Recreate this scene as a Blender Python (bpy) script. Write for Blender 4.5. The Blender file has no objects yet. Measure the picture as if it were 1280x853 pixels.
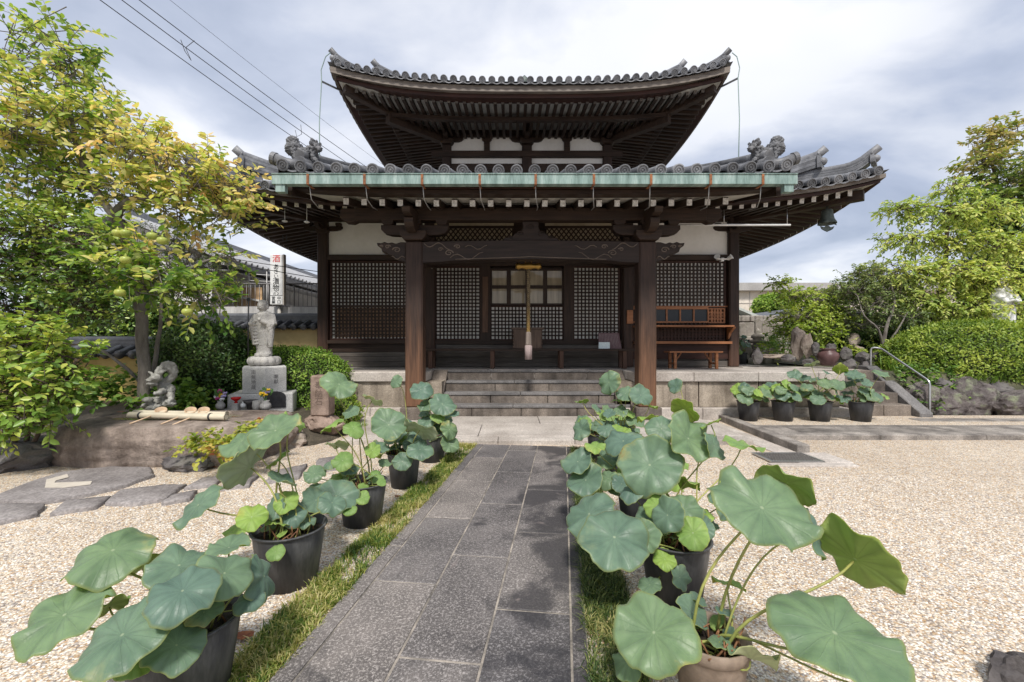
import bpy, bmesh, math, random
import numpy as np
from mathutils import Vector, Matrix, Quaternion, noise as mnoise

# ------------------------------------------------------------------ camera, sky, sun, exposure
SC = bpy.context.scene
COL = SC.collection
F, H, CX, CY = 540.0, 1.5, 640.0, 431.0
cam_d = bpy.data.cameras.new("camera"); cam = bpy.data.objects.new("camera", cam_d); COL.objects.link(cam)
cam.location = (0, 0, H); cam.rotation_euler = (math.radians(90), 0, 0)
cam_d.sensor_width = 36; cam_d.lens = F / 1280 * 36; cam_d.shift_y = (CY - 426.5) / 1280
cam_d.clip_start = 0.05; cam_d.clip_end = 1000
SC.camera = cam
SUN_EL, SUN_AZ, SUN_STR = math.radians(54), math.radians(182), 2.5      # azimuth clockwise from +Y: behind the camera, to its left
SKY_STR = 0.1
EXPOSURE = 0.82
world = bpy.data.worlds.new("World"); SC.world = world; world.use_nodes = True
def build_sky():
    nt = world.node_tree; nt.nodes.clear(); N = nt.nodes.new; L = nt.links.new
    out = N("ShaderNodeOutputWorld"); bg = N("ShaderNodeBackground"); bg.inputs[1].default_value = SKY_STR
    sky = N("ShaderNodeTexSky"); sky.sky_type = 'NISHITA'; sky.sun_disc = False
    sky.sun_elevation = SUN_EL; sky.sun_rotation = SUN_AZ; sky.air_density = 1.2; sky.dust_density = 2.0
    tc = N("ShaderNodeTexCoord"); sep = N("ShaderNodeSeparateXYZ"); L(tc.outputs['Generated'], sep.inputs[0])
    zz = N("ShaderNodeMath"); zz.operation = 'ADD'; zz.inputs[1].default_value = 0.32; L(sep.outputs[2], zz.inputs[0])
    zm = N("ShaderNodeMath"); zm.operation = 'MAXIMUM'; zm.inputs[1].default_value = 0.08; L(zz.outputs[0], zm.inputs[0])
    dv = N("ShaderNodeVectorMath"); dv.operation = 'DIVIDE'; L(tc.outputs['Generated'], dv.inputs[0])
    cb = N("ShaderNodeCombineXYZ")
    for i in range(3): L(zm.outputs[0], cb.inputs[i])
    L(cb.outputs[0], dv.inputs[1])
    mp = N("ShaderNodeMapping"); mp.inputs['Location'].default_value = (0.55, 0.28, 0.9); mp.inputs['Scale'].default_value = (1.0, 1.25, 1.6)
    L(dv.outputs[0], mp.inputs[0])
    n1 = N("ShaderNodeTexNoise"); n1.inputs['Scale'].default_value = 1.75; n1.inputs['Detail'].default_value = 7; n1.inputs['Roughness'].default_value = 0.5
    n1.inputs['Distortion'].default_value = 0.35
    n2 = N("ShaderNodeTexNoise"); n2.inputs['Scale'].default_value = 0.95; n2.inputs['Detail'].default_value = 4
    L(mp.outputs[0], n1.inputs[0]); L(mp.outputs[0], n2.inputs[0])
    r1 = N("ShaderNodeValToRGB"); L(n1.outputs['Fac'], r1.inputs[0])
    e = r1.color_ramp.elements; e[0].position = 0.33; e[0].color = (3.0, 3.35, 4.15, 1); e[1].position = 0.60; e[1].color = (6.2, 6.25, 6.5, 1)
    m = e.new(0.46); m.color = (4.1, 4.4, 5.15, 1)
    r2 = N("ShaderNodeValToRGB"); L(n2.outputs['Fac'], r2.inputs[0])
    e = r2.color_ramp.elements; e[0].position = 0.30; e[0].color = (.62, .66, .74, 1); e[1].position = 0.6; e[1].color = (1, 1, 1, 1)
    mu = N("ShaderNodeMix"); mu.data_type = 'RGBA'; mu.blend_type = 'MULTIPLY'; mu.inputs[0].default_value = 0.75
    L(r1.outputs[0], mu.inputs[6]); L(r2.outputs[0], mu.inputs[7])
    mx = N("ShaderNodeMix"); mx.data_type = 'RGBA'; mx.inputs[0].default_value = 0.9
    L(sky.outputs[0], mx.inputs[6]); L(mu.outputs[2], mx.inputs[7])
    L(mx.outputs[2], bg.inputs[0]); L(bg.outputs[0], out.inputs[0])
build_sky()
sun_d = bpy.data.lights.new("sun", 'SUN'); sun_d.energy = SUN_STR; sun_d.angle = math.radians(9); sun_d.color = (1, .955, .89)
sun = bpy.data.objects.new("sun", sun_d); COL.objects.link(sun)
_sd = Vector((math.sin(SUN_AZ) * math.cos(SUN_EL), math.cos(SUN_AZ) * math.cos(SUN_EL), math.sin(SUN_EL)))
sun.rotation_euler = _sd.to_track_quat('Z', 'Y').to_euler(); sun.location = _sd * 60
SC.view_settings.view_transform = 'Standard'; SC.view_settings.look = 'None'
SC.view_settings.exposure = EXPOSURE; SC.view_settings.gamma = 1; SC.view_settings.use_curve_mapping = False
SC.cycles.max_bounces = 8; SC.cycles.diffuse_bounces = 4; SC.cycles.transparent_max_bounces = 8
SC.cycles.use_denoising = True; SC.cycles.use_adaptive_sampling = True; SC.cycles.adaptive_threshold = 0.015

# ------------------------------------------------------------------ helpers
R = random.Random(7)
NP = np.random.default_rng(11)
def P(px, py, Y): return Vector(((px - CX) / F * Y, Y, H - (py - CY) / F * Y))
def G(px, py, z=0.0):
    Y = F * (H - z) / (py - CY); return Vector(((px - CX) / F * Y, Y, z))
ORG = {}
def tag(o, label=None, cat=None, group=None, kind=None):
    if label: o['label'] = label
    if cat: o['category'] = cat
    if group: o['group'] = group
    if kind: o['kind'] = kind
    return o
def thing(name, loc, label, cat, group=None):
    o = bpy.data.objects.new(name, None); COL.objects.link(o); o.location = loc; o.empty_display_size = .1
    ORG[o.name] = Vector(loc); return tag(o, label, cat, group)
def copy_tree(o, parent=None):
    c = o.copy(); COL.objects.link(c)
    if parent: c.parent = parent
    for ch in list(o.children): copy_tree(ch, c)
    return c
def link_mesh(name, me, mats, parent=None, org=None):
    o = bpy.data.objects.new(name, me); COL.objects.link(o)
    if not isinstance(mats, (list, tuple)): mats = [mats]
    for m in mats: me.materials.append(m)
    if parent:
        o.parent = parent; ORG[o.name] = ORG[parent.name]
    elif org is not None:
        o.location = org; ORG[o.name] = Vector(org)
    else: ORG[o.name] = Vector((0, 0, 0))
    return o
class MB:
    def __init__(s): s.v = []; s.f = []; s.m = []; s.s = []
    def add(s, vs, fs, mi=0, sm=False):
        b = len(s.v); s.v.extend([tuple(v) for v in vs])
        for f in fs: s.f.append([i + b for i in f]); s.m.append(mi); s.s.append(sm)
        return s
    def box(s, x0, x1, y0, y1, z0, z1, mi=0):
        vs = [(x, y, z) for z in (z0, z1) for y in (y0, y1) for x in (x0, x1)]
        return s.add(vs, [(0, 2, 3, 1), (4, 5, 7, 6), (0, 1, 5, 4), (2, 6, 7, 3), (0, 4, 6, 2), (1, 3, 7, 5)], mi)
    def obox(s, c, size, rot=None, mi=0):
        c = Vector(c); h = Vector(size) / 2; rot = rot or Matrix.Identity(3)
        vs = [c + rot @ Vector((x * h.x, y * h.y, z * h.z)) for z in (-1, 1) for y in (-1, 1) for x in (-1, 1)]
        return s.add(vs, [(0, 2, 3, 1), (4, 5, 7, 6), (0, 1, 5, 4), (2, 6, 7, 3), (0, 4, 6, 2), (1, 3, 7, 5)], mi)
    def bar(s, p0, p1, w, h, up=(0, 0, 1), mi=0):
        p0 = Vector(p0); p1 = Vector(p1); d = (p1 - p0); L = d.length; d = d / L
        sx = d.cross(Vector(up)); sx.normalize(); sz = sx.cross(d)
        m = Matrix((d, sx, sz)).transposed()
        return s.obox((p0 + p1) / 2, (L, w, h), m, mi)
    def tube(s, pts, r, n=8, mi=0, cap=True, sm=True):
        pts = [Vector(p) for p in pts]; k = len(pts)
        rs = r if isinstance(r, (list, tuple)) else [r] * k
        vs = []; t0 = (pts[1] - pts[0]).normalized()
        a = t0.orthogonal().normalized()
        for i, p in enumerate(pts):
            t = (pts[min(i + 1, k - 1)] - pts[max(i - 1, 0)])
            t = t.normalized() if t.length > 1e-9 else t0
            a = (a - t * a.dot(t)); a = a.normalized() if a.length > 1e-6 else t.orthogonal().normalized(); b = t.cross(a)
            for j in range(n):
                an = 2 * math.pi * j / n; vs.append(p + (a * math.cos(an) + b * math.sin(an)) * rs[i])
        fs = [(i * n + j, i * n + (j + 1) % n, (i + 1) * n + (j + 1) % n, (i + 1) * n + j) for i in range(k - 1) for j in range(n)]
        s.add(vs, fs, mi, sm)
        if cap:
            s.add(vs[:n], [tuple(range(n))[::-1]], mi); s.add(vs[-n:], [tuple(range(n))], mi)
        return s
    def lathe(s, c, prof, n=24, mi=0, axis=(0, 0, 1), sm=True, sx=1.0, sy=1.0):
        c = Vector(c); q = Vector((0, 0, 1)).rotation_difference(Vector(axis)); vs = []
        for (r, z) in prof:
            for j in range(n):
                an = 2 * math.pi * j / n; vs.append(c + q @ Vector((r * math.cos(an) * sx, r * math.sin(an) * sy, z)))
        fs = [(i * n + j, i * n + (j + 1) % n, (i + 1) * n + (j + 1) % n, (i + 1) * n + j) for i in range(len(prof) - 1) for j in range(n)]
        s.add(vs, fs, mi, sm)
        for idx, rev in ((0, True), (len(prof) - 1, False)):
            if prof[idx][0] > 1e-4:
                t = tuple(range(n)); s.add(vs[idx * n:idx * n + n], [t[::-1] if rev else t], mi)
        return s
    def ball(s, c, rad, n=12, m=8, mi=0, rot=None):
        c = Vector(c); rad = (rad,) * 3 if not isinstance(rad, (tuple, list)) else rad; vs = []
        for i in range(m + 1):
            th = math.pi * i / m
            for j in range(n):
                ph = 2 * math.pi * j / n
                v = Vector((rad[0] * math.sin(th) * math.cos(ph), rad[1] * math.sin(th) * math.sin(ph), rad[2] * math.cos(th)))
                vs.append(c + (rot @ v if rot else v))
        return s.add(vs, [(i * n + j, (i + 1) * n + j, (i + 1) * n + (j + 1) % n, i * n + (j + 1) % n) for i in range(m) for j in range(n)], mi, True)
    def prism(s, pts, ext, mi=0):
        pts = [Vector(p) for p in pts]; e = Vector(ext); n = len(pts); vs = pts + [p + e for p in pts]
        fs = [tuple(range(n))[::-1], tuple(range(n, 2 * n))] + [(i, (i + 1) % n, n + (i + 1) % n, n + i) for i in range(n)]
        return s.add(vs, fs, mi)
    def grid(s, rows, mi=0, sm=True):
        k = len(rows[0]); vs = [p for r in rows for p in r]
        return s.add(vs, [(i * k + j, i * k + j + 1, (i + 1) * k + j + 1, (i + 1) * k + j) for i in range(len(rows) - 1) for j in range(k - 1)], mi, sm)
    def mesh(s, name, org=(0, 0, 0), bevel=0.0, seg=1, fix=True):
        me = bpy.data.meshes.new(name); o = Vector(org)
        me.from_pydata([(v[0] - o.x, v[1] - o.y, v[2] - o.z) for v in s.v], [], s.f)
        me.polygons.foreach_set('material_index', s.m); me.polygons.foreach_set('use_smooth', s.s)
        if fix or bevel:
            bm = bmesh.new(); bm.from_mesh(me)
            bmesh.ops.remove_doubles(bm, verts=bm.verts, dist=1e-5)
            if fix: bmesh.ops.recalc_face_normals(bm, faces=bm.faces)
            if bevel:
                es = [e for e in bm.edges if len(e.link_faces) == 2 and e.calc_face_angle(0) > .5]
                bmesh.ops.bevel(bm, geom=es, offset=bevel, segments=seg, affect='EDGES', clamp_overlap=True)
            bm.to_mesh(me); bm.free()
        me.update(); return me
    def build(s, name, mats, parent=None, org=None, bevel=0.0, seg=1, fix=True):
        o = ORG[parent.name] if parent else (Vector(org) if org is not None else Vector((0, 0, 0)))
        return link_mesh(name, s.mesh(name, o, bevel, seg, fix), mats, parent, org)
def remeshed(mb, name, voxel, smooth=2, org=(0, 0, 0), disp=0, dscale=8):
    me = mb.mesh(name + "_raw", org); ob = bpy.data.objects.new("raw", me); COL.objects.link(ob)
    m = ob.modifiers.new("r", 'REMESH'); m.mode = 'VOXEL'; m.voxel_size = voxel
    sm = ob.modifiers.new("s", 'SMOOTH'); sm.iterations = smooth; sm.factor = .5
    dg = bpy.context.evaluated_depsgraph_get(); new = bpy.data.meshes.new_from_object(ob.evaluated_get(dg))
    bpy.data.objects.remove(ob); bpy.data.meshes.remove(me); new.name = name; new.materials.clear()
    if disp:
        for v in new.vertices:
            v.co += v.normal * disp * mnoise.fractal(v.co * dscale, 1, 2, 4)
    new.polygons.foreach_set('use_smooth', [True] * len(new.polygons)); return new
def text_mb(body, size, c, right, up, depth, name='writing'):
    cu = bpy.data.curves.new("t", 'FONT'); cu.body = body; cu.size = size; cu.extrude = depth; cu.align_x = 'CENTER'; cu.align_y = 'CENTER'
    cu.resolution_u = 2
    ob = bpy.data.objects.new("t", cu); COL.objects.link(ob)
    dg = bpy.context.evaluated_depsgraph_get(); me = bpy.data.meshes.new_from_object(ob.evaluated_get(dg))
    r = Vector(right).normalized(); u = Vector(up).normalized(); n = r.cross(u); mb = MB()
    vs = [Vector(c) + r * v.co.x + u * v.co.y + n * v.co.z for v in me.vertices]
    mb.add(vs, [tuple(p.vertices) for p in me.polygons])
    bpy.data.objects.remove(ob); bpy.data.meshes.remove(me); bpy.data.curves.remove(cu); return mb

# ------------------------------------------------------------------ materials
def nt_new(name):
    m = bpy.data.materials.new(name); m.use_nodes = True; nt = m.node_tree
    b = nt.nodes['Principled BSDF']; return m, nt, b
def c4(c): return (c[0], c[1], c[2], 1)
def ramp(nt, stops, fac=None, interp='LINEAR'):
    r = nt.nodes.new("ShaderNodeValToRGB"); r.color_ramp.interpolation = interp; e = r.color_ramp.elements
    e[0].position = stops[0][0]; e[0].color = c4(stops[0][1]); e[1].position = stops[-1][0]; e[1].color = c4(stops[-1][1])
    for p, c in stops[1:-1]: k = e.new(p); k.color = c4(c)
    if fac is not None: nt.links.new(fac, r.inputs[0])
    return r
def mixc(nt, fac, a, b, blend='MIX'):
    m = nt.nodes.new("ShaderNodeMix"); m.data_type = 'RGBA'; m.blend_type = blend
    for i, v in ((0, fac), (6, a), (7, b)):
        if hasattr(v, 'node'): nt.links.new(v, m.inputs[i])
        elif i == 0: m.inputs[0].default_value = v
        else: m.inputs[i].default_value = c4(v)
    return m.outputs[2]
def coords(nt, stretch=(1, 1, 1), kind='Object'):
    tc = nt.nodes.new("ShaderNodeTexCoord"); mp = nt.nodes.new("ShaderNodeMapping"); mp.inputs['Scale'].default_value = stretch
    nt.links.new(tc.outputs[kind], mp.inputs[0]); return mp.outputs[0]
def noise_n(nt, vec, scale, detail=5, rough=.55, dist=0):
    n = nt.nodes.new("ShaderNodeTexNoise"); n.inputs['Scale'].default_value = scale; n.inputs['Detail'].default_value = detail
    n.inputs['Roughness'].default_value = rough; n.inputs['Distortion'].default_value = dist; nt.links.new(vec, n.inputs[0]); return n.outputs['Fac']
def bumpy(nt, b, h, strength=.3, dist=.01, prev=None):
    n = nt.nodes.new("ShaderNodeBump"); n.inputs['Strength'].default_value = strength; n.inputs['Distance'].default_value = dist
    nt.links.new(h, n.inputs['Height'])
    if prev: nt.links.new(prev, n.inputs['Normal'])
    nt.links.new(n.outputs[0], b.inputs['Normal']); return n.outputs[0]
def mathn(nt, op, a, b=None):
    m = nt.nodes.new("ShaderNodeMath"); m.operation = op
    for i, v in ((0, a), (1, b)):
        if v is None: continue
        if hasattr(v, 'node'): nt.links.new(v, m.inputs[i])
        else: m.inputs[i].default_value = v
    return m.outputs[0]
def island(nt): return nt.nodes.new("ShaderNodeNewGeometry").outputs['Random Per Island']
def simple(name, stops, scale=4, stretch=(1, 1, 1), rough=.7, bump=.25, bdist=.008, bscale=None, metal=0, spec=.3, isl=0, fine=.35, fscale=None, dist=0):
    """noise-varied surface: broad stains, fine grain, small bump"""
    m, nt, b = nt_new(name); v = coords(nt, stretch)
    n1 = noise_n(nt, v, scale, 6, .6, dist); col = ramp(nt, stops, n1).outputs[0]
    n2 = noise_n(nt, v, fscale or scale * 9, 4, .6); g = ramp(nt, [(.3, (.55,) * 3), (.7, (1.25,) * 3)], n2).outputs[0]
    col = mixc(nt, fine, col, g, 'MULTIPLY')
    if isl:
        g2 = ramp(nt, [(0, (1 - isl,) * 3), (1, (1 + isl,) * 3)], island(nt)).outputs[0]; col = mixc(nt, 1, col, g2, 'MULTIPLY')
    nt.links.new(col, b.inputs['Base Color']); b.inputs['Roughness'].default_value = rough; b.inputs['Metallic'].default_value = metal
    b.inputs['Specular IOR Level'].default_value = spec
    nb = noise_n(nt, v, bscale or scale * 6, 6, .65); bumpy(nt, b, nb, bump, bdist); return m
def wood(name, dark, light, axis, worn=None, rough=.6, spec=.3, isl=.12):
    """grain runs along the given axis; worn = (low z, high z, colour) bleaches the foot of outdoor posts"""
    st = [14, 14, 14]; st['xyz'.index(axis)] = .9
    m, nt, b = nt_new(name); v = coords(nt, tuple(st)); n1 = noise_n(nt, v, 1.6, 8, .65, .4)
    col = ramp(nt, [(.28, dark), (.55, tuple((d + l) / 2 for d, l in zip(dark, light))), (.78, light)], n1).outputs[0]
    v2 = coords(nt); n3 = noise_n(nt, v2, 1.3, 4); col = mixc(nt, .5, col, ramp(nt, [(.3, (.5,) * 3), (.7, (1.3,) * 3)], n3).outputs[0], 'MULTIPLY')
    if worn:
        sp = nt.nodes.new("ShaderNodeSeparateXYZ"); nt.links.new(v2, sp.inputs[0])
        mr = nt.nodes.new("ShaderNodeMapRange"); mr.inputs[1].default_value = worn[1]; mr.inputs[2].default_value = worn[0]
        nz = noise_n(nt, v, 1.2, 5, .6); zz = mathn(nt, 'ADD', sp.outputs[2], mathn(nt, 'MULTIPLY', mathn(nt, 'SUBTRACT', nz, .5), 2.2))
        nt.links.new(zz, mr.inputs[0]); wc = ramp(nt, [(.3, tuple(c * .45 for c in worn[2])), (.7, worn[2])], n1).outputs[0]
        col = mixc(nt, mathn(nt, 'MULTIPLY', mr.outputs[0], .85), col, wc)
    if isl: col = mixc(nt, 1, col, ramp(nt, [(0, (1 - isl,) * 3), (1, (1 + isl,) * 3)], island(nt)).outputs[0], 'MULTIPLY')
    nt.links.new(col, b.inputs['Base Color']); b.inputs['Roughness'].default_value = rough; b.inputs['Specular IOR Level'].default_value = spec
    bumpy(nt, b, n1, .35, .006); return m
def stone(name, a, bcol, scale=2.5, speck=0, moss=0, rough=.85, bump=.5, bdist=.02, isl=0, mosscol=(.13, .16, .09), streak=False):
    m, nt, b = nt_new(name); v = coords(nt)
    n1 = noise_n(nt, v, scale, 8, .6); col = ramp(nt, [(.3, a), (.68, bcol)], n1).outputs[0]
    n2 = noise_n(nt, v, scale * 20, 4, .7); col = mixc(nt, .5, col, ramp(nt, [(.3, (.5,) * 3), (.72, (1.35,) * 3)], n2).outputs[0], 'MULTIPLY')
    if speck:
        vo = nt.nodes.new("ShaderNodeTexVoronoi"); vo.inputs['Scale'].default_value = speck; nt.links.new(v, vo.inputs[0])
        col = mixc(nt, .4, col, ramp(nt, [(0, (.25,) * 3), (.5, (1,) * 3), (1, (1.6,) * 3)], vo.outputs['Color']).outputs[0], 'MULTIPLY')
    if streak:
        vs = coords(nt, (6, 6, .5)); ns = noise_n(nt, vs, 1, 5); col = mixc(nt, .55, col, ramp(nt, [(.35, (.4, .38, .36)), (.6, (1.15,) * 3)], ns).outputs[0], 'MULTIPLY')
    if moss:
        n3 = noise_n(nt, v, scale * 1.7, 6, .65); col = mixc(nt, ramp(nt, [(.5, (0,) * 3), (.66, (moss,) * 3)], n3).outputs[0], col, mosscol)
    if isl: col = mixc(nt, 1, col, ramp(nt, [(0, (1 - isl,) * 3), (1, (1 + isl,) * 3)], island(nt)).outputs[0], 'MULTIPLY')
    nt.links.new(col, b.inputs['Base Color']); b.inputs['Roughness'].default_value = rough; b.inputs['Specular IOR Level'].default_value = .2
    nb = noise_n(nt, v, scale * 7, 8, .7); bumpy(nt, b, nb, bump, bdist); return m
def leaf_mat(name, stops, rough=.45, trans=.35, rnd=.5, spec=.35):
    """leaf colour from the stored tint of each leaf plus a random share per leaf; some light passes through"""
    m, nt, b = nt_new(name); at = nt.nodes.new("ShaderNodeAttribute"); at.attribute_name = 'tint'
    f = mathn(nt, 'ADD', at.outputs['Fac'], mathn(nt, 'MULTIPLY', mathn(nt, 'SUBTRACT', island(nt), .5), rnd))
    col = ramp(nt, stops, f).outputs[0]; nt.links.new(col, b.inputs['Base Color'])
    b.inputs['Roughness'].default_value = rough; b.inputs['Specular IOR Level'].default_value = spec
    tr = nt.nodes.new("ShaderNodeBsdfTranslucent"); nt.links.new(mixc(nt, 1, col, (1.3, 1.35, .7), 'MULTIPLY'), tr.inputs[0])
    mx = nt.nodes.new("ShaderNodeMixShader"); mx.inputs[0].default_value = trans
    nt.links.new(b.outputs[0], mx.inputs[1]); nt.links.new(tr.outputs[0], mx.inputs[2])
    nt.links.new(mx.outputs[0], nt.nodes['Material Output'].inputs[0]); return m
def flat(name, col, rough=.5, metal=0, spec=.4):
    m, nt, b = nt_new(name); v = coords(nt); n = noise_n(nt, v, 12, 4)
    nt.links.new(mixc(nt, .35, col, ramp(nt, [(.3, (.7,) * 3), (.7, (1.2,) * 3)], n).outputs[0], 'MULTIPLY'), b.inputs['Base Color'])
    b.inputs['Roughness'].default_value = rough; b.inputs['Metallic'].default_value = metal; b.inputs['Specular IOR Level'].default_value = spec; return m

DK, LT = (.013, .008, .006), (.06, .035, .023)
W_Z = wood('dark_timber_upright', DK, LT, 'z'); W_X = wood('dark_timber_across', DK, LT, 'x'); W_Y = wood('dark_timber_inward', DK, LT, 'y')
W_RED = wood('red_brown_timber', (.016, .007, .005), (.065, .024, .015), 'x')
W_COL = wood('porch_column_timber', (.017, .010, .008), (.062, .036, .026), 'z', worn=(.3, 2.1, (.22, .11, .06)))
W_POST = wood('wall_post_timber', (.013, .008, .006), (.05, .028, .02), 'z', worn=(.6, 2.2, (.11, .056, .036)))
W_ORANGE = wood('orange_brown_timber', (.19, .072, .028), (.44, .19, .085), 'x', rough=.5)
W_GREY = wood('weathered_grey_timber', (.05, .042, .037), (.17, .15, .13), 'x')
W_FASCIA = wood('bleached_eave_board', (.095, .076, .064), (.31, .27, .23), 'x')
W_SOFFIT = wood('pale_soffit_board', (.40, .38, .34), (.68, .66, .61), 'y')
W_FADE = simple('weathered_rafter_end_paint', [(.35, (.35, .33, .3)), (.6, (.68, .66, .62))], 25, fine=.5)
W_GATE = wood('carved_beam_timber', (.013, .009, .007), (.045, .028, .022), 'x')
PLASTER = simple('white_plaster', [(.3, (.66, .64, .6)), (.7, (.78, .77, .74))], 1.2, bump=.08, fine=.1)
PAPER = simple('white_paper_backing', [(.3, (.70, .68, .62)), (.65, (.88, .87, .83))], 1.6, bump=.05, fine=.1)
CREAM = simple('aged_cream_board', [(.3, (.34, .28, .19)), (.7, (.5, .43, .31))], 3, bump=.1)
TILE = simple('grey_roof_tile', [(.25, (.06, .062, .068)), (.5, (.145, .148, .158)), (.75, (.28, .285, .30))], 3.5, rough=.5, bump=.3, fine=.5, isl=.25, spec=.4)
TILE_DK = simple('dark_roof_tile', [(.3, (.03, .032, .037)), (.7, (.10, .104, .115))], 4, rough=.42, bump=.25, isl=.25, spec=.5)
COPPER = simple('verdigris_copper', [(.25, (.08, .13, .118)), (.5, (.21, .295, .272)), (.75, (.38, .47, .445))], 2.2, stretch=(4, 1, .5), rough=.7, fine=.6, fscale=20)
RUST = simple('rusty_strap', [(.3, (.10, .04, .02)), (.7, (.33, .13, .05))], 20)
S_PLAT = stone('platform_stone', (.17, .14, .11), (.40, .345, .28), 1.6, speck=90, isl=.14, streak=True)
S_STEP = stone('step_stone', (.07, .06, .053), (.22, .185, .155), 1.8, speck=90, isl=.15, streak=True)
S_TREAD = stone('worn_tread_stone', (.085, .082, .082), (.2, .19, .185), 2.0, speck=80, isl=.1)
S_LAND = stone('landing_stone', (.30, .265, .235), (.52, .475, .43), 1.3, speck=110, isl=.1, bump=.3, bdist=.008)
S_KERB = stone('kerb_stone', (.10, .09, .083), (.32, .29, .26), 3.5, speck=100, isl=.3, moss=.3, mosscol=(.09, .085, .075))
S_ROCK = stone('garden_rock', (.16, .125, .10), (.44, .365, .31), 2.2, moss=.25, bdist=.03)
S_ROCKG = stone('mossy_rock', (.06, .05, .05), (.24, .21, .20), 3.2, moss=.85, mosscol=(.24, .27, .17), bdist=.06, bump=.8)
S_ROCKD = stone('dark_rock', (.05, .045, .047), (.17, .155, .15), 2.5, moss=.15, bdist=.03)
S_GRAN = stone('pale_granite', (.40, .395, .385), (.60, .59, .57), 3, speck=140, bump=.25, bdist=.006)
S_GRAN2 = stone('statue_granite', (.30, .29, .28), (.54, .52, .49), 4, speck=170, bump=.3, bdist=.006)
S_GRAVE = stone('old_gravestone', (.22, .19, .165), (.44, .40, .36), 3, moss=.3)
S_FLAG = stone('flagstone', (.14, .125, .12), (.30, .275, .265), 1.7, speck=60, bump=.5, bdist=.015, isl=.15)
S_MARK = stone('reddish_marker_stone', (.16, .115, .09), (.36, .27, .22), 4)
GOLD = flat('aged_brass', (.36, .22, .06), .4, .9)
IRON = flat('dark_iron', (.05, .05, .055), .5, .6); STEEL = flat('brushed_steel', (.5, .5, .5), .3, .9)
BRONZE = simple('green_bronze', [(.3, (.05, .06, .055)), (.7, (.16, .19, .175))], 9, rough=.55, metal=.4)
WIRE = flat('black_cable', (.02, .02, .022), .6)
WHITE = flat('white_enamel', (.75, .75, .74), .4)
# ------------------------------------------------------------------ ground
def gravel_mat(name='tan_gravel', sc=80, cols=None, dirt=.5):
    m, nt, b = nt_new(name); v = coords(nt); nd = nt.nodes.new("ShaderNodeTexNoise"); nd.inputs['Scale'].default_value = 60; nt.links.new(v, nd.inputs[0])
    vm = nt.nodes.new("ShaderNodeVectorMath"); vm.operation = 'MULTIPLY_ADD'; nt.links.new(nd.outputs['Color'], vm.inputs[0])
    vm.inputs[1].default_value = (.012,) * 3; nt.links.new(v, vm.inputs[2])
    vo = nt.nodes.new("ShaderNodeTexVoronoi"); vo.inputs['Scale'].default_value = sc; nt.links.new(vm.outputs[0], vo.inputs[0])
    sp = nt.nodes.new("ShaderNodeSeparateColor"); nt.links.new(vo.outputs['Color'], sp.inputs[0])
    col = ramp(nt, cols or [(0, (.32, .28, .25)), (.09, (.54, .38, .23)), (.2, (.62, .50, .36)), (.38, (.68, .61, .50)), (.6, (.75, .71, .64)), (.8, (.50, .455, .41)), (.92, (.38, .355, .34)), (1, (.84, .81, .76))], sp.outputs[0], 'CONSTANT').outputs[0]
    gap = ramp(nt, [(.36, (1,) * 3), (.7, (.68, .62, .56))], vo.outputs['Distance'])
    mul = mathn(nt, 'MULTIPLY', vo.outputs['Distance'], 1.0)
    col = mixc(nt, 1, col, gap.outputs[0], 'MULTIPLY')
    n3 = noise_n(nt, v, .55, 6, .6); n4 = noise_n(nt, v, 6, 5)
    col = mixc(nt, dirt, col, ramp(nt, [(.3, (.78, .74, .70)), (.6, (1.06,) * 3)], n3).outputs[0], 'MULTIPLY')
    col = mixc(nt, .35, col, ramp(nt, [(.3, (.7, .68, .66)), (.6, (1.1,) * 3)], n4).outputs[0], 'MULTIPLY')
    nt.links.new(col, b.inputs['Base Color']); b.inputs['Roughness'].default_value = .8; b.inputs['Specular IOR Level'].default_value = .25
    col = col; inv = mathn(nt, 'SUBTRACT', 1.0, mul); n1 = bumpy(nt, b, inv, .7, .012); bumpy(nt, b, n4, .35, .03, n1)
    return m
GRAVEL = gravel_mat()
mb = MB(); mb.grid([[(x, y, -.0 if y < 8 else 0) for x in (-160, -14, -6, 0, 6, 14, 160)] for y in (-20, 2, 7, 14, 60, 300)], sm=False)
tag(mb.build('gravel_ground', GRAVEL), kind='structure')

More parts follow.
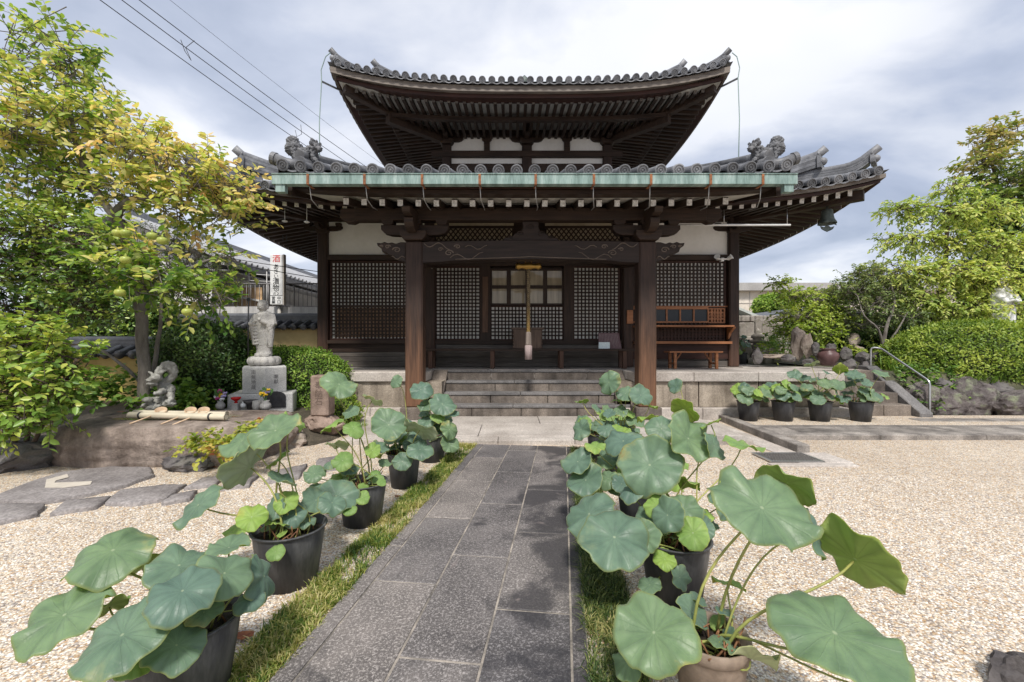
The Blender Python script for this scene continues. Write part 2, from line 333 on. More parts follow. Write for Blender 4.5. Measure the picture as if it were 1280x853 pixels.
# stone path (its own axis leans a little to the right)
TH = math.atan(.12); PD = Vector((math.sin(TH), math.cos(TH), 0)); PN = Vector((math.cos(TH), -math.sin(TH), 0)); P0 = Vector((-1.297, 0, 0))
def pp(u, t, z=0): return P0 + PN * u + PD * t + Vector((0, 0, z))
def path_mat():
    m, nt, b = nt_new('dark_granite_slab'); v = coords(nt)
    n1 = noise_n(nt, v, 1.1, 7, .66, .5); col = ramp(nt, [(.30, (.055, .051, .05)), (.50, (.108, .10, .096)), (.72, (.205, .187, .175))], n1).outputs[0]
    n2 = noise_n(nt, v, 75, 5, .75, .6); col = mixc(nt, ramp(nt, [(.50, (0,) * 3), (.60, (.75,) * 3)], n2).outputs[0], col, (.36, .34, .325))
    n5 = noise_n(nt, v, 190, 3, .7); col = mixc(nt, .6, col, ramp(nt, [(.35, (.55,) * 3), (.65, (1.4,) * 3)], n5).outputs[0], 'MULTIPLY')
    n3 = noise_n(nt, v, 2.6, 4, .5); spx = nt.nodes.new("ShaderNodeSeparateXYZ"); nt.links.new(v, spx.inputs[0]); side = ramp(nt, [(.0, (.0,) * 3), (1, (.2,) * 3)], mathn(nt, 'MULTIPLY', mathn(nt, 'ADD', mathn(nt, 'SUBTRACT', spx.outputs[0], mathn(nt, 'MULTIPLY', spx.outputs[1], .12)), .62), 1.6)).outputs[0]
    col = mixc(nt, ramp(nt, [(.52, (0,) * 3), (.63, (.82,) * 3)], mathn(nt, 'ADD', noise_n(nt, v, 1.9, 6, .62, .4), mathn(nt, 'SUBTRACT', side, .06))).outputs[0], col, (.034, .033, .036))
    n6 = noise_n(nt, v, 3.3, 3, .5, 1); col = mixc(nt, ramp(nt, [(.68, (0,) * 3), (.75, (.5,) * 3)], n6).outputs[0], col, (.34, .29, .27))
    col = mixc(nt, 1, col, ramp(nt, [(0, (.72, .72, .76)), (1, (1.25, 1.2, 1.16))], island(nt)).outputs[0], 'MULTIPLY')
    nt.links.new(col, b.inputs['Base Color']); b.inputs['Roughness'].default_value = .62; b.inputs['Specular IOR Level'].default_value = .35
    n = bumpy(nt, b, n2, .5, .004); bumpy(nt, b, noise_n(nt, v, 3, 5), .25, .02, n); return m
PATHM = path_mat(); MORTAR = simple('sandy_mortar', [(.32, (.09, .083, .074)), (.62, (.38, .335, .285))], 5, fine=.7)
mb = MB(); T1 = 6.46
mb.add([pp(.0, .1, .021), pp(1.405, .1, .021), pp(1.405, T1, .021), pp(.0, T1, .021)], [(0, 1, 2, 3)])
path_bed = tag(mb.build('path_mortar', MORTAR, fix=False), kind='structure')
mb = MB()
def slab(mb, u0, u1, t0, t1, z0, z1, j=0.006):
    q = [pp(u0 + j, t0 + j), pp(u1 - j, t0 + j), pp(u1 - j, t1 - j), pp(u0 + j, t1 - j)]; b = .004; cen = sum(q, Vector()) / 4
    vs = [p + Vector((0, 0, z0)) for p in q] + [p + Vector((0, 0, z1 - b)) for p in q] + [p + (cen - p).normalized() * b * 1.4 + Vector((0, 0, z1)) for p in q]
    mb.add(vs, [(8, 9, 10, 11)] + [(i + o, (i + 1) % 4 + o, (i + 1) % 4 + 4 + o, i + 4 + o) for o in (0, 4) for i in range(4)])
for (u0, u1, off) in ((.11, .51, .74), (.51, .91, .12), (.91, 1.325, .54)):
    t = off - 1.0
    while t < T1:
        a, e = max(t, .1), min(t + 1.0, T1)
        if e - a > .06: slab(mb, u0, u1, a, e, 0, .026 + R.uniform(-.0015, .0015))
        t += 1.0
for (u0, u1, L) in ((0, .11, 1.9), (1.325, 1.405, 2.3)):
    t = -.6
    while t < T1:
        a, e = max(t, .1), min(t + L, T1)
        if e - a > .05: slab(mb, u0, u1, a, e, 0, .027)
        t += L
tag(mb.build('stone_path', PATHM), kind='structure')

def pebbles():
    rng = np.random.default_rng(3); n = 46000; yy = 1.35 + rng.random(n) ** 1.5 * 3.6; xx = rng.uniform(-1.15, 1.15, n) * yy * 1.1
    uu = (xx - P0.x) * PN.x + (yy - P0.y) * PN.y; keep = ((uu < -.2) | (uu > 1.62)) & (np.abs(xx) < 5); xx, yy = xx[keep], yy[keep]; n = len(xx)
    base = np.array([(1, 0, 0), (.4, .9, 0), (-.7, .75, 0), (-1, -.1, 0), (-.4, -.85, 0), (.65, -.7, 0), (.1, .05, .62)]); s = rng.uniform(.0035, .0075, n); a = rng.uniform(0, 6.28, n)
    b = base[None] * (1 + rng.normal(size=(n, 7, 3)) * .18) * s[:, None, None] * np.stack([rng.uniform(.9, 1.5, n), np.ones(n), rng.uniform(.8, 1.4, n)], 1)[:, None]
    x = b[..., 0] * np.cos(a)[:, None] - b[..., 1] * np.sin(a)[:, None] + xx[:, None]; y = b[..., 0] * np.sin(a)[:, None] + b[..., 1] * np.cos(a)[:, None] + yy[:, None]; V = np.stack([x, y, b[..., 2] + .0006], 2).reshape(-1, 3)
    Fq = (np.arange(n) * 7)[:, None, None] + np.array([[i, (i + 1) % 6, 6] for i in range(6)])[None]; Fq = Fq.reshape(-1, 3); me = bpy.data.meshes.new('loose_pebbles')
    me.vertices.add(len(V)); me.vertices.foreach_set('co', V.astype(np.float32).ravel()); me.loops.add(Fq.size); me.loops.foreach_set('vertex_index', Fq.astype(np.int32).ravel()); me.polygons.add(len(Fq)); me.polygons.foreach_set('loop_start', np.arange(0, Fq.size, 3, dtype=np.int32)); me.update(calc_edges=True)
    m, nt, b_ = nt_new('pebble_stone'); nt.links.new(ramp(nt, [(0, (.42, .37, .33)), (.12, (.56, .43, .30)), (.25, (.66, .55, .42)), (.5, (.72, .65, .55)), (.75, (.77, .73, .67)), (.9, (.55, .51, .47)), (1, (.82, .80, .76))], island(nt)).outputs[0], b_.inputs['Base Color']); b_.inputs['Roughness'].default_value = .75
    o = link_mesh('loose_pebbles', me, m); tag(o, 'loose tan and grey pebbles lying on the near gravel', 'pebbles', None, 'stuff')
pebbles()

# landing before the steps, terrace and kerbs on the right
def stones(mb, x0, x1, y0, y1, z0, z1, L, gap=.008, jig=.15, along='x', rng=R):
    a0, a1 = (x0, x1) if along == 'x' else (y0, y1); t = a0
    while t < a1 - .05:
        e = min(t + L * rng.uniform(1 - jig, 1 + jig), a1)
        if a1 - e < L * .25: e = a1
        dz = rng.uniform(-.003, .003)
        if along == 'x': mb.box(t + gap / 2, e - gap / 2, y0, y1, z0, z1 + dz)
        else: mb.box(x0, x1, t + gap / 2, e - gap / 2, z0, z1 + dz)
        t = e
mb = MB()
stones(mb, -2.55, 3.62, 6.46, 6.72, -.05, .075, 1.3); stones(mb, -2.55, 3.62, 6.728, 7.75, -.05, .082, 2.1); stones(mb, -2.9, 3.62, 7.758, 8.56, -.05, .08, 1.7)
tag(mb.build('stone_landing', S_LAND, bevel=.008), kind='structure')
mb = MB(); mb.box(4.25, 16, 7.62, 8.7, -.1, .075); tag(mb.build('terrace_gravel', GRAVEL), kind='structure')
mb = MB(); stones(mb, 4.25, 16, 6.78, 6.98, -.05, .082, 1.5); stones(mb, 4.25, 16, 6.99, 7.40, -.05, .078, .55, jig=.5); stones(mb, 4.25, 16, 7.41, 7.62, -.05, .084, 1.4)
stones(mb, 7.6, 16, 8.0, 8.3, -.05, .088, 1.6); tag(mb.build('terrace_kerb', S_KERB, bevel=.01), kind='structure')
mb = MB(); mb.bar((4.02, 5.95, .055), (4.17, 8.6, .055), .17, .13); tag(mb.build('channel_kerb', S_KERB, bevel=.012), kind='structure')
mb = MB(); mb.box(3.63, 3.95, 5.3, 8.6, -.05, .012); mb.box(3.2, 4.25, 5.28, 5.42, -.05, .02); mb.box(3.95, 4.3, 5.43, 5.93, -.05, .02)
tag(mb.build('drain_channel', S_LAND, bevel=.006), kind='structure')
gr = thing('drain_grate', (3.6, 5.7, .015), 'rusty flat metal grate let into the concrete end of the drain channel', 'drain grate')
mb = MB(); mb.box(3.30, 3.92, 5.45, 5.48, .013, .03); mb.box(3.30, 3.92, 5.87, 5.90, .013, .03); mb.box(3.27, 3.30, 5.45, 5.90, .013, .03); mb.box(3.92, 3.95, 5.45, 5.90, .013, .03)
mb.build('frame', STEEL, gr)
mb = MB()
for i in range(16): mb.box(3.32 + i * .037, 3.335 + i * .037, 5.48, 5.87, .014, .028)
for i in range(5): mb.box(3.30, 3.92, 5.53 + i * .075, 5.54 + i * .075, .016, .026)
mb.build('grille', flat('galvanised_iron', (.25, .235, .22), .5, .6), gr)
def rock_mesh(name, size, seed, sub=4, rough=.25, flat_top=None, org=(0, 0, 0), cuts=10):
    bm = bmesh.new(); bmesh.ops.create_icosphere(bm, subdivisions=sub, radius=1); rg = random.Random(seed); off = Vector((seed * 3.1, seed * 1.7, seed * .9))
    planes = [(Vector((rg.uniform(-1, 1), rg.uniform(-1, 1), rg.uniform(-.6, 1))).normalized(), rg.uniform(.55, .9)) for _ in range(cuts)]
    for v in bm.verts:
        p = v.co.copy()
        for n, d in planes:
            k = p.dot(n) - d
            if k > 0: p -= n * k * .95
        p *= 1 + rough * mnoise.fractal(p * 1.3 + off, 1, 2, 5) + rough * .3 * mnoise.fractal(p * 5 + off, .8, 2, 4)
        if flat_top is not None and p.z > flat_top: p.z = flat_top + (p.z - flat_top) * .12
        dd = mnoise.voronoi(p * 1.9 + off)[0]; p *= 1 - .13 * math.exp(-(dd[1] - dd[0]) / .07) * (rough / .25)
        v.co = Vector((p.x * size[0], p.y * size[1], p.z * size[2]))
    me = bpy.data.meshes.new(name); bm.to_mesh(me); bm.free()
    me.polygons.foreach_set('use_smooth', [sub > 4] * len(me.polygons)); return me
def rock(name, c, size, seed, mat, label, cat='rock', group=None, sub=4, rot=0, **k):
    o = link_mesh(name, rock_mesh(name, size, seed, sub, **k), mat, org=c); o.rotation_euler.z = rot
    return tag(o, label, cat, group)

# ------------------------------------------------------------------ temple hall
AX = .39; WY = 10.6
hall = thing('temple_hall', (AX, WY, 0), 'two storey dark timber temple hall with grey tiled roofs and white plaster walls', 'temple hall')
ZF = .95
mb = MB()                                                       # stone platform with a stair cut into its front
XL, XR, YF, YB = AX - 6.15, AX + 6.25, 8.66, 22.2; SX0, SX1 = -1.42, 2.12
mb.box(XL + .04, SX0 - .0, YF + .06, YB, -.05, ZF - .2); mb.box(SX1, XR - .04, YF + .06, YB, -.05, ZF - .2); mb.box(SX0 + .001, SX1 - .001, 9.72, YB - .01, -.05, ZF - .2)
core = mb.build('stone_platform', S_PLAT, hall)
mb = MB(); stones(mb, XL, SX0 - .3, YF - .06, YF + .5, ZF - .19, ZF, 1.35); stones(mb, SX1 + .3, XR, YF - .06, YF + .5, ZF - .19, ZF, 1.35)
stones(mb, SX0 - .3, SX1 + .3, 9.45, 9.75, ZF - .19, ZF, 1.2); mb.box(XL, SX0 - .3, YF + .505, YB, ZF - .19, ZF - .004); mb.box(SX1 + .3, XR, YF + .505, YB, ZF - .19, ZF - .004)
mb.box(SX0 - .298, SX1 + .298, 9.755, YB - .02, ZF - .19, ZF - .003)
mb.build('coping', S_LAND, core, bevel=.012)
mb = MB()
for a, e in ((XL + .06, SX0 - .3), (SX1 + .3, XR - .06)):
    mb = MB(); stones(mb, a, e, YF + .0, YF + .09, .25, ZF - .195, 1.25, gap=.02)
    t = a + 1.1
    while t < e: mb.box(t - .05, t + .05, YF - .015, YF + .1, .25, ZF - .195); t += 1.55
    mb.build('panel_stone', S_PLAT, core, bevel=.006)
mb = MB(); stones(mb, XL - .05, SX0 - .02, YF - .12, YF + .3, -.05, .245, 1.5); mb.build('base_course', S_LAND, core, bevel=.012)
mb = MB(); stones(mb, SX1 + .02, XR + .05, YF - .12, YF + .3, -.05, .245, 1.5); mb.build('base_course', S_LAND, core, bevel=.012)
for i in range(4):
    y0 = 8.56 + .285 * i; z1 = .08 + .2175 * (i + 1) - (.002 if i == 3 else 0); e = .3 if i == 0 else 0
    mb = MB(); stones(mb, SX0 + .02 - e, SX1 - .02 + e, y0 + .02, y0 + .36, -.05 if i == 0 else z1 - .26, z1 - .055, 1.05, gap=.01); st = mb.build('step', S_STEP, hall, bevel=.008)
    mb = MB(); stones(mb, SX0 + .02 - e, SX1 - .02 + e, y0, y0 + .36, z1 - .055, z1, 1.5, gap=.006); mb.build('tread', S_TREAD, st, bevel=.01)
for x0, x1 in ((SX0 - .29, SX0 + .015), (SX1 - .015, SX1 + .29)):
    mb = MB(); mb.prism([(x0, 8.72, .28), (x0, 8.72, .44), (x0, 9.44, ZF - .004), (x0, 9.6, ZF - .004), (x0, 9.6, .28)], (x1 - x0, 0, 0)); mb.build('stair_cheek', S_STEP, hall, bevel=.01)

# posts
def post(x, y, w, z0, z1, mat, name, base=True, ch=.03):
    mb = MB(); mb.box(x - w / 2, x + w / 2, y - w / 2, y + w / 2, z0, z1); o = mb.build(name, mat, hall, bevel=ch)
    if base:
        mb = MB(); mb.lathe((x, y, 0), [(w * .98, z0 - .03 if z0 > .5 else .06), (w * .98, z0 - .012), (w * .8, z0 + .012)], 4); mb2 = MB()
        mb2.box(x - w * .72, x + w * .72, y - w * .72, y + w * .72, (z0 - .02) if z0 > .5 else .06, z0 + .012); mb2.build('base_stone', S_STEP, o, bevel=.01)
    return o
KX = (-1.865, 2.58); KY = 8.36; KW = .335
for x in KX: post(x, KY, KW, .30, 3.47, W_COL, 'porch_column')
OX = (-4.61, 5.40); IX = (-2.0, 2.82)
for x in OX: post(x, WY, .25, ZF, 4.75, W_POST, 'wall_post')
for x in IX: post(x, WY, .26, ZF, 4.75, W_POST, 'wall_post')
for x in OX:
    for y in (13.4, 17.8, 20.6): post(x, y, .25, ZF, 4.75, W_POST, 'wall_post', base=False)

def lattice(name, x0, x1, z0, z1, y, nx, nz, barw, parent, mat=W_Z, frame=.05, back=PAPER, depth=.035):
    """square timber grid before white paper"""
    mb = MB(); fx0, fx1, fz0, fz1 = x0 - frame, x1 + frame, z0 - frame, z1 + frame
    mb.box(fx0, x0, y - .03, y + .03, fz0, fz1, 0); mb.box(x1, fx1, y - .03, y + .03, fz0, fz1, 0)
    mb.box(x0, x1, y - .03, y + .03, fz0, z0, 0); mb.box(x0, x1, y - .03, y + .03, z1, fz1, 0)
    px = (x1 - x0) / nx; pz = (z1 - z0) / nz
    for i in range(1, nx): mb.box(x0 + i * px - barw / 2, x0 + i * px + barw / 2, y - .026, y + .018, z0, z1, 1)
    for i in range(1, nz): mb.box(x0, x1, y - .023, y + .0145, z0 + i * pz - barw / 2, z0 + i * pz + barw / 2, 2)
    o = mb.build(name, [W_RED, W_Z, W_X] if mat is W_Z else [mat] * 3, parent)
    if back:
        mb = MB(); mb.box(x0, x1, y + .022, y + .026, z0, z1); mb.build('paper_backing', back, o)
    return o
def wz(py, Y=WY): return H - (py - CY) / F * Y
def wx(px, Y=WY): return (px - CX) / F * Y
LY = WY + .02
lp = lattice('lattice_panel', wx(415), wx(509), wz(423), wz(329), LY, 21, 21, .034, hall)
mb = MB(); mb.box(wx(419), wx(509) - .01, LY + .016, LY + .020, wz(422), wz(385)); mb.build('lower_backing', wood('brown_reflection_backing', (.16, .085, .05), (.40, .26, .17), 'z'), lp)  # brown backing; the reflected tone of the lower squares is put into its colour
mb = MB(); mb.box(wx(415), wx(520), LY - .04, LY - .019, wz(384.5), wz(381.5)); mb.build('lattice_rail', W_X, hall)
lattice('lattice_panel', wx(811), wx(905), wz(383), wz(329), LY, 20, 12, .034, hall)
lattice('door_lattice', wx(545.8), wx(599), wz(423.5), wz(335), LY, 12, 20, .032, hall)
lattice('door_lattice', wx(718), wx(772.8), wz(423.5), wz(335), LY, 12, 20, .032, hall)
# middle doors: glazed above, lattice below
lattice('door_lattice', wx(614.5), wx(657.5), wz(424), wz(384), LY, 10, 9, .032, hall, frame=.03)
lattice('door_lattice', wx(660), wx(703), wz(424), wz(384), LY, 10, 9, .032, hall, frame=.03)
gl, nt, b = nt_new('curtain_behind_glass'); v = coords(nt, (7, 7, .6)); n = noise_n(nt, v, 1.5, 4)
nt.links.new(ramp(nt, [(.3, (.20, .165, .11)), (.7, (.36, .31, .22))], n).outputs[0], b.inputs['Base Color']); b.inputs['Roughness'].default_value = .9
b.inputs['Coat Weight'].default_value = 1; b.inputs['Coat Roughness'].default_value = .03
CURTAIN = gl
for (a, c_) in ((614.5, 657.5), (660, 703)):
    x0, x1 = wx(a), wx(c_); z0, z1 = wz(379.5), wz(338.5); mb = MB(); xm = (x0 + x1) / 2; zm = (z0 + z1) / 2; f = .05
    mb.box(x0 - .03, x0 + .012, LY - .03, LY + .03, z0 - .035, z1 + .05); mb.box(x1 - .012, x1 + .03, LY - .03, LY + .03, z0 - .035, z1 + .05)
    mb.box(xm - f, xm + f, LY - .028, LY + .028, z0, z1); mb.box(x0 + .012, x1 - .012, LY - .026, LY + .026, zm - f * .8, zm + f * .8)
    mb.box(x0 + .012, x1 - .012, LY - .03, LY + .03, z1, z1 + .05); mb.box(x0 + .012, x1 - .012, LY - .03, LY + .03, z0 - .035, z0)
    o = mb.build('glazed_door', W_Z, hall)
    for (ax, bx) in ((x0 + .012, xm - f), (xm + f, x1 - .012)):
        for (az, bz) in ((z0, zm - f * .8), (zm + f * .8, z1)):
            mb = MB(); mb.box(ax, bx, LY + .004, LY + .01, az, bz); mb.build('pane', CURTAIN, o)
mb = MB()                                                       # door jambs, heads, sills
for xa, xb in ((wx(600.5), wx(613)), (wx(704.5), wx(716.5)), (wx(545) - .07, wx(545) - .052), (wx(773) + .056, wx(773) + .085)): mb = MB(); mb.box(xa, xb, WY - .09 if xb - xa > .1 else WY - .05, WY + .07, wz(427), wz(333)); mb.build('door_jamb', W_Z, hall)
mb = MB(); mb.box(IX[0] + .13, IX[1] - .13, WY - .08, WY + .08, wz(430.5), wz(425.5)); mb.box(IX[0] + .131, IX[1] - .131, WY - .075, WY + .09, wz(333), wz(300)); mb.build('door_beam', W_X, hall)
mb = MB()
for a, e in ((OX[0] + .125, IX[0] - .13), (IX[1] + .13, OX[1] - .125)):
    for y0, y1, za, zb_ in ((WY - .11, WY + .08, wz(326), wz(319.5)), (WY - .07, WY + .09, wz(278), wz(262))): mb = MB(); mb.box(a, e, y0, y1, za, zb_); mb.build('side_beam', W_X, hall)
mb = MB(); mb.box(OX[0] + .125, IX[0] - .13, WY - .14, WY + .06, wz(429.5), wz(425.5)); mb.box(OX[0] + .126, IX[0] - .131, WY - .05, WY + .06, wz(440), wz(429.5)); mb.build('sill_beam', W_X, hall)
mb = MB()
for a, e in ((OX[0] + .125, IX[0] - .13), (IX[1] + .13, OX[1] - .125)): mb = MB(); mb.box(a, e, WY - .01, WY + .05, wz(319.5), wz(278)); mb.build('plaster_wall', PLASTER, hall)
mb = MB(); rg = random.Random(3)
for a, e in ((OX[0] + .126, IX[0] - .131), (IX[0] + .131, IX[1] - .131), (IX[1] + .131, OX[1] - .126)):
    zt = wz(440) if a != IX[0] + .131 else wz(430.6); z = ZF + .01
    while z < zt - .03:
        h = min(rg.uniform(.11, .17), zt - z); mb.box(a, e, WY - .03 + rg.uniform(0, .02), WY + .05, z, z + h - .006); z += h
mb.build('skirting_board', W_GREY, hall)
mb = MB(); mb.box(OX[0], OX[0] + .08, WY + .14, 20.6, ZF, 4.75); mb.box(OX[1] - .08, OX[1], WY + .14, 20.6, ZF, 4.75); mb.box(OX[0] + .1, OX[1] - .1, 20.5, 20.58, ZF, 4.75); mb.build('side_wall', W_GREY, hall)
mb = MB(); mb.box(IX[0] + .131, IX[1] - .131, WY + .1, WY + .14, ZF, 4.75); mb.box(OX[0] + .13, IX[0] - .132, WY + .101, WY + .14, ZF, 4.75); mb.box(IX[1] + .132, OX[1] - .13, WY + .101, WY + .14, ZF, 4.75); mb.build('inner_wall', W_X, hall)
# ticket counter in the right bay
x0, x1 = IX[1] + .13, OX[1] - .125
lattice('counter_lattice', wx(886), wx(904.5), wz(402.5), wz(387), LY, 5, 4, .045, hall, mat=W_ORANGE, frame=.035, back=W_RED)
lattice('counter_lattice', x0 + .04, wx(904.5), wz(424.5), wz(411), LY, 26, 4, .045, hall, mat=W_RED, frame=.03, back=W_X)
lattice('counter_lattice', x0 + .04, wx(885), wz(406.5), wz(404), LY, 18, 1, .045, hall, mat=W_RED, frame=.012, back=W_X)
fr = MB(); xs = [x0 + .02, wx(817) - 0, wx(833.2), wx(850), wx(867), wx(885)]
fr.box(x0, wx(885), LY - .045, LY + .02, wz(387), wz(384)); fr.box(x0, wx(885), LY - .045, LY + .02, wz(403.8), wz(401.8))
for x in xs[1:]: fr.box(x - .018, x + .018, LY - .04, LY + .018, wz(401.8), wz(387))
fr.box(x0, x1, LY - .047, LY - .003, wz(384.1), wz(382.6))
win = fr.build('ticket_window', W_ORANGE, hall)
gm, nt, b = nt_new('dark_window_glass'); b.inputs['Base Color'].default_value = (.03, .034, .038, 1); b.inputs['Roughness'].default_value = .08; b.inputs['Specular IOR Level'].default_value = .25
for i in range(1, len(xs) - 1): mb = MB(); mb.box(xs[i] + .018, xs[i + 1] - .018, LY - .01, LY - .004, wz(401.8), wz(387)); mb.build('pane', gm, win)
mb = MB(); mb.box(wx(880), wx(884), LY - .003, LY + .0, wz(400), wz(388)); mb.box(wx(851), wx(866), LY - .0035, LY + .0005, wz(401), wz(396)); mb.build('notice', PAPER, win)
mb = MB(); mb.box(x0 - .02, wx(915, 10.3), WY - .42, WY - .02, wz(409, 10.3), wz(407, 10.3)); sh = mb.build('counter_shelf', W_ORANGE, hall)
mb = MB(); mb.prism([(x1 - .02, WY - .03, wz(410)), (x1 - .02, WY - .36, wz(409.5)), (x1 - .02, WY - .30, wz(412)), (x1 - .02, WY - .14, wz(417)), (x1 - .02, WY - .1, wz(424)), (x1 - .02, WY - .03, wz(425))], (.06, 0, 0)); mb.build('bracket', W_ORANGE, sh)
mb = MB(); mb.box(x0, x1 + .02, WY - .22, WY - .03, wz(430), wz(427)); mb.build('lower_shelf', W_ORANGE, hall)
mb = MB(); mb.box(x0, x1, WY - .06, WY + .05, wz(449), wz(430)); mb.box(x0, x1, WY - .075, WY + .05, wz(440.6), wz(439)); mb.build('counter_panel', W_RED, hall)

# porch frame: carved rainbow beam, noses, brackets, purlin
BX0, BX1 = KX[0] + KW / 2, KX[1] - KW / 2; mb = MB(); rows = []
n = 24
for i in range(n + 1):
    t = i / n; x = BX0 + (BX1 - BX0) * t; arch = .05 * math.sin(math.pi * t); ez = min(t, 1 - t); under = .0 if ez < .12 else .03
    zt = 3.47 - .02 + arch * .6; zb = 3.08 + arch + under * .0 - (.02 if ez < .1 else 0)
    rows.append([(x, KY - .15, zb), (x, KY - .15, zt), (x, KY + .13, zt), (x, KY + .13, zb), (x, KY - .15, zb)])
mb.grid(rows, sm=False); beam = mb.build('rainbow_beam', W_GATE, hall)
CARVE = wood('carved_line_timber', (.10, .075, .06), (.22, .175, .14), 'x', isl=0)
def curl(mb, x, z, s, y, flip=1, turns=1.35, r=.012):
    pts = []
    for i in range(26):
        t = i / 25; a = t * turns * 2 * math.pi; rr = s * (1 - t * .78); pts.append((x + flip * rr * math.cos(a), y, z + rr * .7 * math.sin(a)))
    mb.tube(pts, [r * (1 - .5 * i / 25) for i in range(26)], 5)
for f, xa in ((1, BX0), (-1, BX1)):
    mb = MB(); y = KY - .155
    mb.tube([(xa + f * (.03 + .03 * i), y, 3.42 - .05 * math.sin(i * .5) - .004 * i) for i in range(17)], .009, 5)
    curl(mb, xa + f * .5, 3.24, .085, y, f); curl(mb, xa + f * .66, 3.36, .06, y, -f); curl(mb, xa + f * .34, 3.31, .05, y, f)
    mb.tube([(xa + f * (.52 + .07 * i), y, 3.15 + .06 * math.sin(i * .9) + .005 * i) for i in range(10)], .008, 5)
    mb.tube([(xa + f * (.8 + .06 * i), y, 3.35 + .04 * math.sin(i * 1.1)) for i in range(8)], .008, 5)
    mb.tube([(xa + f * (.62 + .1 * i), y + .002, 3.12 + .0035 * i) for i in range(16)], .008, 5)
    mb.build('carving', CARVE, beam)
for f, x in ((-1, KX[0] - KW / 2), (1, KX[1] + KW / 2)):
    pts = [(0, 3.08), (.07, 3.1), (.17, 3.13), (.25, 3.2), (.33, 3.22), (.38, 3.26), (.45, 3.27), (.47, 3.34), (.54, 3.39), (.56, 3.45), (.47, 3.44), (.41, 3.47), (.34, 3.44), (.27, 3.46), (.2, 3.43), (.1, 3.46), (0, 3.46)]
    mb = MB(); mb.prism([(x + f * a, KY - .1, z) for a, z in pts], (0, .2, 0)); o = mb.build('beam_nose', W_GATE, hall, bevel=.012)
    mb = MB(); curl(mb, x + f * .17, 3.31, .08, KY - .104, f, r=.014); curl(mb, x + f * .34, 3.37, .055, KY - .104, -f, r=.012); curl(mb, x + f * .46, 3.38, .035, KY - .104, f, r=.01)
    mb.tube([(x + f * (.02 + .03 * i), KY - .104, 3.16 + .03 * math.sin(i)) for i in range(9)], .01, 5); mb.build('carving', CARVE, o)
def bracket_set(x, y, z0, s, name='bracket_set', wide=1.0, noses=True, mat=W_X):
    mb = MB(); hw = .2 * s
    mb.prism([(x - hw * .7, y - hw, z0), (x + hw * .7, y - hw, z0), (x + hw, y - hw, z0 + .07 * s), (x + hw, y - hw, z0 + .15 * s), (x - hw, y - hw, z0 + .15 * s), (x - hw, y - hw, z0 + .07 * s)], (0, 2 * hw, 0))
    a = .52 * s * wide; z1 = z0 + .1 * s
    prof = [(-a, .16), (-a, .09), (-a * .9, .035), (-a * .72, .005), (-a * .5, 0), (a * .5, 0), (a * .72, .005), (a * .9, .035), (a, .09), (a, .16)]
    mb.prism([(x + u, y - .07 * s, z1 + w * s) for u, w in prof], (0, .14 * s, 0))
    mb.prism([(x - .069 * s, y + u * .9, z1 + .002 + w * s) for u, w in prof], (.138 * s, 0, 0))
    for u in (-a * .8, 0, a * .8):
        q = .095 * s; zz = z1 + .16 * s
        mb.prism([(x + u - q * .7, y - q, zz), (x + u + q * .7, y - q, zz), (x + u + q, y - q, zz + .045 * s), (x + u + q, y - q, zz + .11 * s), (x + u - q, y - q, zz + .11 * s), (x + u - q, y - q, zz + .045 * s)], (0, 2 * q, 0))
    if noses: mb.prism([(x - .06 * s, y - .2 * s, z1 + .15 * s), (x - .06 * s, y - .62 * s, z1 + .2 * s), (x - .06 * s, y - .66 * s, z1 + .27 * s), (x - .06 * s, y - .5 * s, z1 + .33 * s), (x - .06 * s, y, z1 + .33 * s)], (.12 * s, 0, 0))
    return mb.build(name, mat, hall, bevel=.006)
for x in KX:
    bracket_set(x, KY, 3.475, 1.22, wide=1.02)
PZ0, PZ1 = 3.88, 4.11
mb = MB(); mb.box(-3.0, 3.72, KY - .12, KY + .12, PZ0, PZ1)
for f, x in ((-1, -3.0), (1, 3.72)):
    mb.prism([(x, KY - .1, PZ1), (x + f * .28, KY - .1, PZ1), (x + f * .3, KY - .1, PZ0 + .06), (x + f * .2, KY - .1, PZ0 - .03), (x + f * .06, KY - .1, PZ0 - .045), (x - f * .05, KY - .1, PZ0 + .01)], (0, .2, 0))
mb.build('purlin', W_X, hall, bevel=.01)
for x in KX:                                                    # tie beams from the columns back to the wall
    mb = MB(); mb.bar((x, KY + KW / 2, 3.2), (x * .99 + .003, WY - .13, 3.5), .2, .3); mb.build('tie_beam', W_Y, hall, bevel=.01)
# frog-leg strut on the beam
mb = MB(); cx = .36; pts = [(-.55, 3.5), (-.5, 3.56), (-.36, 3.57), (-.3, 3.64), (-.2, 3.66), (-.15, 3.75), (-.16, 3.87), (.16, 3.87), (.15, 3.75), (.2, 3.66), (.3, 3.64), (.36, 3.57), (.5, 3.56), (.55, 3.5)]
mb.prism([(cx + a, KY - .06, z) for a, z in pts], (0, .12, 0)); o = mb.build('frog_leg_strut', W_GATE, hall, bevel=.01)
mb = MB()
for a, z, s in ((-.2, 3.63, .07), (.2, 3.63, .07), (0, 3.75, .08), (-.38, 3.56, .04), (.38, 3.56, .04)): curl(mb, cx + a, z, s, KY - .065, 1 if a > 0 else -1)
mb.build('carving', W_GATE, o)
